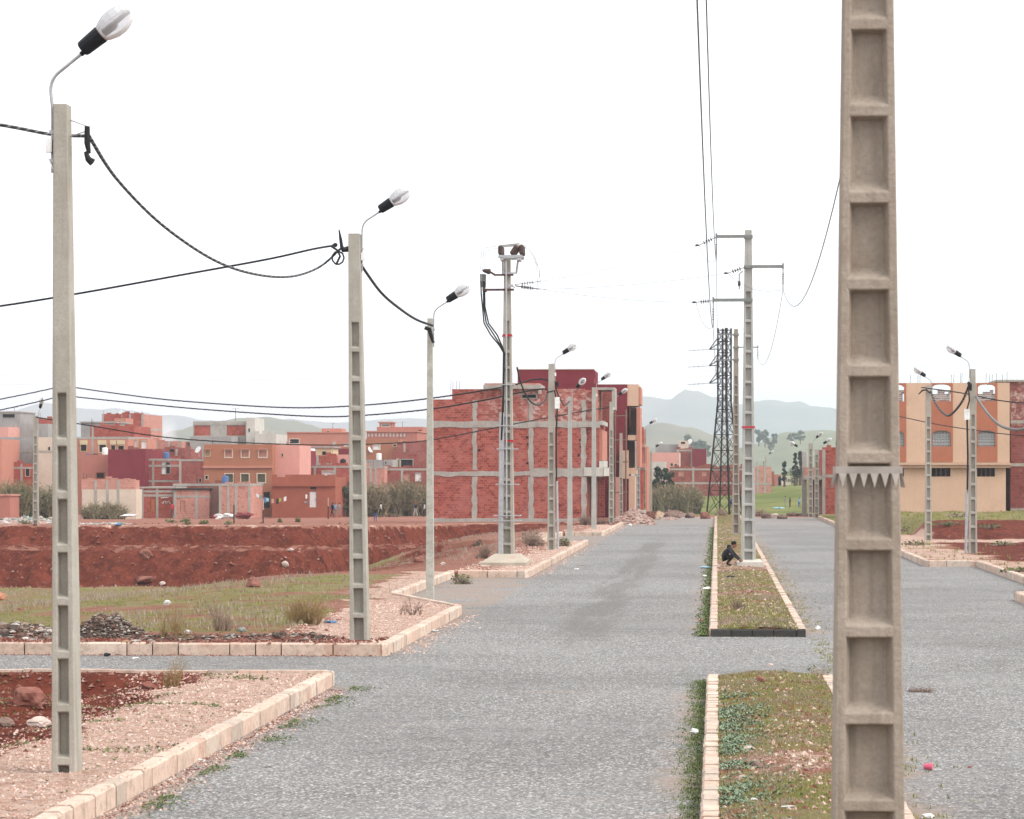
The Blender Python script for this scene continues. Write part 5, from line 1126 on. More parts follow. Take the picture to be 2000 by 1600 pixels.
boxpart(r_, 'railing', DRKM, *[(x2(1229 + i * 2), YB2 + .25, z2_(850), x2(1229.6 + i * 2), YB2 + .3, z2_(838)) for i in range(7)], (x2(1228), YB2 + .24, z2_(838), x2(1243), YB2 + .31, z2_(837)))
sc_ = thing('scaffold', 'timber scaffold of rough poles against the maroon house', 'scaffold', (x2(1205), YB2 - 2, 0))
for py in (813, 860, 903, 962): m = MB(); m.tube([P(1198, py, YB2 - 2), P(1226, py - 1, YB2 - 2)], .05, 6); m.build('rail', WOOD, sc_)
for px in (1201, 1222): m = MB(); m.tube([P(px, 1012, YB2 - 2), P(px + 1, 800, YB2 - 2)], .06, 6); m.build('upright', WOOD, sc_)
# further street houses, seen as slivers
r_, *_ = house('narrow orange brick house beyond the beige balconies', 1240, 1257, 838, 262, 9, BR, cols=(1243,), beams=(870, 915), group='houses further up the street')
boxpart(r_, 'balcony', SAL, hb_(1252, 1259, 905, 914, 261.8, 0, 3), hb_(1252, 1259, 868, 874, 261.8, 0, 3))
house('salmon house just visible past the narrow brick house', 1250, 1264, 872, 284, 9, SAL, group='houses further up the street', windows=[(1258, 1261, 885, 896, 'dark', SAL)])
for i, px in enumerate((1246, 1253)): m = MB(); m.tube([P(px, 840, 262.3), P(px, 828, 262.3)], .02, 4); o = m.build('rebar', RUST, r_)

# --- beige and orange house on the right
YR = 226.0
xr = lambda px: XY(px, YR); zr_ = lambda py: ZZ(1860, py, YR)
RBX = [(1727, 1770), (1819, 1861), (1908, 1948)]
holes = []
r_ = thing('beige_house', 'beige house with orange panels, arched windows and open arches under its roof', 'house', (xr(1850), YR, .3))
for a, b in RBX: holes += [(xr(a + 2), xr(b - 4), zr_(784), zr_(751)), (xr(a + 1), xr(b - 4), zr_(872), zr_(841)), (xr(a + 1), xr(b - 4), zr_(931), zr_(914.5))]
X0, X1 = xr(1705), xr(1972); z0_, z1_ = .1, zr_(748)
m = MB(); facade_cells(m, X0, X1, zr_(904), z1_, YR, [h for h in holes if h[2] > zr_(904)], .35)
m.face([(X1, YR, zr_(904)), (X1, YR + 12, zr_(904)), (X1, YR + 12, z1_ - 2.0), (X1, YR, z1_ - 2.0)]); m.face([(X1, YR, z1_ - 2.0), (X1, YR + .35, z1_ - 2.0), (X1, YR + .35, z1_), (X1, YR, z1_)])
m.face([(X0, YR + 12, zr_(904)), (X0, YR, zr_(904)), (X0, YR, z1_ - 2), (X0, YR + 12, z1_ - 2)]); m.face([(X0, YR, z1_), (X1, YR, z1_), (X1, YR + .35, z1_), (X0, YR + .35, z1_)])
m.face([(X0, YR + .35, z1_ - 2.0), (X1, YR + .35, z1_ - 2.0), (X1, YR + 12, z1_ - 2.0), (X0, YR + 12, z1_ - 2.0)]); m.face([(X0, YR, zr_(904)), (X1, YR, zr_(904)), (X1, YR + 12, zr_(904)), (X0, YR + 12, zr_(904))][::-1])
m.face([(X0, YR + .35, z1_), (X1, YR + .35, z1_), (X1, YR + .35, zr_(751)), (X0, YR + .35, zr_(751))])
for (a, b), (c, d) in zip([(1705, 1729)] + [(p[1] - 4, q[0] + 2) for p, q in zip(RBX[:-1], RBX[1:])] + [(1944, 1972)], [(0, 0)] * 4): m.face([(xr(a), YR + .35, zr_(751)), (xr(b), YR + .35, zr_(751)), (xr(b), YR + .35, zr_(784)), (xr(a), YR + .35, zr_(784))])
m.build('wall', BEI, r_)
m = MB(); facade_cells(m, X0 + .25, X1 - .25, z0_, zr_(913.9), YR + .3, [(h[0], h[1], h[2], zr_(914.2)) for h in holes if h[2] < zr_(904)], .25)
m.face([(X1 - .25, YR + .3, z0_), (X1 - .25, YR + 11.8, z0_), (X1 - .25, YR + 11.8, zr_(914)), (X1 - .25, YR + .3, zr_(914))]); m.face([(X0 + .25, YR + 11.8, z0_), (X0 + .25, YR + .3, z0_), (X0 + .25, YR + .3, zr_(914)), (X0 + .25, YR + 11.8, zr_(914))])
m.build('ground_floor', BEI, r_)
boxpart(r_, 'ledge', plaster('dark_beige', (.40, .25, .17)), (X0 - .05, YR - .12, zr_(914), X1 + .06, YR + 12, zr_(904) - .003)); boxpart(r_, 'ledge_bead', BEI, (X0 - .06, YR - .2, zr_(908), X1 + .1, YR - .121, zr_(905)))
boxpart(r_, 'plinth', CEMW, (X0 + .2, YR + .2, -.2, X1 - .2, YR + .29, zr_(1002)))
for a, b in RBX:
    a_, b_ = xr(a), xr(b); ia, ib = xr(a + 1), xr(b - 4); ta = xr(a + 2)
    m = MB(); e = YR - .05
    zs4 = [zr_(902), zr_(872), zr_(841), zr_(784)]
    for q in ((a_, zs4[0], b_, zs4[1]), (a_, zs4[1], ia, zs4[2]), (ib, zs4[1], b_, zs4[2]), (a_, zs4[2], b_, zs4[3]), (a_, zs4[3], ta, zr_(751)), (ib, zs4[3], b_, zr_(751)), (a_, zr_(751), b_, zr_(748.3))):
        m.box(q[0], e, q[1], q[2], YR - .003, q[3])
    m.build('orange_panel', ORA, r_)
    # arched heads
    m = MB(); n = 8; w = ib - ia; zc_ = zr_(848); rise = zr_(841) - zc_
    arc = [(ia + w * i / n, zc_ + rise * math.sqrt(max(0, 1 - (2 * i / n - 1) ** 2))) for i in range(n + 1)]
    for i in range(n):
        (xa, za), (xb, zb_) = arc[i], arc[i + 1]
        m.hexa([(xa, e + .004, za), (xb, e + .004, zb_), (xb, YR + .3, zb_), (xa, YR + .3, za), (xa, e + .004, zr_(840.8)), (xb, e + .004, zr_(840.8)), (xb, YR + .3, zr_(840.8)), (xa, YR + .3, zr_(840.8))])
    m.build('arch_head', ORA, r_)
    m = MB(); m.box(ia, YR + .2, zr_(872), ib, YR + .24, zr_(841)); w_ = m.build('window', GRGL, r_)
    m = MB()
    for i in range(1, 6): x = lerp(ia, ib, i / 6); m.box(x - .012, YR + .06, zr_(872), x + .012, YR + .08, zr_(843))
    for zz in (866, 860, 852): m.box(ia, YR + .081, zr_(zz) - .012, ib, YR + .095, zr_(zz) + .012)
    for i in range(6):
        for zz in (868, 862, 856, 849): m.lathe((lerp(ia, ib, (i + .5) / 6), YR + .05, zr_(zz)), (0, 1, 0), [(0, .04), (.02, .05)], 6)
    m.build('iron_grille', plain('white_iron', (.5, .5, .5), .5), w_)
    # open top arch partly filled with loose bricks
    m = MB(); zc_ = zr_(756); rise = zr_(751) - zc_; w = ib - ta
    arc = [(ta + w * i / n, zc_ + rise * math.sqrt(max(0, 1 - (2 * i / n - 1) ** 2))) for i in range(n + 1)]
    for i in range(n):
        (xa, za), (xb, zb_) = arc[i], arc[i + 1]
        m.hexa([(xa, e + .004, za), (xb, e + .004, zb_), (xb, YR + .34, zb_), (xa, YR + .34, za), (xa, e + .004, zr_(750.8)), (xb, e + .004, zr_(750.8)), (xb, YR + .34, zr_(750.8)), (xa, YR + .34, zr_(750.8))])
    m.build('arch_head', ORA, r_)
    m = MB(); rnd = random.Random(a); zc0 = zr_(784); nrow = 6
    for k in range(nrow):
        x = ta + (.02 if k < 4 else w * .3); zz = zc0 + k * .14
        while x < ib - .16:
            l = .24; 
            if not (k >= 4 and rnd.random() < .3): m.box(x, YR + .12 + rnd.uniform(-.02, .02), zz + .004, min(x + l, ib - .01), YR + .3, zz + .125)
            x += l + .015
    m.build('loose_brick', island_mat('dusty_loose_brick', [(.30, .22, .19), (.40, .32, .28), (.22, .13, .11)], .95), r_)
    m = MB(); m.box(ia, YR + .52, zr_(931), ib, YR + .54, zr_(914.2)); w_ = m.build('low_window', DARK, r_)
    m = MB()
    for i in range(1, 4): x = lerp(ia, ib, i / 4); m.box(x - .05, YR + .36, zr_(931), x + .05, YR + .4, zr_(914.3))
    m.build('window_bar', plain('brown_iron', (.1, .05, .04), .6), w_)
for px in (1778, 1793, 1797, 1858, 1863, 1876, 1879, 1926, 1933, 1938, 1946, 1958, 1967):
    m = MB(); m.tube([(xr(px), YR + .17, z1_ - .1), (xr(px) + .02, YR + .17, z1_ + .55 + .35 * ((px * 7) % 5) / 5)], .014, 4); m.build('rebar', RUST, r_)
r2, *_ = house('dark red brick house cut off by the right edge', 1974, 2060, 746, 229, 12, brick_mat('deep_red_brick', (.22, .05, .042), (.28, .07, .058), (.17, .12, .11), smear=.04), zb=.2, beams=(824, 908, 996), name='brick_house')
boxpart(r2, 'roof_slab', CEM, hb_(1945, 2062, 742, 745.8, 229, -.2, 8))

# ------------------------------------------------------------------ people
SKIN = plain('skin', (.22, .11, .07), .6); HAIR = plain('dark_hair', (.012, .01, .009), .6)
def cloth(name, c): return rough_mat('cloth_' + name, tuple(x * .85 for x in c), c, 6, .9, .2, .01, 40)
STAND = dict(pel=(0, 0, .95), spi=(0, 0, 1.13), che=(.01, 0, 1.36), nec=(.01, 0, 1.5), hea=(.035, 0, 1.61), cro=(.02, 0, 1.68),
  shL=(0, .18, 1.41), elL=(-.03, .24, 1.13), wrL=(.06, .24, .90), hiL=(0, .1, .9), knL=(.02, .11, .5), anL=(0, .11, .09), toL=(.16, .13, .035),
  shR=(0, -.18, 1.41), elR=(-.03, -.24, 1.13), wrR=(.06, -.24, .90), hiR=(0, -.1, .9), knR=(.02, -.11, .5), anR=(0, -.11, .09), toR=(.16, -.13, .035))
WALK = dict(STAND, knL=(.16, .1, .52), anL=(.24, .1, .09), toL=(.40, .11, .05), knR=(-.03, -.1, .5), anR=(-.28, -.1, .14), toR=(-.14, -.11, .03), elL=(-.12, .23, 1.14), wrL=(-.16, .24, .9), elR=(.06, -.23, 1.13), wrR=(.2, -.23, .95))
ARMUP = dict(STAND, elL=(.2, .3, 1.35), wrL=(.42, .34, 1.45), elR=(.05, -.28, 1.14), wrR=(.18, -.2, 1.02), knL=(.05, .14, .5), anL=(.0, .18, .09), toL=(.15, .22, .035))
SIT = dict(STAND, pel=(0, 0, .28), spi=(-.03, 0, .46), che=(0, 0, .68), nec=(.03, 0, .82), hea=(.07, 0, .93), cro=(.06, 0, 1.0), shL=(0, .18, .73), shR=(0, -.18, .73), elL=(.1, .24, .5), elR=(.1, -.24, .5), wrL=(.3, .15, .5), wrR=(.3, -.15, .5),
  hiL=(.02, .1, .25), hiR=(.02, -.1, .25), knL=(.4, .13, .48), knR=(.4, -.13, .48), anL=(.42, .12, .08), anR=(.42, -.12, .08), toL=(.58, .13, .035), toR=(.58, -.13, .035))
CROUCH = dict(pel=(-.15, 0, .30), spi=(-.07, 0, .45), che=(.06, 0, .60), nec=(.18, 0, .70), hea=(.265, 0, .775), cro=(.28, 0, .845),
  shL=(.09, .18, .62), shR=(.09, -.18, .62), elL=(.27, .21, .42), elR=(.25, -.21, .41), wrL=(.45, .1, .27), wrR=(.43, -.12, .25), hiL=(-.12, .1, .27), hiR=(-.12, -.1, .27), knL=(.25, .17, .40), knR=(.27, -.15, .40),
  anL=(-.04, .14, .09), anR=(.0, -.13, .09), toL=(.13, .16, .035), toR=(.17, -.14, .035))
RAD = dict(pel=.145, spi=.125, che=.14, nec=.055, hea=.098, cro=.072, shL=.07, shR=.07, elL=.047, elR=.047, wrL=.032, wrR=.032, hiL=.095, hiR=.095, knL=.062, knR=.062, anL=.042, anR=.042, toL=.034, toR=.034)
SEG = [('pel', 'spi', 't'), ('spi', 'che', 't'), ('che', 'nec', 'n'), ('nec', 'hea', 'h'), ('hea', 'cro', 'h'), ('che', 'shL', 't'), ('che', 'shR', 't'), ('shL', 'elL', 'a'), ('elL', 'wrL', 'f'), ('shR', 'elR', 'a'), ('elR', 'wrR', 'f'),
  ('pel', 'hiL', 'l'), ('hiL', 'knL', 'l'), ('knL', 'anL', 'l'), ('anL', 'toL', 's'), ('pel', 'hiR', 'l'), ('hiR', 'knR', 'l'), ('knR', 'anR', 'l'), ('anR', 'toR', 's')]
def person(label, pos, height, heading, pose, top, bottom, shoe=None, hair=True, bare_arm=False, robe=False, cap=None, hood=None, face=False, group='people out on the open ground', wide=1.0):
    """one skinned body with fingers; local +x is forward"""
    root = thing('person', label, 'person', pos, group)
    k = height / 1.74; names = list(pose); co = [Vector(pose[n]) for n in names]; rad = [RAD[n] * (wide if n in ('pel', 'spi', 'che', 'hiL', 'hiR') else 1) for n in names]; idx = {n: i for i, n in enumerate(names)}
    edges = [(idx[a], idx[b]) for a, b, _ in SEG]; kinds = [c for *_, c in SEG]
    for sd, sg in (('L', 1), ('R', -1)):                # palm and five bent fingers
        w = Vector(pose['wr' + sd]); d = (w - Vector(pose['el' + sd])).normalized(); lat = d.cross(Vector((0, 1, 0)));
        lat = Vector((1, 0, 0)) - d * d.x; lat.normalize(); inw = d.cross(lat).normalized() * (-1)
        co.append(w + d * .08); rad.append(.030); pi_ = len(co) - 1; edges.append((idx['wr' + sd], pi_)); kinds.append('p')
        for f, (off, ln) in enumerate(((.030, .07), (.011, .08), (-.010, .075), (-.030, .058))):
            a = w + d * .095 + lat * off; co.append(a); rad.append(.0095); i1 = len(co) - 1; edges.append((pi_, i1)); kinds.append('p')
            b = a + d * ln * .55; co.append(b); rad.append(.0085); edges.append((i1, i1 + 1)); kinds.append('p')
            co.append(b + (d * .8 + inw * .6) * ln * .45); rad.append(.007); edges.append((i1 + 1, i1 + 2)); kinds.append('p')
        a = w + d * .03 + lat * .035; co.append(a); rad.append(.012); i1 = len(co) - 1; edges.append((pi_, i1)); kinds.append('p'); co.append(a + (d * .8 + lat * .6) * .05); rad.append(.009); edges.append((i1, i1 + 1)); kinds.append('p')
    if face:
        h, c = Vector(pose['hea']), Vector(pose['cro']); up = (c - h).normalized(); fw = (Vector((1, 0, 0)) - up * up.x).normalized()
        co.append(h + fw * .105 - up * .0); rad.append(.016); edges.append((idx['hea'], len(co) - 1)); kinds.append('h')
        co.append(h + fw * .07 - up * .075); rad.append(.045); edges.append((idx['hea'], len(co) - 1)); kinds.append('h')
    me = bpy.data.meshes.new('body'); me.from_pydata([tuple(c * k) for c in co], edges, [])
    o = bpy.data.objects.new('body', me); COL.objects.link(o)
    o.modifiers.new('skin', 'SKIN'); sv = me.skin_vertices[0].data
    for i, r in enumerate(rad): sv[i].radius = (r * k, r * k); sv[i].use_root = (i == idx['pel'])
    sb = o.modifiers.new('sub', 'SUBSURF'); sb.levels = 1 if not face else 2; sb.render_levels = sb.levels
    bpy.context.view_layer.update(); dg = bpy.context.evaluated_depsgraph_get(); m2 = bpy.data.meshes.new_from_object(o.evaluated_get(dg))
    bpy.data.objects.remove(o); m2.name = 'body'
    shoe = shoe or BLKR; ms = [SKIN, top, bottom, shoe]; m2.materials.clear(); [m2.materials.append(x) for x in ms]
    S_ = [(np.array(co[a]) * k, np.array(co[b]) * k) for a, b in edges]; A = np.array([s_[0] for s_ in S_]); B = np.array([s_[1] for s_ in S_]); D = B - A; L2_ = (D * D).sum(1)
    rr = np.array([max(rad[a], rad[b]) for a, b in edges]) * k
    mi = []
    for p in m2.polygons:
        c = np.array(p.center); t = np.clip(((c - A) * D).sum(1) / L2_, 0, 1); q = A + D * t[:, None]; kd = kinds[int(np.argmin(np.linalg.norm(c - q, axis=1) / (rr + .02)))]
        mi.append({'t': 1, 'n': 0 if c[2] > 1.45 * k or pose is CROUCH and c[0] > .17 * k else 1, 'h': 0, 'a': 1, 'f': 0 if bare_arm else 1, 'p': 0, 'l': 2, 's': 3}[kd])
    m2.polygons.foreach_set('material_index', mi); m2.polygons.foreach_set('use_smooth', [True] * len(mi))
    rot = Matrix.Rotation(heading, 4, 'Z'); m2.transform(rot)
    b = bpy.data.objects.new('body', m2); COL.objects.link(b); b.parent = root
    def child(nm, mb, mat):
        me_ = bpy.data.meshes.new(nm); me_.from_pydata([tuple(rot @ (Vector(v) * k)) for v in mb.v], [], mb.f); me_.materials.append(mat); me_.polygons.foreach_set('use_smooth', [True] * len(mb.f)); c_ = bpy.data.objects.new(nm, me_); COL.objects.link(c_); c_.parent = root; return c_
    h, c = Vector(pose['hea']), Vector(pose['cro']); up = (c - h).normalized(); fw = (Vector((1, 0, 0)) - up * up.x).normalized()
    if hair or cap:
        m = MB(); m.rock(h + up * .05 - fw * .028, .105, 3, 1.0, .93, .92, 2, .08); child('cap' if cap else 'hair', m, cap or HAIR)
        if cap: m = MB(); q = h + up * .09 + fw * .1; m.lathe(q, up, [(0, .06), (.012, .05)], 8); child('cap_peak', m, cap)
    if robe:
        m = MB(); n = 10; zs5 = [(.12, .23), (.5, .2), (.95, .18), (1.2, .16), (1.42, .15)]; m.tube([(0, 0, z) for z, _ in zs5], [r for _, r in zs5], 12); child('robe', m, top)
    if hood:
        m = MB(); cc = Vector(pose['nec']) - fw * .05; pts = [cc + Vector((-.02 + .07 * math.cos(t), .10 * math.sin(t), .015 - .03 * math.cos(t))) for t in [2 * math.pi * i / 10 for i in range(11)]]; m.tube(pts, .038, 6); m.rock(cc + Vector((-.07, 0, -.01)), .085, 4, .9, 1.1, .8, 2, .2); child('hood', m, hood)
    if face:
        for sg in (1, -1):
            m = MB(); m.rock(h + fw * .085 + up * .02 + Vector((0, .035 * sg, 0)), .012, 2, 1, 1, 1, 1, 0); child('eye', m, HAIR)
            m = MB(); m.rock(h - fw * .0 + Vector((0, .098 * sg, 0)), .028, 5, .8, .4, 1.2, 1, .1); child('ear', m, SKIN)
        m = MB(); m.tube([h + fw * .098 - up * .062 + Vector((0, y, 0)) for y in (-.025, 0, .025)], .007, 5); child('mouth', m, plain('lips', (.16, .06, .05), .6))
    return root
def hit(px, py, ya=20, yb=600):                           # where the sight line through a pixel meets the ground
    Y = ya
    while Y < yb:
        X = XY(px, Y)
        if ZZ(px, py, Y) <= gz(X, Y): return Vector((X, Y, gz(X, Y)))
        Y += .25 if Y < 200 else 1.0
    return Vector((XY(px, yb), yb, gz(XY(px, yb), yb)))
def far_person(label, px, y0, y1, heading, pose, top, bottom, ref=1.74, lo=1.15, hi=1.75, **kw):
    p = hit(px, y1); h = min(hi, max(lo, (y1 - y0) * DEP(px, p.y) / F * 1.74 / ref)); return person(label, p, h, heading, pose, top, bottom, **kw)
C = dict(navy=cloth('navy', (.02, .025, .05)), black=cloth('black', (.016, .016, .018)), pink=cloth('pink', (.6, .2, .22)), red=cloth('red', (.45, .04, .05)), white=cloth('white', (.6, .6, .6)), grey=cloth('grey', (.25, .26, .27)), blue=cloth('blue', (.06, .12, .32)), lblue=cloth('light_blue', (.25, .38, .5)), brown=cloth('brown', (.1, .05, .035)), char=cloth('charcoal', (.035, .037, .045)))
pm = Vector((XY(1420, 109.6), 109.6, gz(XY(1420, 109.6), 109.6)))
person('man crouching in a dark hooded jacket by the concrete block, reaching down', pm, 1.70, R(-8), CROUCH, C['char'], C['black'], hood=C['char'], face=True, group=None, wide=1.12)
far_person('woman in a long pink dress before the low brick house', 296, 980, 1002, R(-90), STAND, C['pink'], C['pink'], robe=True)
far_person('child in red walking alone across the bare red ground', 337, 998, 1015, R(-60), WALK, C['red'], cloth('dark_red', (.2, .05, .05)))
far_person('figure in black standing by the pale brick house', 346, 984, 1002, R(180), STAND, C['black'], C['black'], robe=True)
far_person('person in white and grey sitting before the pale brick house', 358, 987, 1002, R(-60), SIT, C['white'], C['grey'], ref=1.05)
far_person('child in grey beside the low dark bush', 397, 987, 1000, R(-90), STAND, C['grey'], C['blue'])
far_person('figure in a long dark robe half hidden by the nearest lamp pole', 103, 982, 1020, R(-90), STAND, C['brown'], C['black'], robe=True)
far_person('person in black sitting near the reeds at the left', 81, 996, 1010, R(0), SIT, C['black'], C['black'], ref=1.05)
far_person('youth in a navy jacket walking by the short wooden post', 649, 990, 1014, R(-150), WALK, C['navy'], C['black'])
far_person('small child in light blue between two walking youths', 654.5, 996, 1012, R(-90), STAND, C['lblue'], C['grey'])
far_person('youth in a grey tracksuit striding with arms spread', 663, 988, 1012, R(-20), ARMUP, C['grey'], C['grey'])
far_person('man in a black jacket and blue trousers right of the corner lamp pole', 733, 990, 1019, R(100), STAND, C['black'], C['blue'])
far_person('youth in a white shirt and black trousers on one leg', 744, 987, 1012, R(170), WALK, C['white'], C['black'])
far_person('youth in a red cap and navy jacket with pale shorts', 812, 986, 1015, R(150), WALK, C['navy'], C['white'], cap=C['red'])
far_person('youth in a brown jacket next to the red cap', 821, 989, 1014, R(170), WALK, C['brown'], C['black'])
far_person('youth in white half hidden behind the pitted lamp pole', 829, 988, 1013, R(180), STAND, C['white'], C['brown'])
far_person('person in blue standing behind the lattice tower leg', 1428, 972, 993, R(-90), STAND, C['blue'], C['navy'])
far_person('youth in grey with one arm stretched out on the green field', 1534, 969, 991, R(180), ARMUP, C['grey'], C['grey'])
far_person('youth in navy in the middle of the three on the green field', 1543, 973, 992, R(200), STAND, C['navy'], C['black'])
far_person('boy in a blue sweater on the green field by the pale poles', 1561, 974, 992, R(-90), STAND, C['lblue'], C['blue'])

# ------------------------------------------------------------------ plants
def leafmat(name, cols, rough=.8): return island_mat(name, cols, rough, 8, .0)
DRYG = leafmat('golden_dry_twig', [(.30, .20, .09), (.38, .27, .13), (.22, .15, .08)]); DRYB = leafmat('grey_brown_twig', [(.20, .13, .10), (.28, .20, .16), (.14, .09, .075)]); DRYP = leafmat('pale_dry_stalk', [(.38, .28, .22), (.46, .36, .29), (.28, .20, .16)])
GRN = leafmat('weed_leaf', [(.08, .12, .035), (.13, .18, .055), (.19, .22, .09), (.10, .14, .04)]); GRNB = leafmat('silvery_weed_leaf', [(.14, .20, .12), (.20, .26, .17), (.27, .32, .23)]); REED = leafmat('reed_leaf', [(.12, .14, .06), (.22, .20, .11), (.32, .27, .17), (.09, .10, .05)]); REEDB = leafmat('dry_reed_leaf', [(.17, .14, .08), (.33, .27, .17), (.10, .085, .05), (.22, .19, .10), (.40, .33, .23)])
DTREE = leafmat('dark_evergreen_leaf', [(.02, .035, .018), (.035, .055, .025), (.05, .075, .035)]); TREE = leafmat('olive_leaf', [(.04, .07, .03), (.07, .11, .05), (.10, .14, .07)]); BARK = rough_mat('bark', (.09, .06, .045), (.15, .11, .085), 6, .9)
def twigs(m, c, r, h, n, rnd, th=.006, sub=3, lean=.9):
    for i in range(n):
        a = rnd.uniform(0, 2 * math.pi); q = math.sqrt(rnd.random()); d = Vector((math.cos(a) * q * r, math.sin(a) * q * r, h * rnd.uniform(.55, 1.0) * (1 - .35 * q * q)))
        b0 = Vector(c) + Vector((d.x * .12, d.y * .12, -.03)); mid = b0 + Vector((d.x * .38, d.y * .38, d.z * .6)) + Vector((rnd.gauss(0, .05) * r, rnd.gauss(0, .05) * r, 0)); tip = Vector(c) + d
        m.tube([b0, mid, tip], [th, th * .8, th * .35], 3, False)
        for k in range(sub):
            t = rnd.uniform(.3, .95); p = b0.lerp(mid, t * 2) if t < .5 else mid.lerp(tip, t * 2 - 1)
            e = p + Vector((rnd.gauss(0, 1), rnd.gauss(0, 1), abs(rnd.gauss(.6, .6)))) * h * .13; m.tube([p, e], [th * .55, th * .25], 3, False)
def leaves(m, pts, size, rnd):
    for p in pts:
        a = Vector((rnd.gauss(0, 1), rnd.gauss(0, 1), rnd.gauss(0, .6))).normalized(); b = a.cross(Vector((rnd.gauss(0, 1), rnd.gauss(0, 1), rnd.gauss(0, 1)))).normalized(); s = size * rnd.uniform(.6, 1.3); p = Vector(p)
        m.face([p - a * s, p + b * s * .45, p + a * s, p - b * s * .45])
def bush(label, px, py, w, h, n, mat, leaf=None, nl=0, seed=1, Y=None, group='dry bushes and weeds', th=.007, name='dry_bush', sub=3, lsize=.05):
    p = GP(px, py, .12) if Y is None else Vector((XY(px, Y), Y, 0)); p.z = gz(p.x, p.y) if not (kl(p.y) is None and p.x < -6.3) else 0
    rnd = random.Random(seed); sc = DEP(px, p.y) / F; r, hh = w * sc / 2, h * sc
    root = thing(name, label, 'bush', p, group); m = MB(); twigs(m, p, r * .72, hh, int(n * .45), rnd, th, sub)
    for q in range(4):
        a = rnd.uniform(0, 6.28); e = rnd.uniform(.35, .75); c = p + Vector((math.cos(a) * r * e, math.sin(a) * r * e, 0)); c.z = p.z; twigs(m, c, r * rnd.uniform(.3, .55), hh * rnd.uniform(.35, .75), int(n * .17), rnd, th, sub)
    m.build('stem', mat, root)
    if leaf:
        m = MB(); pts = []
        for i in range(nl):
            a = rnd.uniform(0, 6.28); q = rnd.random() ** .5; z = rnd.uniform(.08, 1); pts.append(p + Vector((math.cos(a) * r * q * (1 - .3 * z), math.sin(a) * r * q * (1 - .3 * z), hh * z * (1 - .3 * q))))
        leaves(m, pts, lsize, rnd); m.build('foliage', leaf, root)
    return root
bush('golden dry bush left of the corner lamp pole', 603, 1226, 112, 72, 190, DRYG, seed=1, th=.006, sub=4)
bush('pale wispy dry weed standing by the rubbish at the kerb', 345, 1258, 90, 88, 90, DRYG, seed=2, th=.004, sub=4, name='dry_weed')
bush('thin grey weed left of the golden dry bush', 425, 1240, 80, 66, 70, DRYB, seed=3, th=.004, sub=4, name='dry_weed')
bush('thin stalky weed on the red soil before the side street', 345, 1348, 62, 72, 60, DRYG, seed=4, th=.0035, sub=5, name='dry_weed')
bush('bare twiggy bush near the tip of the kerb by the pitted lamp pole', 805, 1208, 62, 44, 26, DRYB, seed=5, th=.008, sub=5)
bush('small grey bush growing in the gutter by the kerb corner', 902, 1146, 52, 26, 110, DRYB, GRN, 120, seed=6, Y=97, th=.006)
bush('grey dead bush left of the power pole footing', 946, 1084, 50, 30, 150, DRYB, seed=7, Y=119, th=.008, sub=5)
bush('broad dry bush between the power pole and the lamp pole with the meter box', 1037, 1067, 60, 38, 230, DRYP, DRYB, 200, seed=8, Y=139, th=.008, sub=5)
bush('low brown and green bush right of the lamp pole with the meter box', 1101, 1069, 34, 18, 120, DRYB, GRN, 160, seed=9, Y=139, th=.008)
bush('brown bush against the corner of the raw brick house', 1143, 1016, 44, 24, 140, DRYB, seed=10, Y=196, th=.012, sub=5)
bush('dark low bush before the raw brick house', 1175, 1014, 44, 13, 120, DRYB, seed=11, Y=200, th=.012)
bush('dry bush at the foot of the red bank left of the power pole', 935, 1072, 26, 14, 60, DRYB, DTREE, 60, seed=12, Y=150, th=.01)
bush('dark flat weed growing out of the right carriageway', 1803, 1354, 82, 16, 160, DRYB, seed=13, Y=49.5, th=.005, name='dry_weed')
bush('grey weeds at the far end of the median', 1408, 1008, 34, 18, 110, DRYP, seed=14, Y=243, th=.014)
bush('dry brush behind the far power pole', 1483, 1000, 46, 18, 130, DRYP, seed=15, Y=256, th=.014)
bush('reddish dry weeds at the kerb edge on the right', 1993, 1166, 40, 24, 50, DRYB, seed=16, Y=87.5, th=.006)
SCL = ['flat scrub tuft on the bank top by the child in red', 'scrub tuft just past the child in red on the bank top', 'green flecked scrub tuft between child in red and posts', 'scrub tuft at the foot of the dark leaning post', 'small scrub tuft on the bank top before the terracotta house', 'tiny scrub tuft on the bank top below the white door', 'brown scrub beside the thin far lamp pole', 'grassy strip of scrub on the bank top before the reeds', 'low tuft of scrub nearest the child in red', 'grey scrub under the washing line', 'broad scrub before the terracotta house wall', 'green scrub by the white door', 'scrub carrying the white washing', 'widest scrub carrying the dark red blanket', 'scrub in front of the brown earthen wall', 'scrub on the brown bank just past the foreground pole', 'scrub on the brown bank between the two lamp poles of the orange panelled house', 'scrub on the brown bank past the meter box lamp pole', 'weeds on the soil behind the curved kerb', 'weeds on the pale verge by the smaller lamp pole', 'weeds behind the kerb where it curves to the frame edge', 'low plants under the wall of the beige house']
for i, (px, py, w) in enumerate(((333, 1024, 30), (362, 1023, 26), (399, 1027, 24), (446, 1028, 22), (547, 1024, 12), (582, 1023, 14), (50, 1027, 40), (760, 1021, 60), (365, 1028, 14), (520, 1004, 60), (560, 1001, 60), (610, 1003, 40), (430, 1003, 40), (465, 1003, 60), (395, 1003, 36), (1770, 1040, 60), (1850, 1030, 70), (1935, 1035, 60), (1960, 1068, 60), (1790, 1068, 70), (1985, 1120, 70), (1880, 1012, 80))):
    p = hit(px, py - 3); bush(SCL[i], px, py, w, 9 if py > 1010 else 18, 70, DRYB if i % 3 else DRYP, GRN, 40, seed=20 + i, Y=p.y, th=.02, group='tufts of scrub', name='scrub_tuft', lsize=.10)
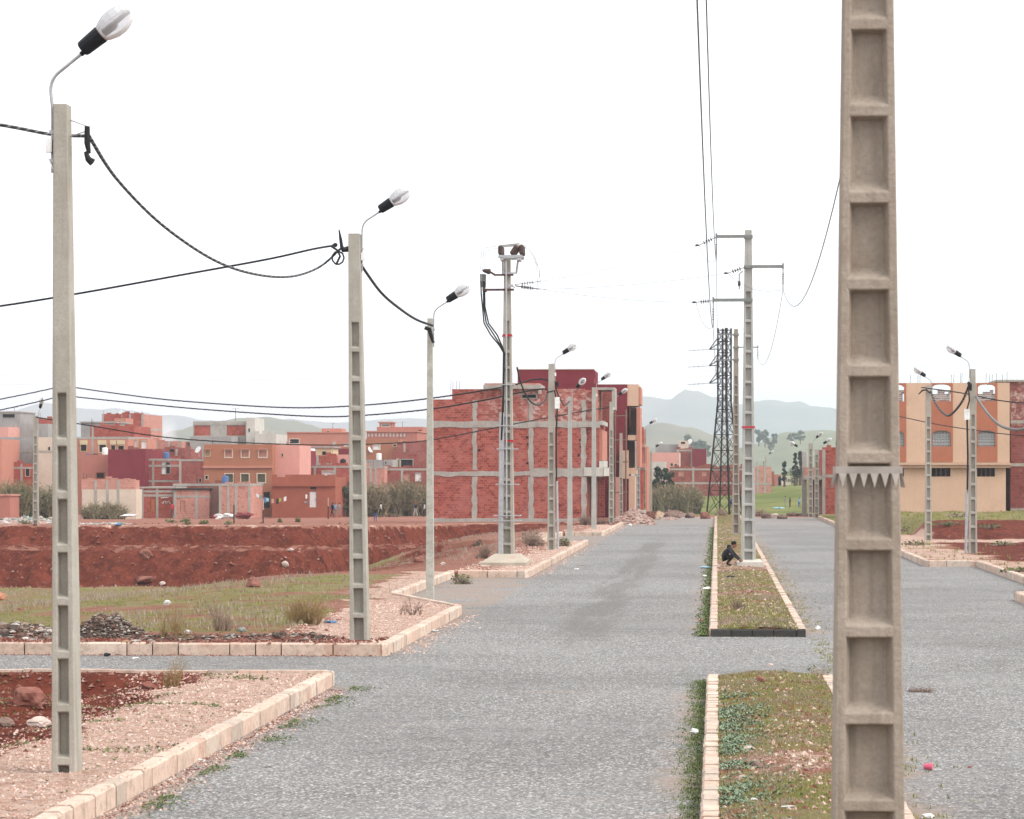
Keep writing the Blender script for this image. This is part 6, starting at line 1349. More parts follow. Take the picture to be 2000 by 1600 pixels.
def reeds(label, px, y0, y1, w, Y, n, mat, seed, group='reed clumps', spread=.7):
    rnd = random.Random(seed); sc = DEP(px, Y) / F; p = Vector((XY(px, Y), Y, 0)); p.z = gz(p.x, p.y) - .1; H = max(.8, ZZ(px, y0, Y) - p.z); r = w * sc / 2
    root = thing('reed_clump', label, 'reeds', p, group); m = MB()
    for i in range(n):
        a = rnd.uniform(0, 6.28); q = math.sqrt(rnd.random()); b = p + Vector((math.cos(a) * r * q * .92, math.sin(a) * r * q * .5, 0)); h = H * rnd.uniform(.45, 1) * (1 - .35 * q ** 3)
        ln = Vector((rnd.gauss(0, .16) + .25 * math.cos(a) * q, rnd.gauss(0, .14), 1)); t = b + ln * h; wd = .05; prev = None
        sd = Vector((math.cos(a * 3), math.sin(a * 3), 0)) * wd
        md = b + Vector((ln.x * .3, ln.y * .3, .55)) * h; m.face([b - sd * .6, b + sd * .6, md + sd, md - sd]); m.face([md - sd, md + sd, t])
        for k in range(5):
            u = rnd.uniform(.3, 1); c = b.lerp(md, u * 1.6) if u < .6 else md.lerp(t, (u - .6) / .4); e = c + Vector((rnd.gauss(0, .4), rnd.gauss(0, .3), rnd.gauss(.25, .25))); w2 = Vector((0, 0, .04)) if rnd.random() < .5 else Vector((.04, 0, 0)); m.face([c - w2, c + w2, e])
    m.build('foliage', mat, root); m = MB()
    for i in range(12):
        a = rnd.uniform(0, 6.28); b = p + Vector((math.cos(a) * r * .7, math.sin(a) * r * .3, 0)); m.tube([b, b + Vector((0, 0, H * .6))], .04, 4)
    m.build('cane', REEDB, root); return root
reeds('tall green reeds at the left edge', 30, 932, 1004, 80, 290, 900, REED, 1); reeds('shorter reeds left of the nearest lamp pole', 88, 945, 1004, 48, 292, 500, REED, 2)
reeds('greyish thicket at the foot of the cream garden wall', 205, 981, 1003, 92, 294, 520, REEDB, 3)
reeds('reeds just right of the corner lamp pole', 722, 938, 1000, 62, 318, 800, REEDB, 4); reeds('widest reeds beside the pitted lamp pole', 795, 930, 1000, 82, 322, 1100, REEDB, 5); reeds('reeds low behind the corner lamp pole', 690, 962, 1000, 40, 322, 400, REED, 6)
reeds('big dry reed bed at the end of the road', 1318, 940, 988, 108, 335, 1300, REEDB, 7)
def tree(label, px, y0, y1, w, Y, mat, seed, n=1500, kind='round', group=None, base=None):
    lf = 2.6 if Y > 1000 else 1
    rnd = random.Random(seed); sc = DEP(px, Y) / F; p = Vector((XY(px, Y), Y, 0)); p.z = gz(p.x, p.y) - .1 if base is None else base; H = ZZ(px, y0, Y) - p.z; r = w * sc / 2
    root = thing('tree', label, 'tree', p, group); m = MB(); m.tube([p, p + Vector((.05 * r, 0, H * .45)), p + Vector((0, 0, H * .8))], [H * .035 + .05, H * .025 + .03, .02], 7); cl = []
    for i in range(16 if kind == 'round' else 26):
        a = rnd.uniform(0, 6.28); z = rnd.uniform(.28, .95); q = (math.sqrt(rnd.random()) * math.sqrt(max(.05, 1 - (2 * z - 1.15) ** 2))) if kind == 'round' else (1.05 - z) * rnd.uniform(.3, 1)
        c = p + Vector((math.cos(a) * r * q, math.sin(a) * r * q, H * z)); cl.append((c, rnd.uniform(.22, .42) * (r if kind == 'round' else r * .8))); m.tube([p + Vector((0, 0, H * z * .6)), c], [.05, .02], 4)
    m.build('trunk', BARK, root); m = MB(); pts = []
    for i in range(n):
        c, s = rnd.choice(cl); v = Vector((rnd.gauss(0, 1), rnd.gauss(0, 1), rnd.gauss(0, .8))); v = v.normalized() * s * rnd.random() ** .4; pts.append(c + v)
    leaves(m, pts, (.028 * H * (1 if kind == 'round' else .8) + .03) * lf, rnd); m.build('crown', mat, root); return root
tree('dense dark green tree left of the corner lamp pole', 680, 938, 995, 46, 318, TREE, 1, 2200); tree('rounded dark bush tree above the reed bed', 1296, 912, 968, 44, 352, DTREE, 2, 2200)
CYP = 'cypress trees on the right'
tree('short leftmost cypress beyond the green field', 1532, 901, 947, 22, 480, DTREE, 3, 2000, 'cone', CYP); tree('tall slender cypress in the middle of the group', 1553, 882, 947, 18, 480, DTREE, 4, 2400, 'cone', CYP); tree('tallest rightmost cypress of the group', 1563, 880, 947, 24, 478, DTREE, 5, 2600, 'cone', CYP); tree('low dark bushy tree joining the cypress trees', 1556, 918, 946, 42, 482, DTREE, 6, 1500)
HT = 'dark trees dotting the hillsides'
tree('large blurred tree on the hill behind the grey flat house', 1352, 851, 880, 44, 1500, TREE, 7, 1300, 'round', HT, base=8.0); tree('smaller tree on the hill just right of the large one', 1374, 862, 882, 26, 1510, TREE, 8, 900, 'round', HT, base=8.0)
for i, (px, y0, y1, w) in enumerate(((1482, 842, 858, 16), (1494, 845, 860, 16), (1512, 851, 858, 10), (1546, 850, 857, 12), (1563, 845, 853, 16), (1505, 867, 873, 10))):
    tree(('hillside tree nearest the middle power pole', 'second hillside tree right of the middle power pole', 'small shrub below the two hillside trees', 'shrub on the green hill right of centre', 'clump of dark shrub high on the green hill', 'lowest small shrub on the green hill')[i], px, y0 - 4, y1, w * 1.2, 1700, TREE, 30 + i, 500, 'round', HT, base=ZZ(px, y1, 1700) - 4)

# ------------------------------------------------------------------ grass, gravel and weeds (uncountable)
def scatter(name, mat, region, n, fn, seed, cond=None, mats=None):
    rnd = random.Random(seed); m = MB(); k = 0
    while k < n:
        x, y = region(rnd); k += 1
        if cond and rnd.random() > cond(x, y): continue
        fn(m, Vector((x, y, gz(x, y))), rnd)
    o = m.build(name, mat); return tag(o, kind='stuff')
def tuft(h, w, nb):
    def f(m, p, rnd):
        for i in range(nb):
            a = rnd.uniform(0, 6.28); l = rnd.uniform(.3, 1) * .6; hh = h * rnd.uniform(.5, 1.2); s = Vector((math.cos(a + 1.57), math.sin(a + 1.57), 0)) * w; b = p + Vector((rnd.gauss(0, .03), rnd.gauss(0, .03), -.01)); m.face([b - s, b + s, b + Vector((math.cos(a) * hh * l, math.sin(a) * hh * l, hh))])
    return f
def rosette(sz):
    def f(m, p, rnd):
        for i in range(7):
            a = rnd.uniform(0, 6.28); s = sz * rnd.uniform(.6, 1.3); d = Vector((math.cos(a), math.sin(a), rnd.uniform(.2, .9))); q = Vector((-math.sin(a), math.cos(a), 0)) * s * .3; b = p + Vector((0, 0, .01)); m.face([b, b + d * s * .5 + q, b + d * s, b + d * s * .5 - q])
    return f
def pebble(lo, hi):
    def f(m, p, rnd):
        s = lo * (hi / lo) ** (rnd.random() ** 2); b = len(m.v); k = 5
        q = [(p.x + s * math.cos(6.28 * i / k + p.x) * rnd.uniform(.6, 1.2), p.y + s * math.sin(6.28 * i / k + p.x) * rnd.uniform(.6, 1.2), p.z - s * .1) for i in range(k)]; t = (p.x + rnd.uniform(-.3, .3) * s, p.y + rnd.uniform(-.3, .3) * s, p.z + s * rnd.uniform(.35, .8))
        for i in range(k): m.face([q[i], q[(i + 1) % k], t])
    return f
GRS = leafmat('median_grass_blade', [(.15, .18, .038), (.24, .25, .065), (.33, .30, .11), (.22, .15, .085)]); DRYGR = leafmat('dry_grass_blade', [(.36, .27, .215), (.28, .21, .165), (.44, .36, .30), (.24, .20, .12)])
PEB = island_mat('limestone_chip', [(.56, .40, .33), (.70, .57, .50), (.24, .13, .10), (.50, .33, .26), (.40, .22, .165)], .9); PEBR = island_mat('red_soil_clod', [(.12, .04, .03), (.22, .08, .055), (.16, .055, .04), (.30, .13, .095), (.09, .03, .024), (.14, .045, .033), (.42, .28, .23)], .95); PEBG = island_mat('grey_chip', [(.42, .41, .41), (.55, .54, .53), (.25, .24, .24), (.45, .35, .30)], .9)
gw = lambda x, y: min(1, max(0, zones(x, y)[1] + .5 * nz(x * 2.2, y * 2.2, 3)))
scatter('grass', GRS, lambda r: (r.uniform(ML + .2, MR - .2), lerp(26, 52, r.random() ** .9)), 22000, tuft(.035, .005, 4), 1, gw)
scatter('grass', GRS, lambda r: (r.uniform(ML + .2, MR - .2), lerp(66, 240, r.random() ** 2.2)), 11000, tuft(.055, .010, 4), 2, gw)
scatter('dry_grass', DRYGR, lambda r: (r.uniform(ML + .2, MR - .2), lerp(26, 52, r.random() ** .9)), 9000, tuft(.045, .005, 4), 41, lambda x, y: 1 if nz(x * 1.1, y * .8, 51) > .05 else .12)
scatter('dry_grass', DRYGR, lambda r: (r.uniform(ML + .2, MR - .2), lerp(66, 240, r.random() ** 2.2)), 7000, tuft(.07, .009, 4), 42, lambda x, y: 1 if nz(x * .8, y * .4, 52) > .05 else .15)
scatter('weeds', GRNB, lambda r: (ML + .2 + abs(r.gauss(0, .28)), r.uniform(27, 47)), 2600, rosette(.035), 3, lambda x, y: 1 if nz(x * .7, y * .55, 8) > .0 else .12)
scatter('grass', GRN, lambda r: (ML - abs(r.gauss(0, .13)) - .02, lerp(27, 52, r.random())), 1500, lambda m, p, r, f=tuft(.045, .006, 4): f(m, Vector((p.x, p.y, .003)), r), 50, lambda x, y: .35 + .65 * (nz(y * .5, 4) > -.15))
scatter('weeds', GRN, lambda r: (ML - abs(r.gauss(0, .10)) - .02, lerp(27, 52, r.random())), 800, lambda m, p, r, f=rosette(.026): f(m, Vector((p.x, p.y, .005)), r), 4)
scatter('weeds', GRN, lambda r: (ML - abs(r.gauss(0, .13)) - .02, lerp(66, 200, r.random() ** 1.6)), 2000, lambda m, p, r, f=rosette(.045): f(m, Vector((p.x, p.y, .005)), r), 5)
scatter('weeds', GRS, lambda r: (MR + abs(r.gauss(0, .3)) + .02, lerp(30, 150, r.random() ** 1.6)), 1200, lambda m, p, r, f=tuft(.06, .009, 4): f(m, Vector((p.x, p.y, .003)), r), 6, lambda x, y: .8 if nz(.3, y * .25) > -.1 else .1)
scatter('weeds', GRN, lambda r: (r.uniform(-12, -6.5), r.uniform(31, 50)), 7000, rosette(.03), 7, lambda x, y: 1 if nz(x * .9, y * .7, 21) > .24 else .03)
scatter('weeds', GRN, lambda r: (-6.3 + .30 + abs(r.gauss(0, .2)), r.uniform(28, 50)), 2200, lambda m, p, r, f=rosette(.024): f(m, Vector((p.x, p.y, .003)), r), 8, lambda x, y: 1 if nz(x, y * .6, 5) > .02 else .05)
scatter('gravel', PEB, lambda r: (-6.5 - 3.2 * r.random(), lerp(29, 50.4, r.random())), 14000, pebble(.009, .042), 9)
scatter('gravel', PEB, lambda r: (-6.5 - 2.6 * r.random(), lerp(58.8, 78, r.random())), 5000, pebble(.012, .05), 10)
scatter('gravel', PEB, lambda r: (-6.5 - 2.4 * r.random(), lerp(103, 205, r.random() ** 1.5)), 4500, pebble(.02, .07), 11)
scatter('gravel', PEB, lambda r: (-6.28 + abs(r.gauss(0, .22)), lerp(27, 49, r.random())), 2200, lambda m, p, r, f=pebble(.008, .04): f(m, Vector((p.x, p.y, .0)), r), 12)
scatter('gravel', PEB, lambda r: (-6.28 + abs(r.gauss(0, .35)), lerp(59.5, 205, r.random() ** 1.6)), 1600, lambda m, p, r, f=pebble(.012, .06): f(m, Vector((p.x, p.y, .0)), r), 13, lambda x, y: 1 if kl(y) == -6.3 else 0)
scatter('gravel', PEBR, lambda r: (r.uniform(-14, -8.0), lerp(36, 50.3, r.random())), 7000, pebble(.012, .08), 14, lambda x, y: .15 + .85 * zones(x, y)[0])
scatter('gravel', PEBR, lambda r: (r.uniform(-24, -7.0), 58.9 + abs(r.gauss(0, 1.6))), 5000, pebble(.02, .09), 15)
scatter('gravel', PEBR, lambda r: (r.uniform(-48, -9), r.uniform(166, 205)), 6000, pebble(.035, .22), 16, lambda x, y: .8 if -4 < y - bank_foot(x) < 9.5 else .05)
scatter('dry_grass', DRYGR, lambda r: (r.uniform(-40, -9), lerp(64, 178, r.random() ** 1.1)), 26000, tuft(.14, .010, 4), 17, lambda x, y: (0 if y > bank_foot(x) - .5 else 1) * min(1, max(.04, .35 + 1.6 * nz(x * .16, y * .05, 31) + .5 * nz(x * .7, y * .3, 5))))
scatter('grass', GRS, lambda r: (r.uniform(-40, -9), lerp(63, 176, r.random() ** 1.1)), 13000, tuft(.07, .012, 4), 18, lambda x, y: 0 if y > bank_foot(x) - .5 else min(1, zones(x, y)[1]))
scatter('gravel', PEBR, lambda r: (-6.26 + abs(r.gauss(0, .16)), lerp(27, 49.5, r.random())), 2600, lambda m, p, r, f=pebble(.006, .03): f(m, Vector((p.x, p.y, .0)), r), 43)
scatter('gravel', PEB, lambda r: (-6.3 - r.random() * .2, lerp(27, 50.4, r.random())), 500, lambda m, p, r, f=pebble(.008, .03): f(m, Vector((p.x, p.y, KH)), r), 44, lambda x, y: 1 if nz(y * .8, 3) > 0 else .1)
scatter('gravel', PEBR, lambda r: (r.uniform(-26, -6.5), SS1 + r.random() * .2), 700, lambda m, p, r, f=pebble(.012, .05): f(m, Vector((p.x, p.y, KH)), r), 45, lambda x, y: 1 if nz(x * .5, 7) > .05 else .08)
scatter('gravel', PEBR, lambda r: (r.uniform(-26, -6.5), SS1 - abs(r.gauss(0, .12))), 1400, lambda m, p, r, f=pebble(.012, .05): f(m, Vector((p.x, p.y, 0)), r), 46)
scatter('gravel', PEBG, lambda r: (r.uniform(-6, 8), lerp(27, 75, r.random() ** 1.3)), 2600, lambda m, p, r, f=pebble(.005, .018): f(m, Vector((p.x, p.y, .0)), r), 19, lambda x, y: 0 if ML - .05 < x < MR + .05 else 1)
scatter('gravel', PEB, lambda r: (r.uniform(ML + .2, MR - .2), lerp(27, 52, r.random())), 5200, pebble(.008, .05), 20, lambda x, y: .3 + (.7 if nz(x * .5, y * .3, 3) > .1 else 0))
scatter('gravel', PEBR, lambda r: (r.uniform(ML + .2, MR - .2), lerp(27, 52, r.random())), 2600, pebble(.01, .05), 47)
scatter('gravel', PEB, lambda r: (r.uniform(ML + .2, MR - .2), lerp(66, 200, r.random() ** 1.5)), 2400, pebble(.015, .07), 48)
scatter('gravel', PEBR, lambda r: (r.uniform(ML + .2, MR - .2), lerp(66, 200, r.random() ** 1.5)), 1600, pebble(.015, .07), 49)
scatter('gravel', PEBR, lambda r: (r.uniform(9, 24), r.uniform(86, 165)), 3500, pebble(.02, .10), 21, lambda x, y: zones(x, y)[0] if x > kr(y) + .3 else 0)
scatter('grass', GRS, lambda r: (r.uniform(8, 30), r.uniform(88, 224)), 7000, tuft(.14, .018, 4), 22, lambda x, y: min(1, zones(x, y)[1]) if x > kr(y) + .3 else 0)

for i, (px, py, w, h) in enumerate(((1455, 1312, 90, 20), (1530, 1308, 100, 18), (1598, 1322, 60, 26), (1440, 1196, 50, 26), (1500, 1178, 70, 16), (1530, 1160, 60, 14), (1425, 1150, 40, 14))):
    bush(('low brown brush by the open end of the near median', 'wide low brush across the open end of the near median', 'reddish brush at the far corner of the near median', 'grey dead brush low on the middle median', 'pale brush in the middle of the middle median', 'thin brush near the concrete block of the power pole', 'brown brush close to the crouching man')[i], px, py, w, h, 90, DRYB if i % 2 else DRYP, GRN if i < 3 else None, 60, seed=80 + i, th=.003 if i < 3 else .004, name='scrub_tuft', group='tufts of scrub', lsize=.025)

# ------------------------------------------------------------------ rocks, rubble, rubbish
ROCK = rough_mat('brown_rock', (.16, .10, .08), (.26, .18, .15), 2.2, .9, .4, .02, 9, stain=(.10, .06, .05)); ROCKR = rough_mat('red_rock', (.22, .085, .065), (.30, .14, .11), 2.2, .9, .4, .02, 9); ROCKP = rough_mat('pale_rock', (.5, .38, .33), (.6, .5, .45), 3, .9, .3, .02, 12)
def stone(label, px, py, w, mat, seed, h=.75, Y=None, group='stones lying about', name='stone'):
    p = hit(px, py) if Y is None else Vector((XY(px, Y), Y, gz(XY(px, Y), Y))); r = w * DEP(px, p.y) / F / 2; m = MB(); m.rock((p.x, p.y, p.z + r * h * .5), r, seed, 1, .85, h, 3, .4); o = m.build(name, mat); return tag(o, label, 'stone', group)
for i, a in enumerate((('dark boulder by the sand pile at the end of the left carriageway', 1307, 1010, 21, ROCK, .75), ('small dark boulder between two larger ones at the road end', 1323, 1013, 12, ROCK, .8), ('brown boulder left of the median end', 1348, 1013, 18, ROCK, .85), ('reddish peaked boulder by the tower foot', 1377, 1013, 19, ROCKR, .95), ('dark brown boulder at the end of the right carriageway', 1496, 1011, 20, ROCK, .8), ('pale grey boulder beside the dark brown one', 1513, 1011, 15, ROCKP, .9), ('flat brown boulder furthest right of the road end row', 1527, 1007, 20, ROCK, .6), ('low dark rock before the three youths', 1545, 998, 22, ROCK, .4), ('low dark rock by the pale far poles', 1566, 998, 20, ROCK, .4))):
    stone(a[0], a[1], a[2], a[3], a[4], 40 + i, a[5], group='boulders blocking the end of the road', name='boulder', Y=238 + (i % 3) * 2 if i < 7 else 262)
for i, a in enumerate((('dark red boulder sticking out of the lower bank', 286, 1090, 24, ROCKR, .9), ('long flat red slab at the foot of the lower bank', 284, 1141, 36, ROCKR, .4), ('pale stone next to the long flat red slab', 318, 1143, 13, ROCKP, .7), ('rounded red boulder at the foot of the bank left of the corner pole', 495, 1147, 32, ROCKR, .8), ('pale pointed stone in the face of the lower bank', 557, 1111, 14, ROCKP, .9), ('orange boulder at the left edge of the grassy floor', 0, 1173, 22, rough_mat('orange_rock', (.40, .17, .10), (.48, .24, .16), 3), .9), ('pale pink stone on the ledge of the bank', 568, 1081, 12, ROCKP, .5), ('reddish stone on the bank beyond the pitted pole', 818, 1098, 20, ROCKR, .8), ('whitish block on the bank beyond the pitted pole', 865, 1104, 11, ROCKP, .7), ('flat orange stone high on the lower bank', 421, 1104, 9, ROCKR, .6), ('small orange stone on the green floor', 40, 1192, 9, ROCKR, .8))):
    stone(a[0], a[1], a[2], a[3], a[4], 60 + i, a[5])
for i, a in enumerate((('grey rock lying on red soil at the lower left edge', 8, 1420, 40, ROCK, .6), ('large red clod in the dug soil left of the nearest pole', 55, 1385, 60, ROCKR, .8), ('brown clod of earth right behind the nearest pole', 75, 1420, 44, ROCKP, .5), ('pale red clod in the middle of the near red soil', 290, 1348, 28, ROCKR, .6), ('orange brick lump on the near median', 1486, 1332, 16, ROCKR, 1.0), ('dark stone among the leafy weeds on the median', 1478, 1500, 22, ROCK, .7), ('pale cream stone among the leafy weeds', 1450, 1524, 14, ROCKP, .8), ('flat pinkish stone on the near median', 1462, 1468, 20, ROCKP, .5), ('pink stone on the grass end of the near median', 1505, 1303, 12, ROCKP, .8), ('dark clod in the gutter at the side street corner', 757, 1281, 18, ROCK, .6), ('orange brown stone lying against the side street kerb', 246, 1283, 20, rough_mat('ochre_rock', (.30, .19, .11), (.38, .26, .17), 3), .6))):
    stone(a[0], a[1], a[2], a[3], a[4], 80 + i, a[5])
def heap(label, px0, px1, ytop, Y, depth, mat, bits, nb, seed, name='rubbish_heap', bs=(.03, .09), kind='stuff'):
    rnd = random.Random(seed); X0, X1 = XY(px0, Y), XY(px1, Y); cx = (X0 + X1) / 2; g0 = gz(cx, Y); H = ZZ((px0 + px1) / 2, ytop, Y) - g0; n = 28; m = MB(); m2 = MB()
    hf = lambda x, y: H * max(0, (1 - ((x - cx) / ((X1 - X0) / 2)) ** 2)) ** .8 * max(0, 1 - ((y - Y) / (depth / 2)) ** 2) * (1 + .5 * nz(x * 2.5, y * 2.5, seed) + .25 * nz(x * 7, y * 7, seed))
    P_ = lambda i, j: ((X0 + (X1 - X0) * i / n), Y - depth / 2 + depth * j / n)
    V_ = lambda i, j: (*P_(i, j), gz(*P_(i, j)) - .03 + hf(*P_(i, j)))
    for i in range(n):
        for j in range(n): m2.face([V_(i, j), V_(i + 1, j), V_(i + 1, j + 1), V_(i, j + 1)])
    for i in range(nb):
        x = rnd.uniform(X0, X1); y = rnd.uniform(Y - depth / 2, Y + depth / 2); s = bs[0] * (bs[1] / bs[0]) ** (rnd.random() ** 1.6); m.rock((x, y, gz(x, y) + hf(x, y)), s, i, rnd.uniform(.5, 1.6), rnd.uniform(.4, 1.2), rnd.uniform(.15, .9), 1, .75)
    o = m2.build(name, mat); tag(o, label, 'heap'); c = m.build('loose_bits', bits, o); c['kind'] = 'stuff'; return o
BITS = island_mat('mixed_rubbish', [(.05, .04, .035), (.16, .11, .085), (.08, .06, .05), (.62, .57, .52), (.12, .085, .07), (.30, .22, .17), (.045, .038, .033), (.22, .10, .07), (.10, .07, .055), (.45, .38, .33)], .85)
DKH = rough_mat('dark_rubble_soil', (.05, .035, .03), (.11, .075, .06), 4, .95, .5, .03, 14)
RSO = rough_mat('red_spoil', (.14, .05, .037), (.22, .085, .06), 4, .95, .5, .03, 14)
heap('dark heap of rubble and rubbish behind the side street kerb', 150, 272, 1205, 61.6, 2.2, DKH, BITS, 1100, 1, bs=(.014, .06))
heap('strewn rubbish along the kerb at the left edge', -40, 115, 1222, 61.2, 2.4, RSO, BITS, 800, 2, bs=(.02, .10)); heap('low red spoil with roots and rubbish along the kerb', 260, 420, 1242, 60.6, 1.8, RSO, BITS, 260, 3, bs=(.015, .08)); heap('brown spoil with rags behind the kerb left of the corner pole', 420, 650, 1238, 60.8, 2.0, RSO, BITS, 320, 4, bs=(.015, .08))
PINKR = rough_mat('brick_rubble_dust', (.30, .20, .165), (.42, .31, .27), 4, .95, .4, .03, 14); RBITS = island_mat('brick_rubble', [(.36, .22, .18), (.50, .40, .35), (.28, .09, .065), (.42, .33, .29)], .95)
heap('pale rubble pile spilling to the road before the maroon house', 1196, 1278, 1001, 212, 6, PINKR, RBITS, 260, 5, 'rubble_pile', (.08, .22)); heap('sand pile at the end of the left carriageway', 1268, 1304, 1000, 240, 3, rough_mat('building_sand', (.40, .28, .19), (.48, .36, .26), 3, .95), PINKR, 10, 6, 'sand_pile', (.03, .06)); heap('brown earth mound across the road end', 1284, 1345, 998, 252, 5, ROCK, RBITS, 40, 7, 'earth_mound', (.05, .15)); heap('low pale gravel pile on the road', 1276, 1330, 1010, 232, 3, PINKR, PEBG, 60, 8, 'gravel_pile', (.04, .1))
heap('rubbish strewn on the bank top by the far left lamp pole', -10, 120, 1012, 200, 12, rough_mat('dusty_ground', (.34, .2, .16), (.42, .27, .22), 2), island_mat('bright_litter', [(.6, .58, .56), (.3, .3, .3), (.12, .2, .14), (.62, .45, .42), (.5, .5, .52)], .7), 240, 9, bs=(.08, .25)); heap('pale litter along the bank top right of the nearest lamp pole', 160, 240, 1023, 193, 6, rough_mat('dusty_ground2', (.34, .2, .16), (.42, .27, .22), 2), MC['bright_litter'], 120, 10, bs=(.06, .2))
def brickpile(label, px, py, Y, seed, n, mat, name='brick_pile'):
    rnd = random.Random(seed); c = Vector((XY(px, Y), Y, gz(XY(px, Y), Y))); root = thing(name, label, 'brick pile', c)
    for i in range(n):
        m = MB(); k = i % 3; x = c.x + (k - 1) * .42 + rnd.uniform(-.05, .05); z = c.z + (i // 3) * .21; m.box(x - .2, c.y - .1 + rnd.uniform(-.1, .1), z, x + .2, c.y + .1, z + .2); m.build('brick', mat, root)
brickpile('stack of grey blocks at the foot of the scaffold', 1245, 1010, 228, 1, 12, CEMW); brickpile('small stack of red bricks by the sand pile', 1264, 1006, 236, 2, 9, ROCKR); brickpile('scattered dark red bricks before the grey blocks', 1229, 1008, 226, 3, 6, ROCKR)
def litter(label, px, py, w, mat, seed, name='litter', cat='litter', flat=.35, road=False, z=None):
    p = GP(px, py, 0.0) if road else hit(px, py); r = w * DEP(px, p.y) / F / 2; m = MB(); m.rock((p.x, p.y, p.z + r * flat * .6), r, seed, 1, .7, flat, 2, .75); o = m.build(name, mat); return tag(o, label, cat, 'scraps of litter')
WB = plain('white_plastic_bag', (.68, .68, .66), .5); BB = plain('pale_blue_plastic', (.30, .50, .58), .5); PKP = plain('pink_plastic', (.62, .12, .20), .5); DKP = plain('black_bag', (.02, .02, .022), .4); GRP = plain('grey_rag', (.25, .27, .25), .9); BLP = plain('blue_scrap', (.10, .18, .32), .6)
p = GP(1813, 1504, 0); r_ = thing('plastic_cup', 'pink plastic cup lying on the right carriageway', 'cup', p); m = MB(); m.lathe(p + Vector((-.05, 0, .042)), (1, -.25, 0), [(0, .03), (.002, .032), (.10, .042), (.105, .042), (.1, .038), (.01, .028)], 14); m.build('cup_wall', PKP, r_); m = MB(); m.box(p.x + .06, p.y - .03, .004, p.x + .16, p.y - .022, .012); m.build('spoon', WB, r_)
for i, a in enumerate((('white plastic bag in the gutter weeds of the near median', 1356, 1434, 16, WB, .9, 1), ('bright white bag on the green floor of the pit', 327, 1182, 14, WB, .9, 0), ('pale blue plastic strip beside the middle median kerb', 1378, 1110, 22, BB, .2, 1), ('crumpled white sheet in the gutter of the middle median', 1381, 1152, 18, WB, .4, 1), ('small white scrap in the gutter above the blue strip', 1376, 1127, 8, WB, .6, 1), ('pink scrap in the gutter of the middle median', 1369, 1213, 8, PKP, .4, 1), ('white bag on the far corner of the middle median', 1596, 1229, 12, WB, .6, 1), ('white stone-like ball on the middle median grass', 1451, 1190, 6, WB, .9, 0), ('flat white paper on the near median grass', 1538, 1582, 26, WB, .15, 0), ('white scrap beside the leafy weeds of the near median', 1473, 1564, 14, WB, .3, 0), ('white bag at the foot of the near median kerb on the right', 1812, 1598, 22, WB, .5, 1), ('black lump in the side street gutter', 209, 1282, 13, DKP, .7, 1), ('grey torn bag lying by the side street kerb', 278, 1279, 26, GRP, .5, 1), ('flat white packet in the side street gutter', 265, 1286, 14, WB, .2, 1), ('white carton standing in the spoil behind the kerb', 367, 1241, 14, WB, .9, 0), ('dark blue rag on the gravel left of the corner pole', 645, 1219, 22, BLP, .25, 0), ('grey green rag on the spoil behind the kerb', 450, 1247, 22, GRP, .5, 0), ('blue grey block on the spoil', 473, 1235, 18, GRP, .6, 0), ('white and orange packet at the side street kerb', 541, 1279, 14, WB, .3, 1), ('white wrapper in the near left gutter', 390, 1486, 22, WB, .2, 1), ('small white wrapper further along the near left gutter', 527, 1420, 9, WB, .3, 1), ('white and blue wrapper by the kerb of the corner block', 847, 1234, 15, WB, .3, 1), ('tan leaf of cardboard on the left carriageway', 1137, 1105, 11, plain('cardboard', (.45, .30, .2), .8), .15, 1), ('pale paper on the left carriageway past the cardboard', 1126, 1112, 9, WB, .3, 1), ('black scrap on the near left carriageway', 525, 1499, 12, DKP, .2, 1), ('white block lying by the far kerb', 1230, 1027, 8, WB, .6, 1), ('blue plastic on the top of the red bank', 232, 1027, 14, BLP, .3, 0), ('white cloth lying before the cream garden wall', 250, 1009, 34, WB, .15, 0), ('pale plastic sheet on the green field', 1520, 994, 20, BB, .2, 0), ('orange clod on the right carriageway', 1893, 1500, 8, ROCKR, .6, 1), ('dark branch piece on the middle median', 1427, 1129, 16, DKP, .25, 0))):
    litter(a[0], a[1], a[2], a[3], a[4], 100 + i, flat=a[5], road=bool(a[6]))
# posts and washing
for i, (px, y0, y1, t) in enumerate(((457, 986, 1023, 'left dark post standing on the bare red ground'), (514, 975, 1022, 'post with a pale top in front of the black garage'), (641, 972, 1011, 'post with a pale top near the white door'))):
    p = hit(px, y1); zt = ZZ(px, y0, p.y); r_ = thing('wooden_post', t, 'post', p, 'posts on the bare ground'); m = MB(); m.tube([p - Vector((0, 0, .2)), p.lerp(Vector((p.x, p.y, zt)), .55)], .055, 7); m.build('post', RUST, r_); m = MB(); m.tube([p.lerp(Vector((p.x, p.y, zt)), .551), Vector((p.x, p.y, zt))], .05, 7); m.build('post_top', DRYP if i else RUST, r_)
YW = 300.0
cl_ = sagline(P(496, 960, YW), P(564, 967, YW), .55, 14); r_ = thing('clothes_line', 'sagging line hung before the black garage', 'clothes line', cl_[0]); m = MB(); m.tube(cl_, .015, 5); m.build('cord', WIRE, r_)
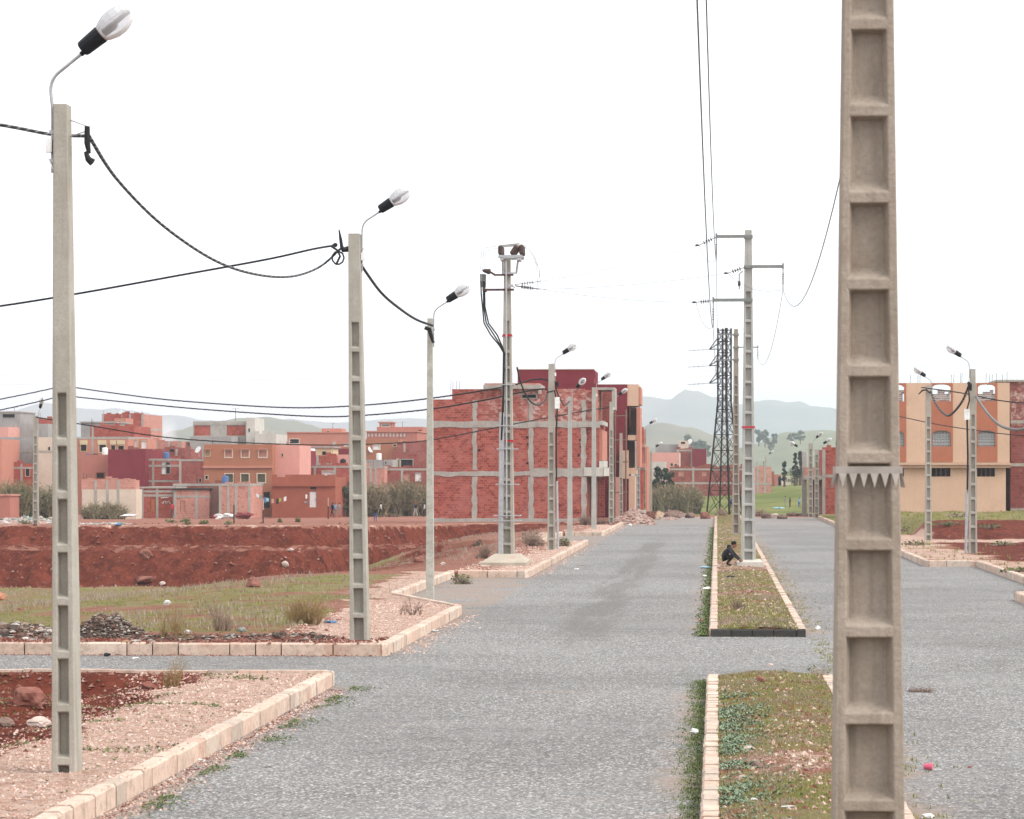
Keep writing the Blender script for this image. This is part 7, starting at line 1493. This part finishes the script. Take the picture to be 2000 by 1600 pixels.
for i, (k, col, t) in enumerate(((1, WB, 'white shirt at the left end of the washing line'), (2, GRP, 'grey cloth second on the washing line'), (4, BLP, 'dark blue cloth on the washing line'), (5, BB, 'pale blue cloth on the washing line'), (7, cloth('peach', (.6, .35, .25)), 'peach cloth on the washing line'), (9, DKP, 'dark cloth on the washing line'), (10, cloth('mustard', (.5, .38, .08)), 'mustard cloth on the washing line'), (12, WB, 'white cloth at the right end of the washing line'))):
    a, b = cl_[k], cl_[k + 1]; m = MB(); dz = Vector((0, 0, .34 + .1 * (i % 3))); q = Vector((0, .03, 0)); m.hexa([a - dz - q, b - dz * .9 - q, b - dz * .9 + q, a - dz + q, a - q, b - q, b + q, a + q]); tag(m.build('garment', col), t, 'garment', 'clothes on the line')
for i, (px, py, w, col, t) in enumerate(((430, 990, 20, WB, 'white washing spread over the scrub'), (446, 986, 20, WB, 'white sheet hanging over the scrub'), (422, 993, 12, C['red'], 'red cloth on the scrub'), (474, 990, 30, cloth('striped_red', (.25, .06, .06)), 'dark red blanket spread over the scrub'))):
    p = P(px, py, 298.5); r = w * DEP(px, 298.5) / F / 2; p.z = gz(p.x, p.y) + .22 + .14 * (i % 2); m = MB(); m.rock(p, r, 200 + i, 1, .5, .45, 3, .9); tag(m.build('blanket', col), t, 'washing', 'washing spread on the scrub')

for i, (ya, yb_) in enumerate(((646, 603), (689, 642), (733, 690), (752, 712))):
    wire('%s of four faint high wires crossing the whole sky' % ('highest', 'second', 'third', 'lowest')[i], [P(-500, ya + 12, 330), P(0, ya, 330), P(500, ya - (ya - yb_) * .26, 330), P(1000, ya - (ya - yb_) * .51, 330), P(1500, ya - (ya - yb_) * .76, 330), P(2000, yb_, 330), P(2500, yb_ - 14, 330)], .0055)

# ------------------------------------------------------------------ smoke and air
def volume(name, density, color, noise_=None):
    mt = bpy.data.materials.new(name); mt.use_nodes = True; t = mt.node_tree; t.nodes.clear(); o = t.nodes.new('ShaderNodeOutputMaterial'); v = t.nodes.new('ShaderNodeVolumePrincipled'); v.inputs['Color'].default_value = (*color, 1); v.inputs['Density'].default_value = density; v.inputs['Anisotropy'].default_value = .0; t.links.new(v.outputs[0], o.inputs['Volume']); return mt
sx, sy_, sz_ = XY(318, 470), 470, ZZ(318, 858, 470)
m = MB(); m.rock((0, 0, 0), 1, 3, 1, 1, 1, 3, .25); sm = m.build('smoke', volume('smoke_air', .11, (.9, .9, .92))); sm.location = (sx, sy_, sz_); sm.scale = (2.6, 2.4, 4.2); sm.rotation_euler = (0, R(22), 0); tag(sm, kind='stuff')
t = sm.data.materials[0].node_tree; vn = [n for n in t.nodes if n.type == 'PRINCIPLED_VOLUME'][0]; tc = t.nodes.new('ShaderNodeTexCoord'); ln = t.nodes.new('ShaderNodeVectorMath'); ln.operation = 'LENGTH'; t.links.new(tc.outputs['Object'], ln.inputs[0])
mr = t.nodes.new('ShaderNodeMapRange'); t.links.new(ln.outputs['Value'], mr.inputs[0]); mr.inputs[1].default_value = .9; mr.inputs[2].default_value = .1; mr.inputs[3].default_value = 0; mr.inputs[4].default_value = 1.1; no_ = t.nodes.new('ShaderNodeTexNoise'); no_.inputs['Scale'].default_value = 2.2; t.links.new(tc.outputs['Object'], no_.inputs['Vector']); mu = t.nodes.new('ShaderNodeMath'); mu.operation = 'MULTIPLY'; t.links.new(mr.outputs[0], mu.inputs[0]); t.links.new(no_.outputs[0], mu.inputs[1]); t.links.new(mu.outputs[0], vn.inputs['Density'])
m = MB(); m.box(-4200, -60, -9, 4200, 9000, 215)
hz_ = m.build('haze', volume('haze_air', .00019, (.72, .79, .87))); tag(hz_, kind='stuff')
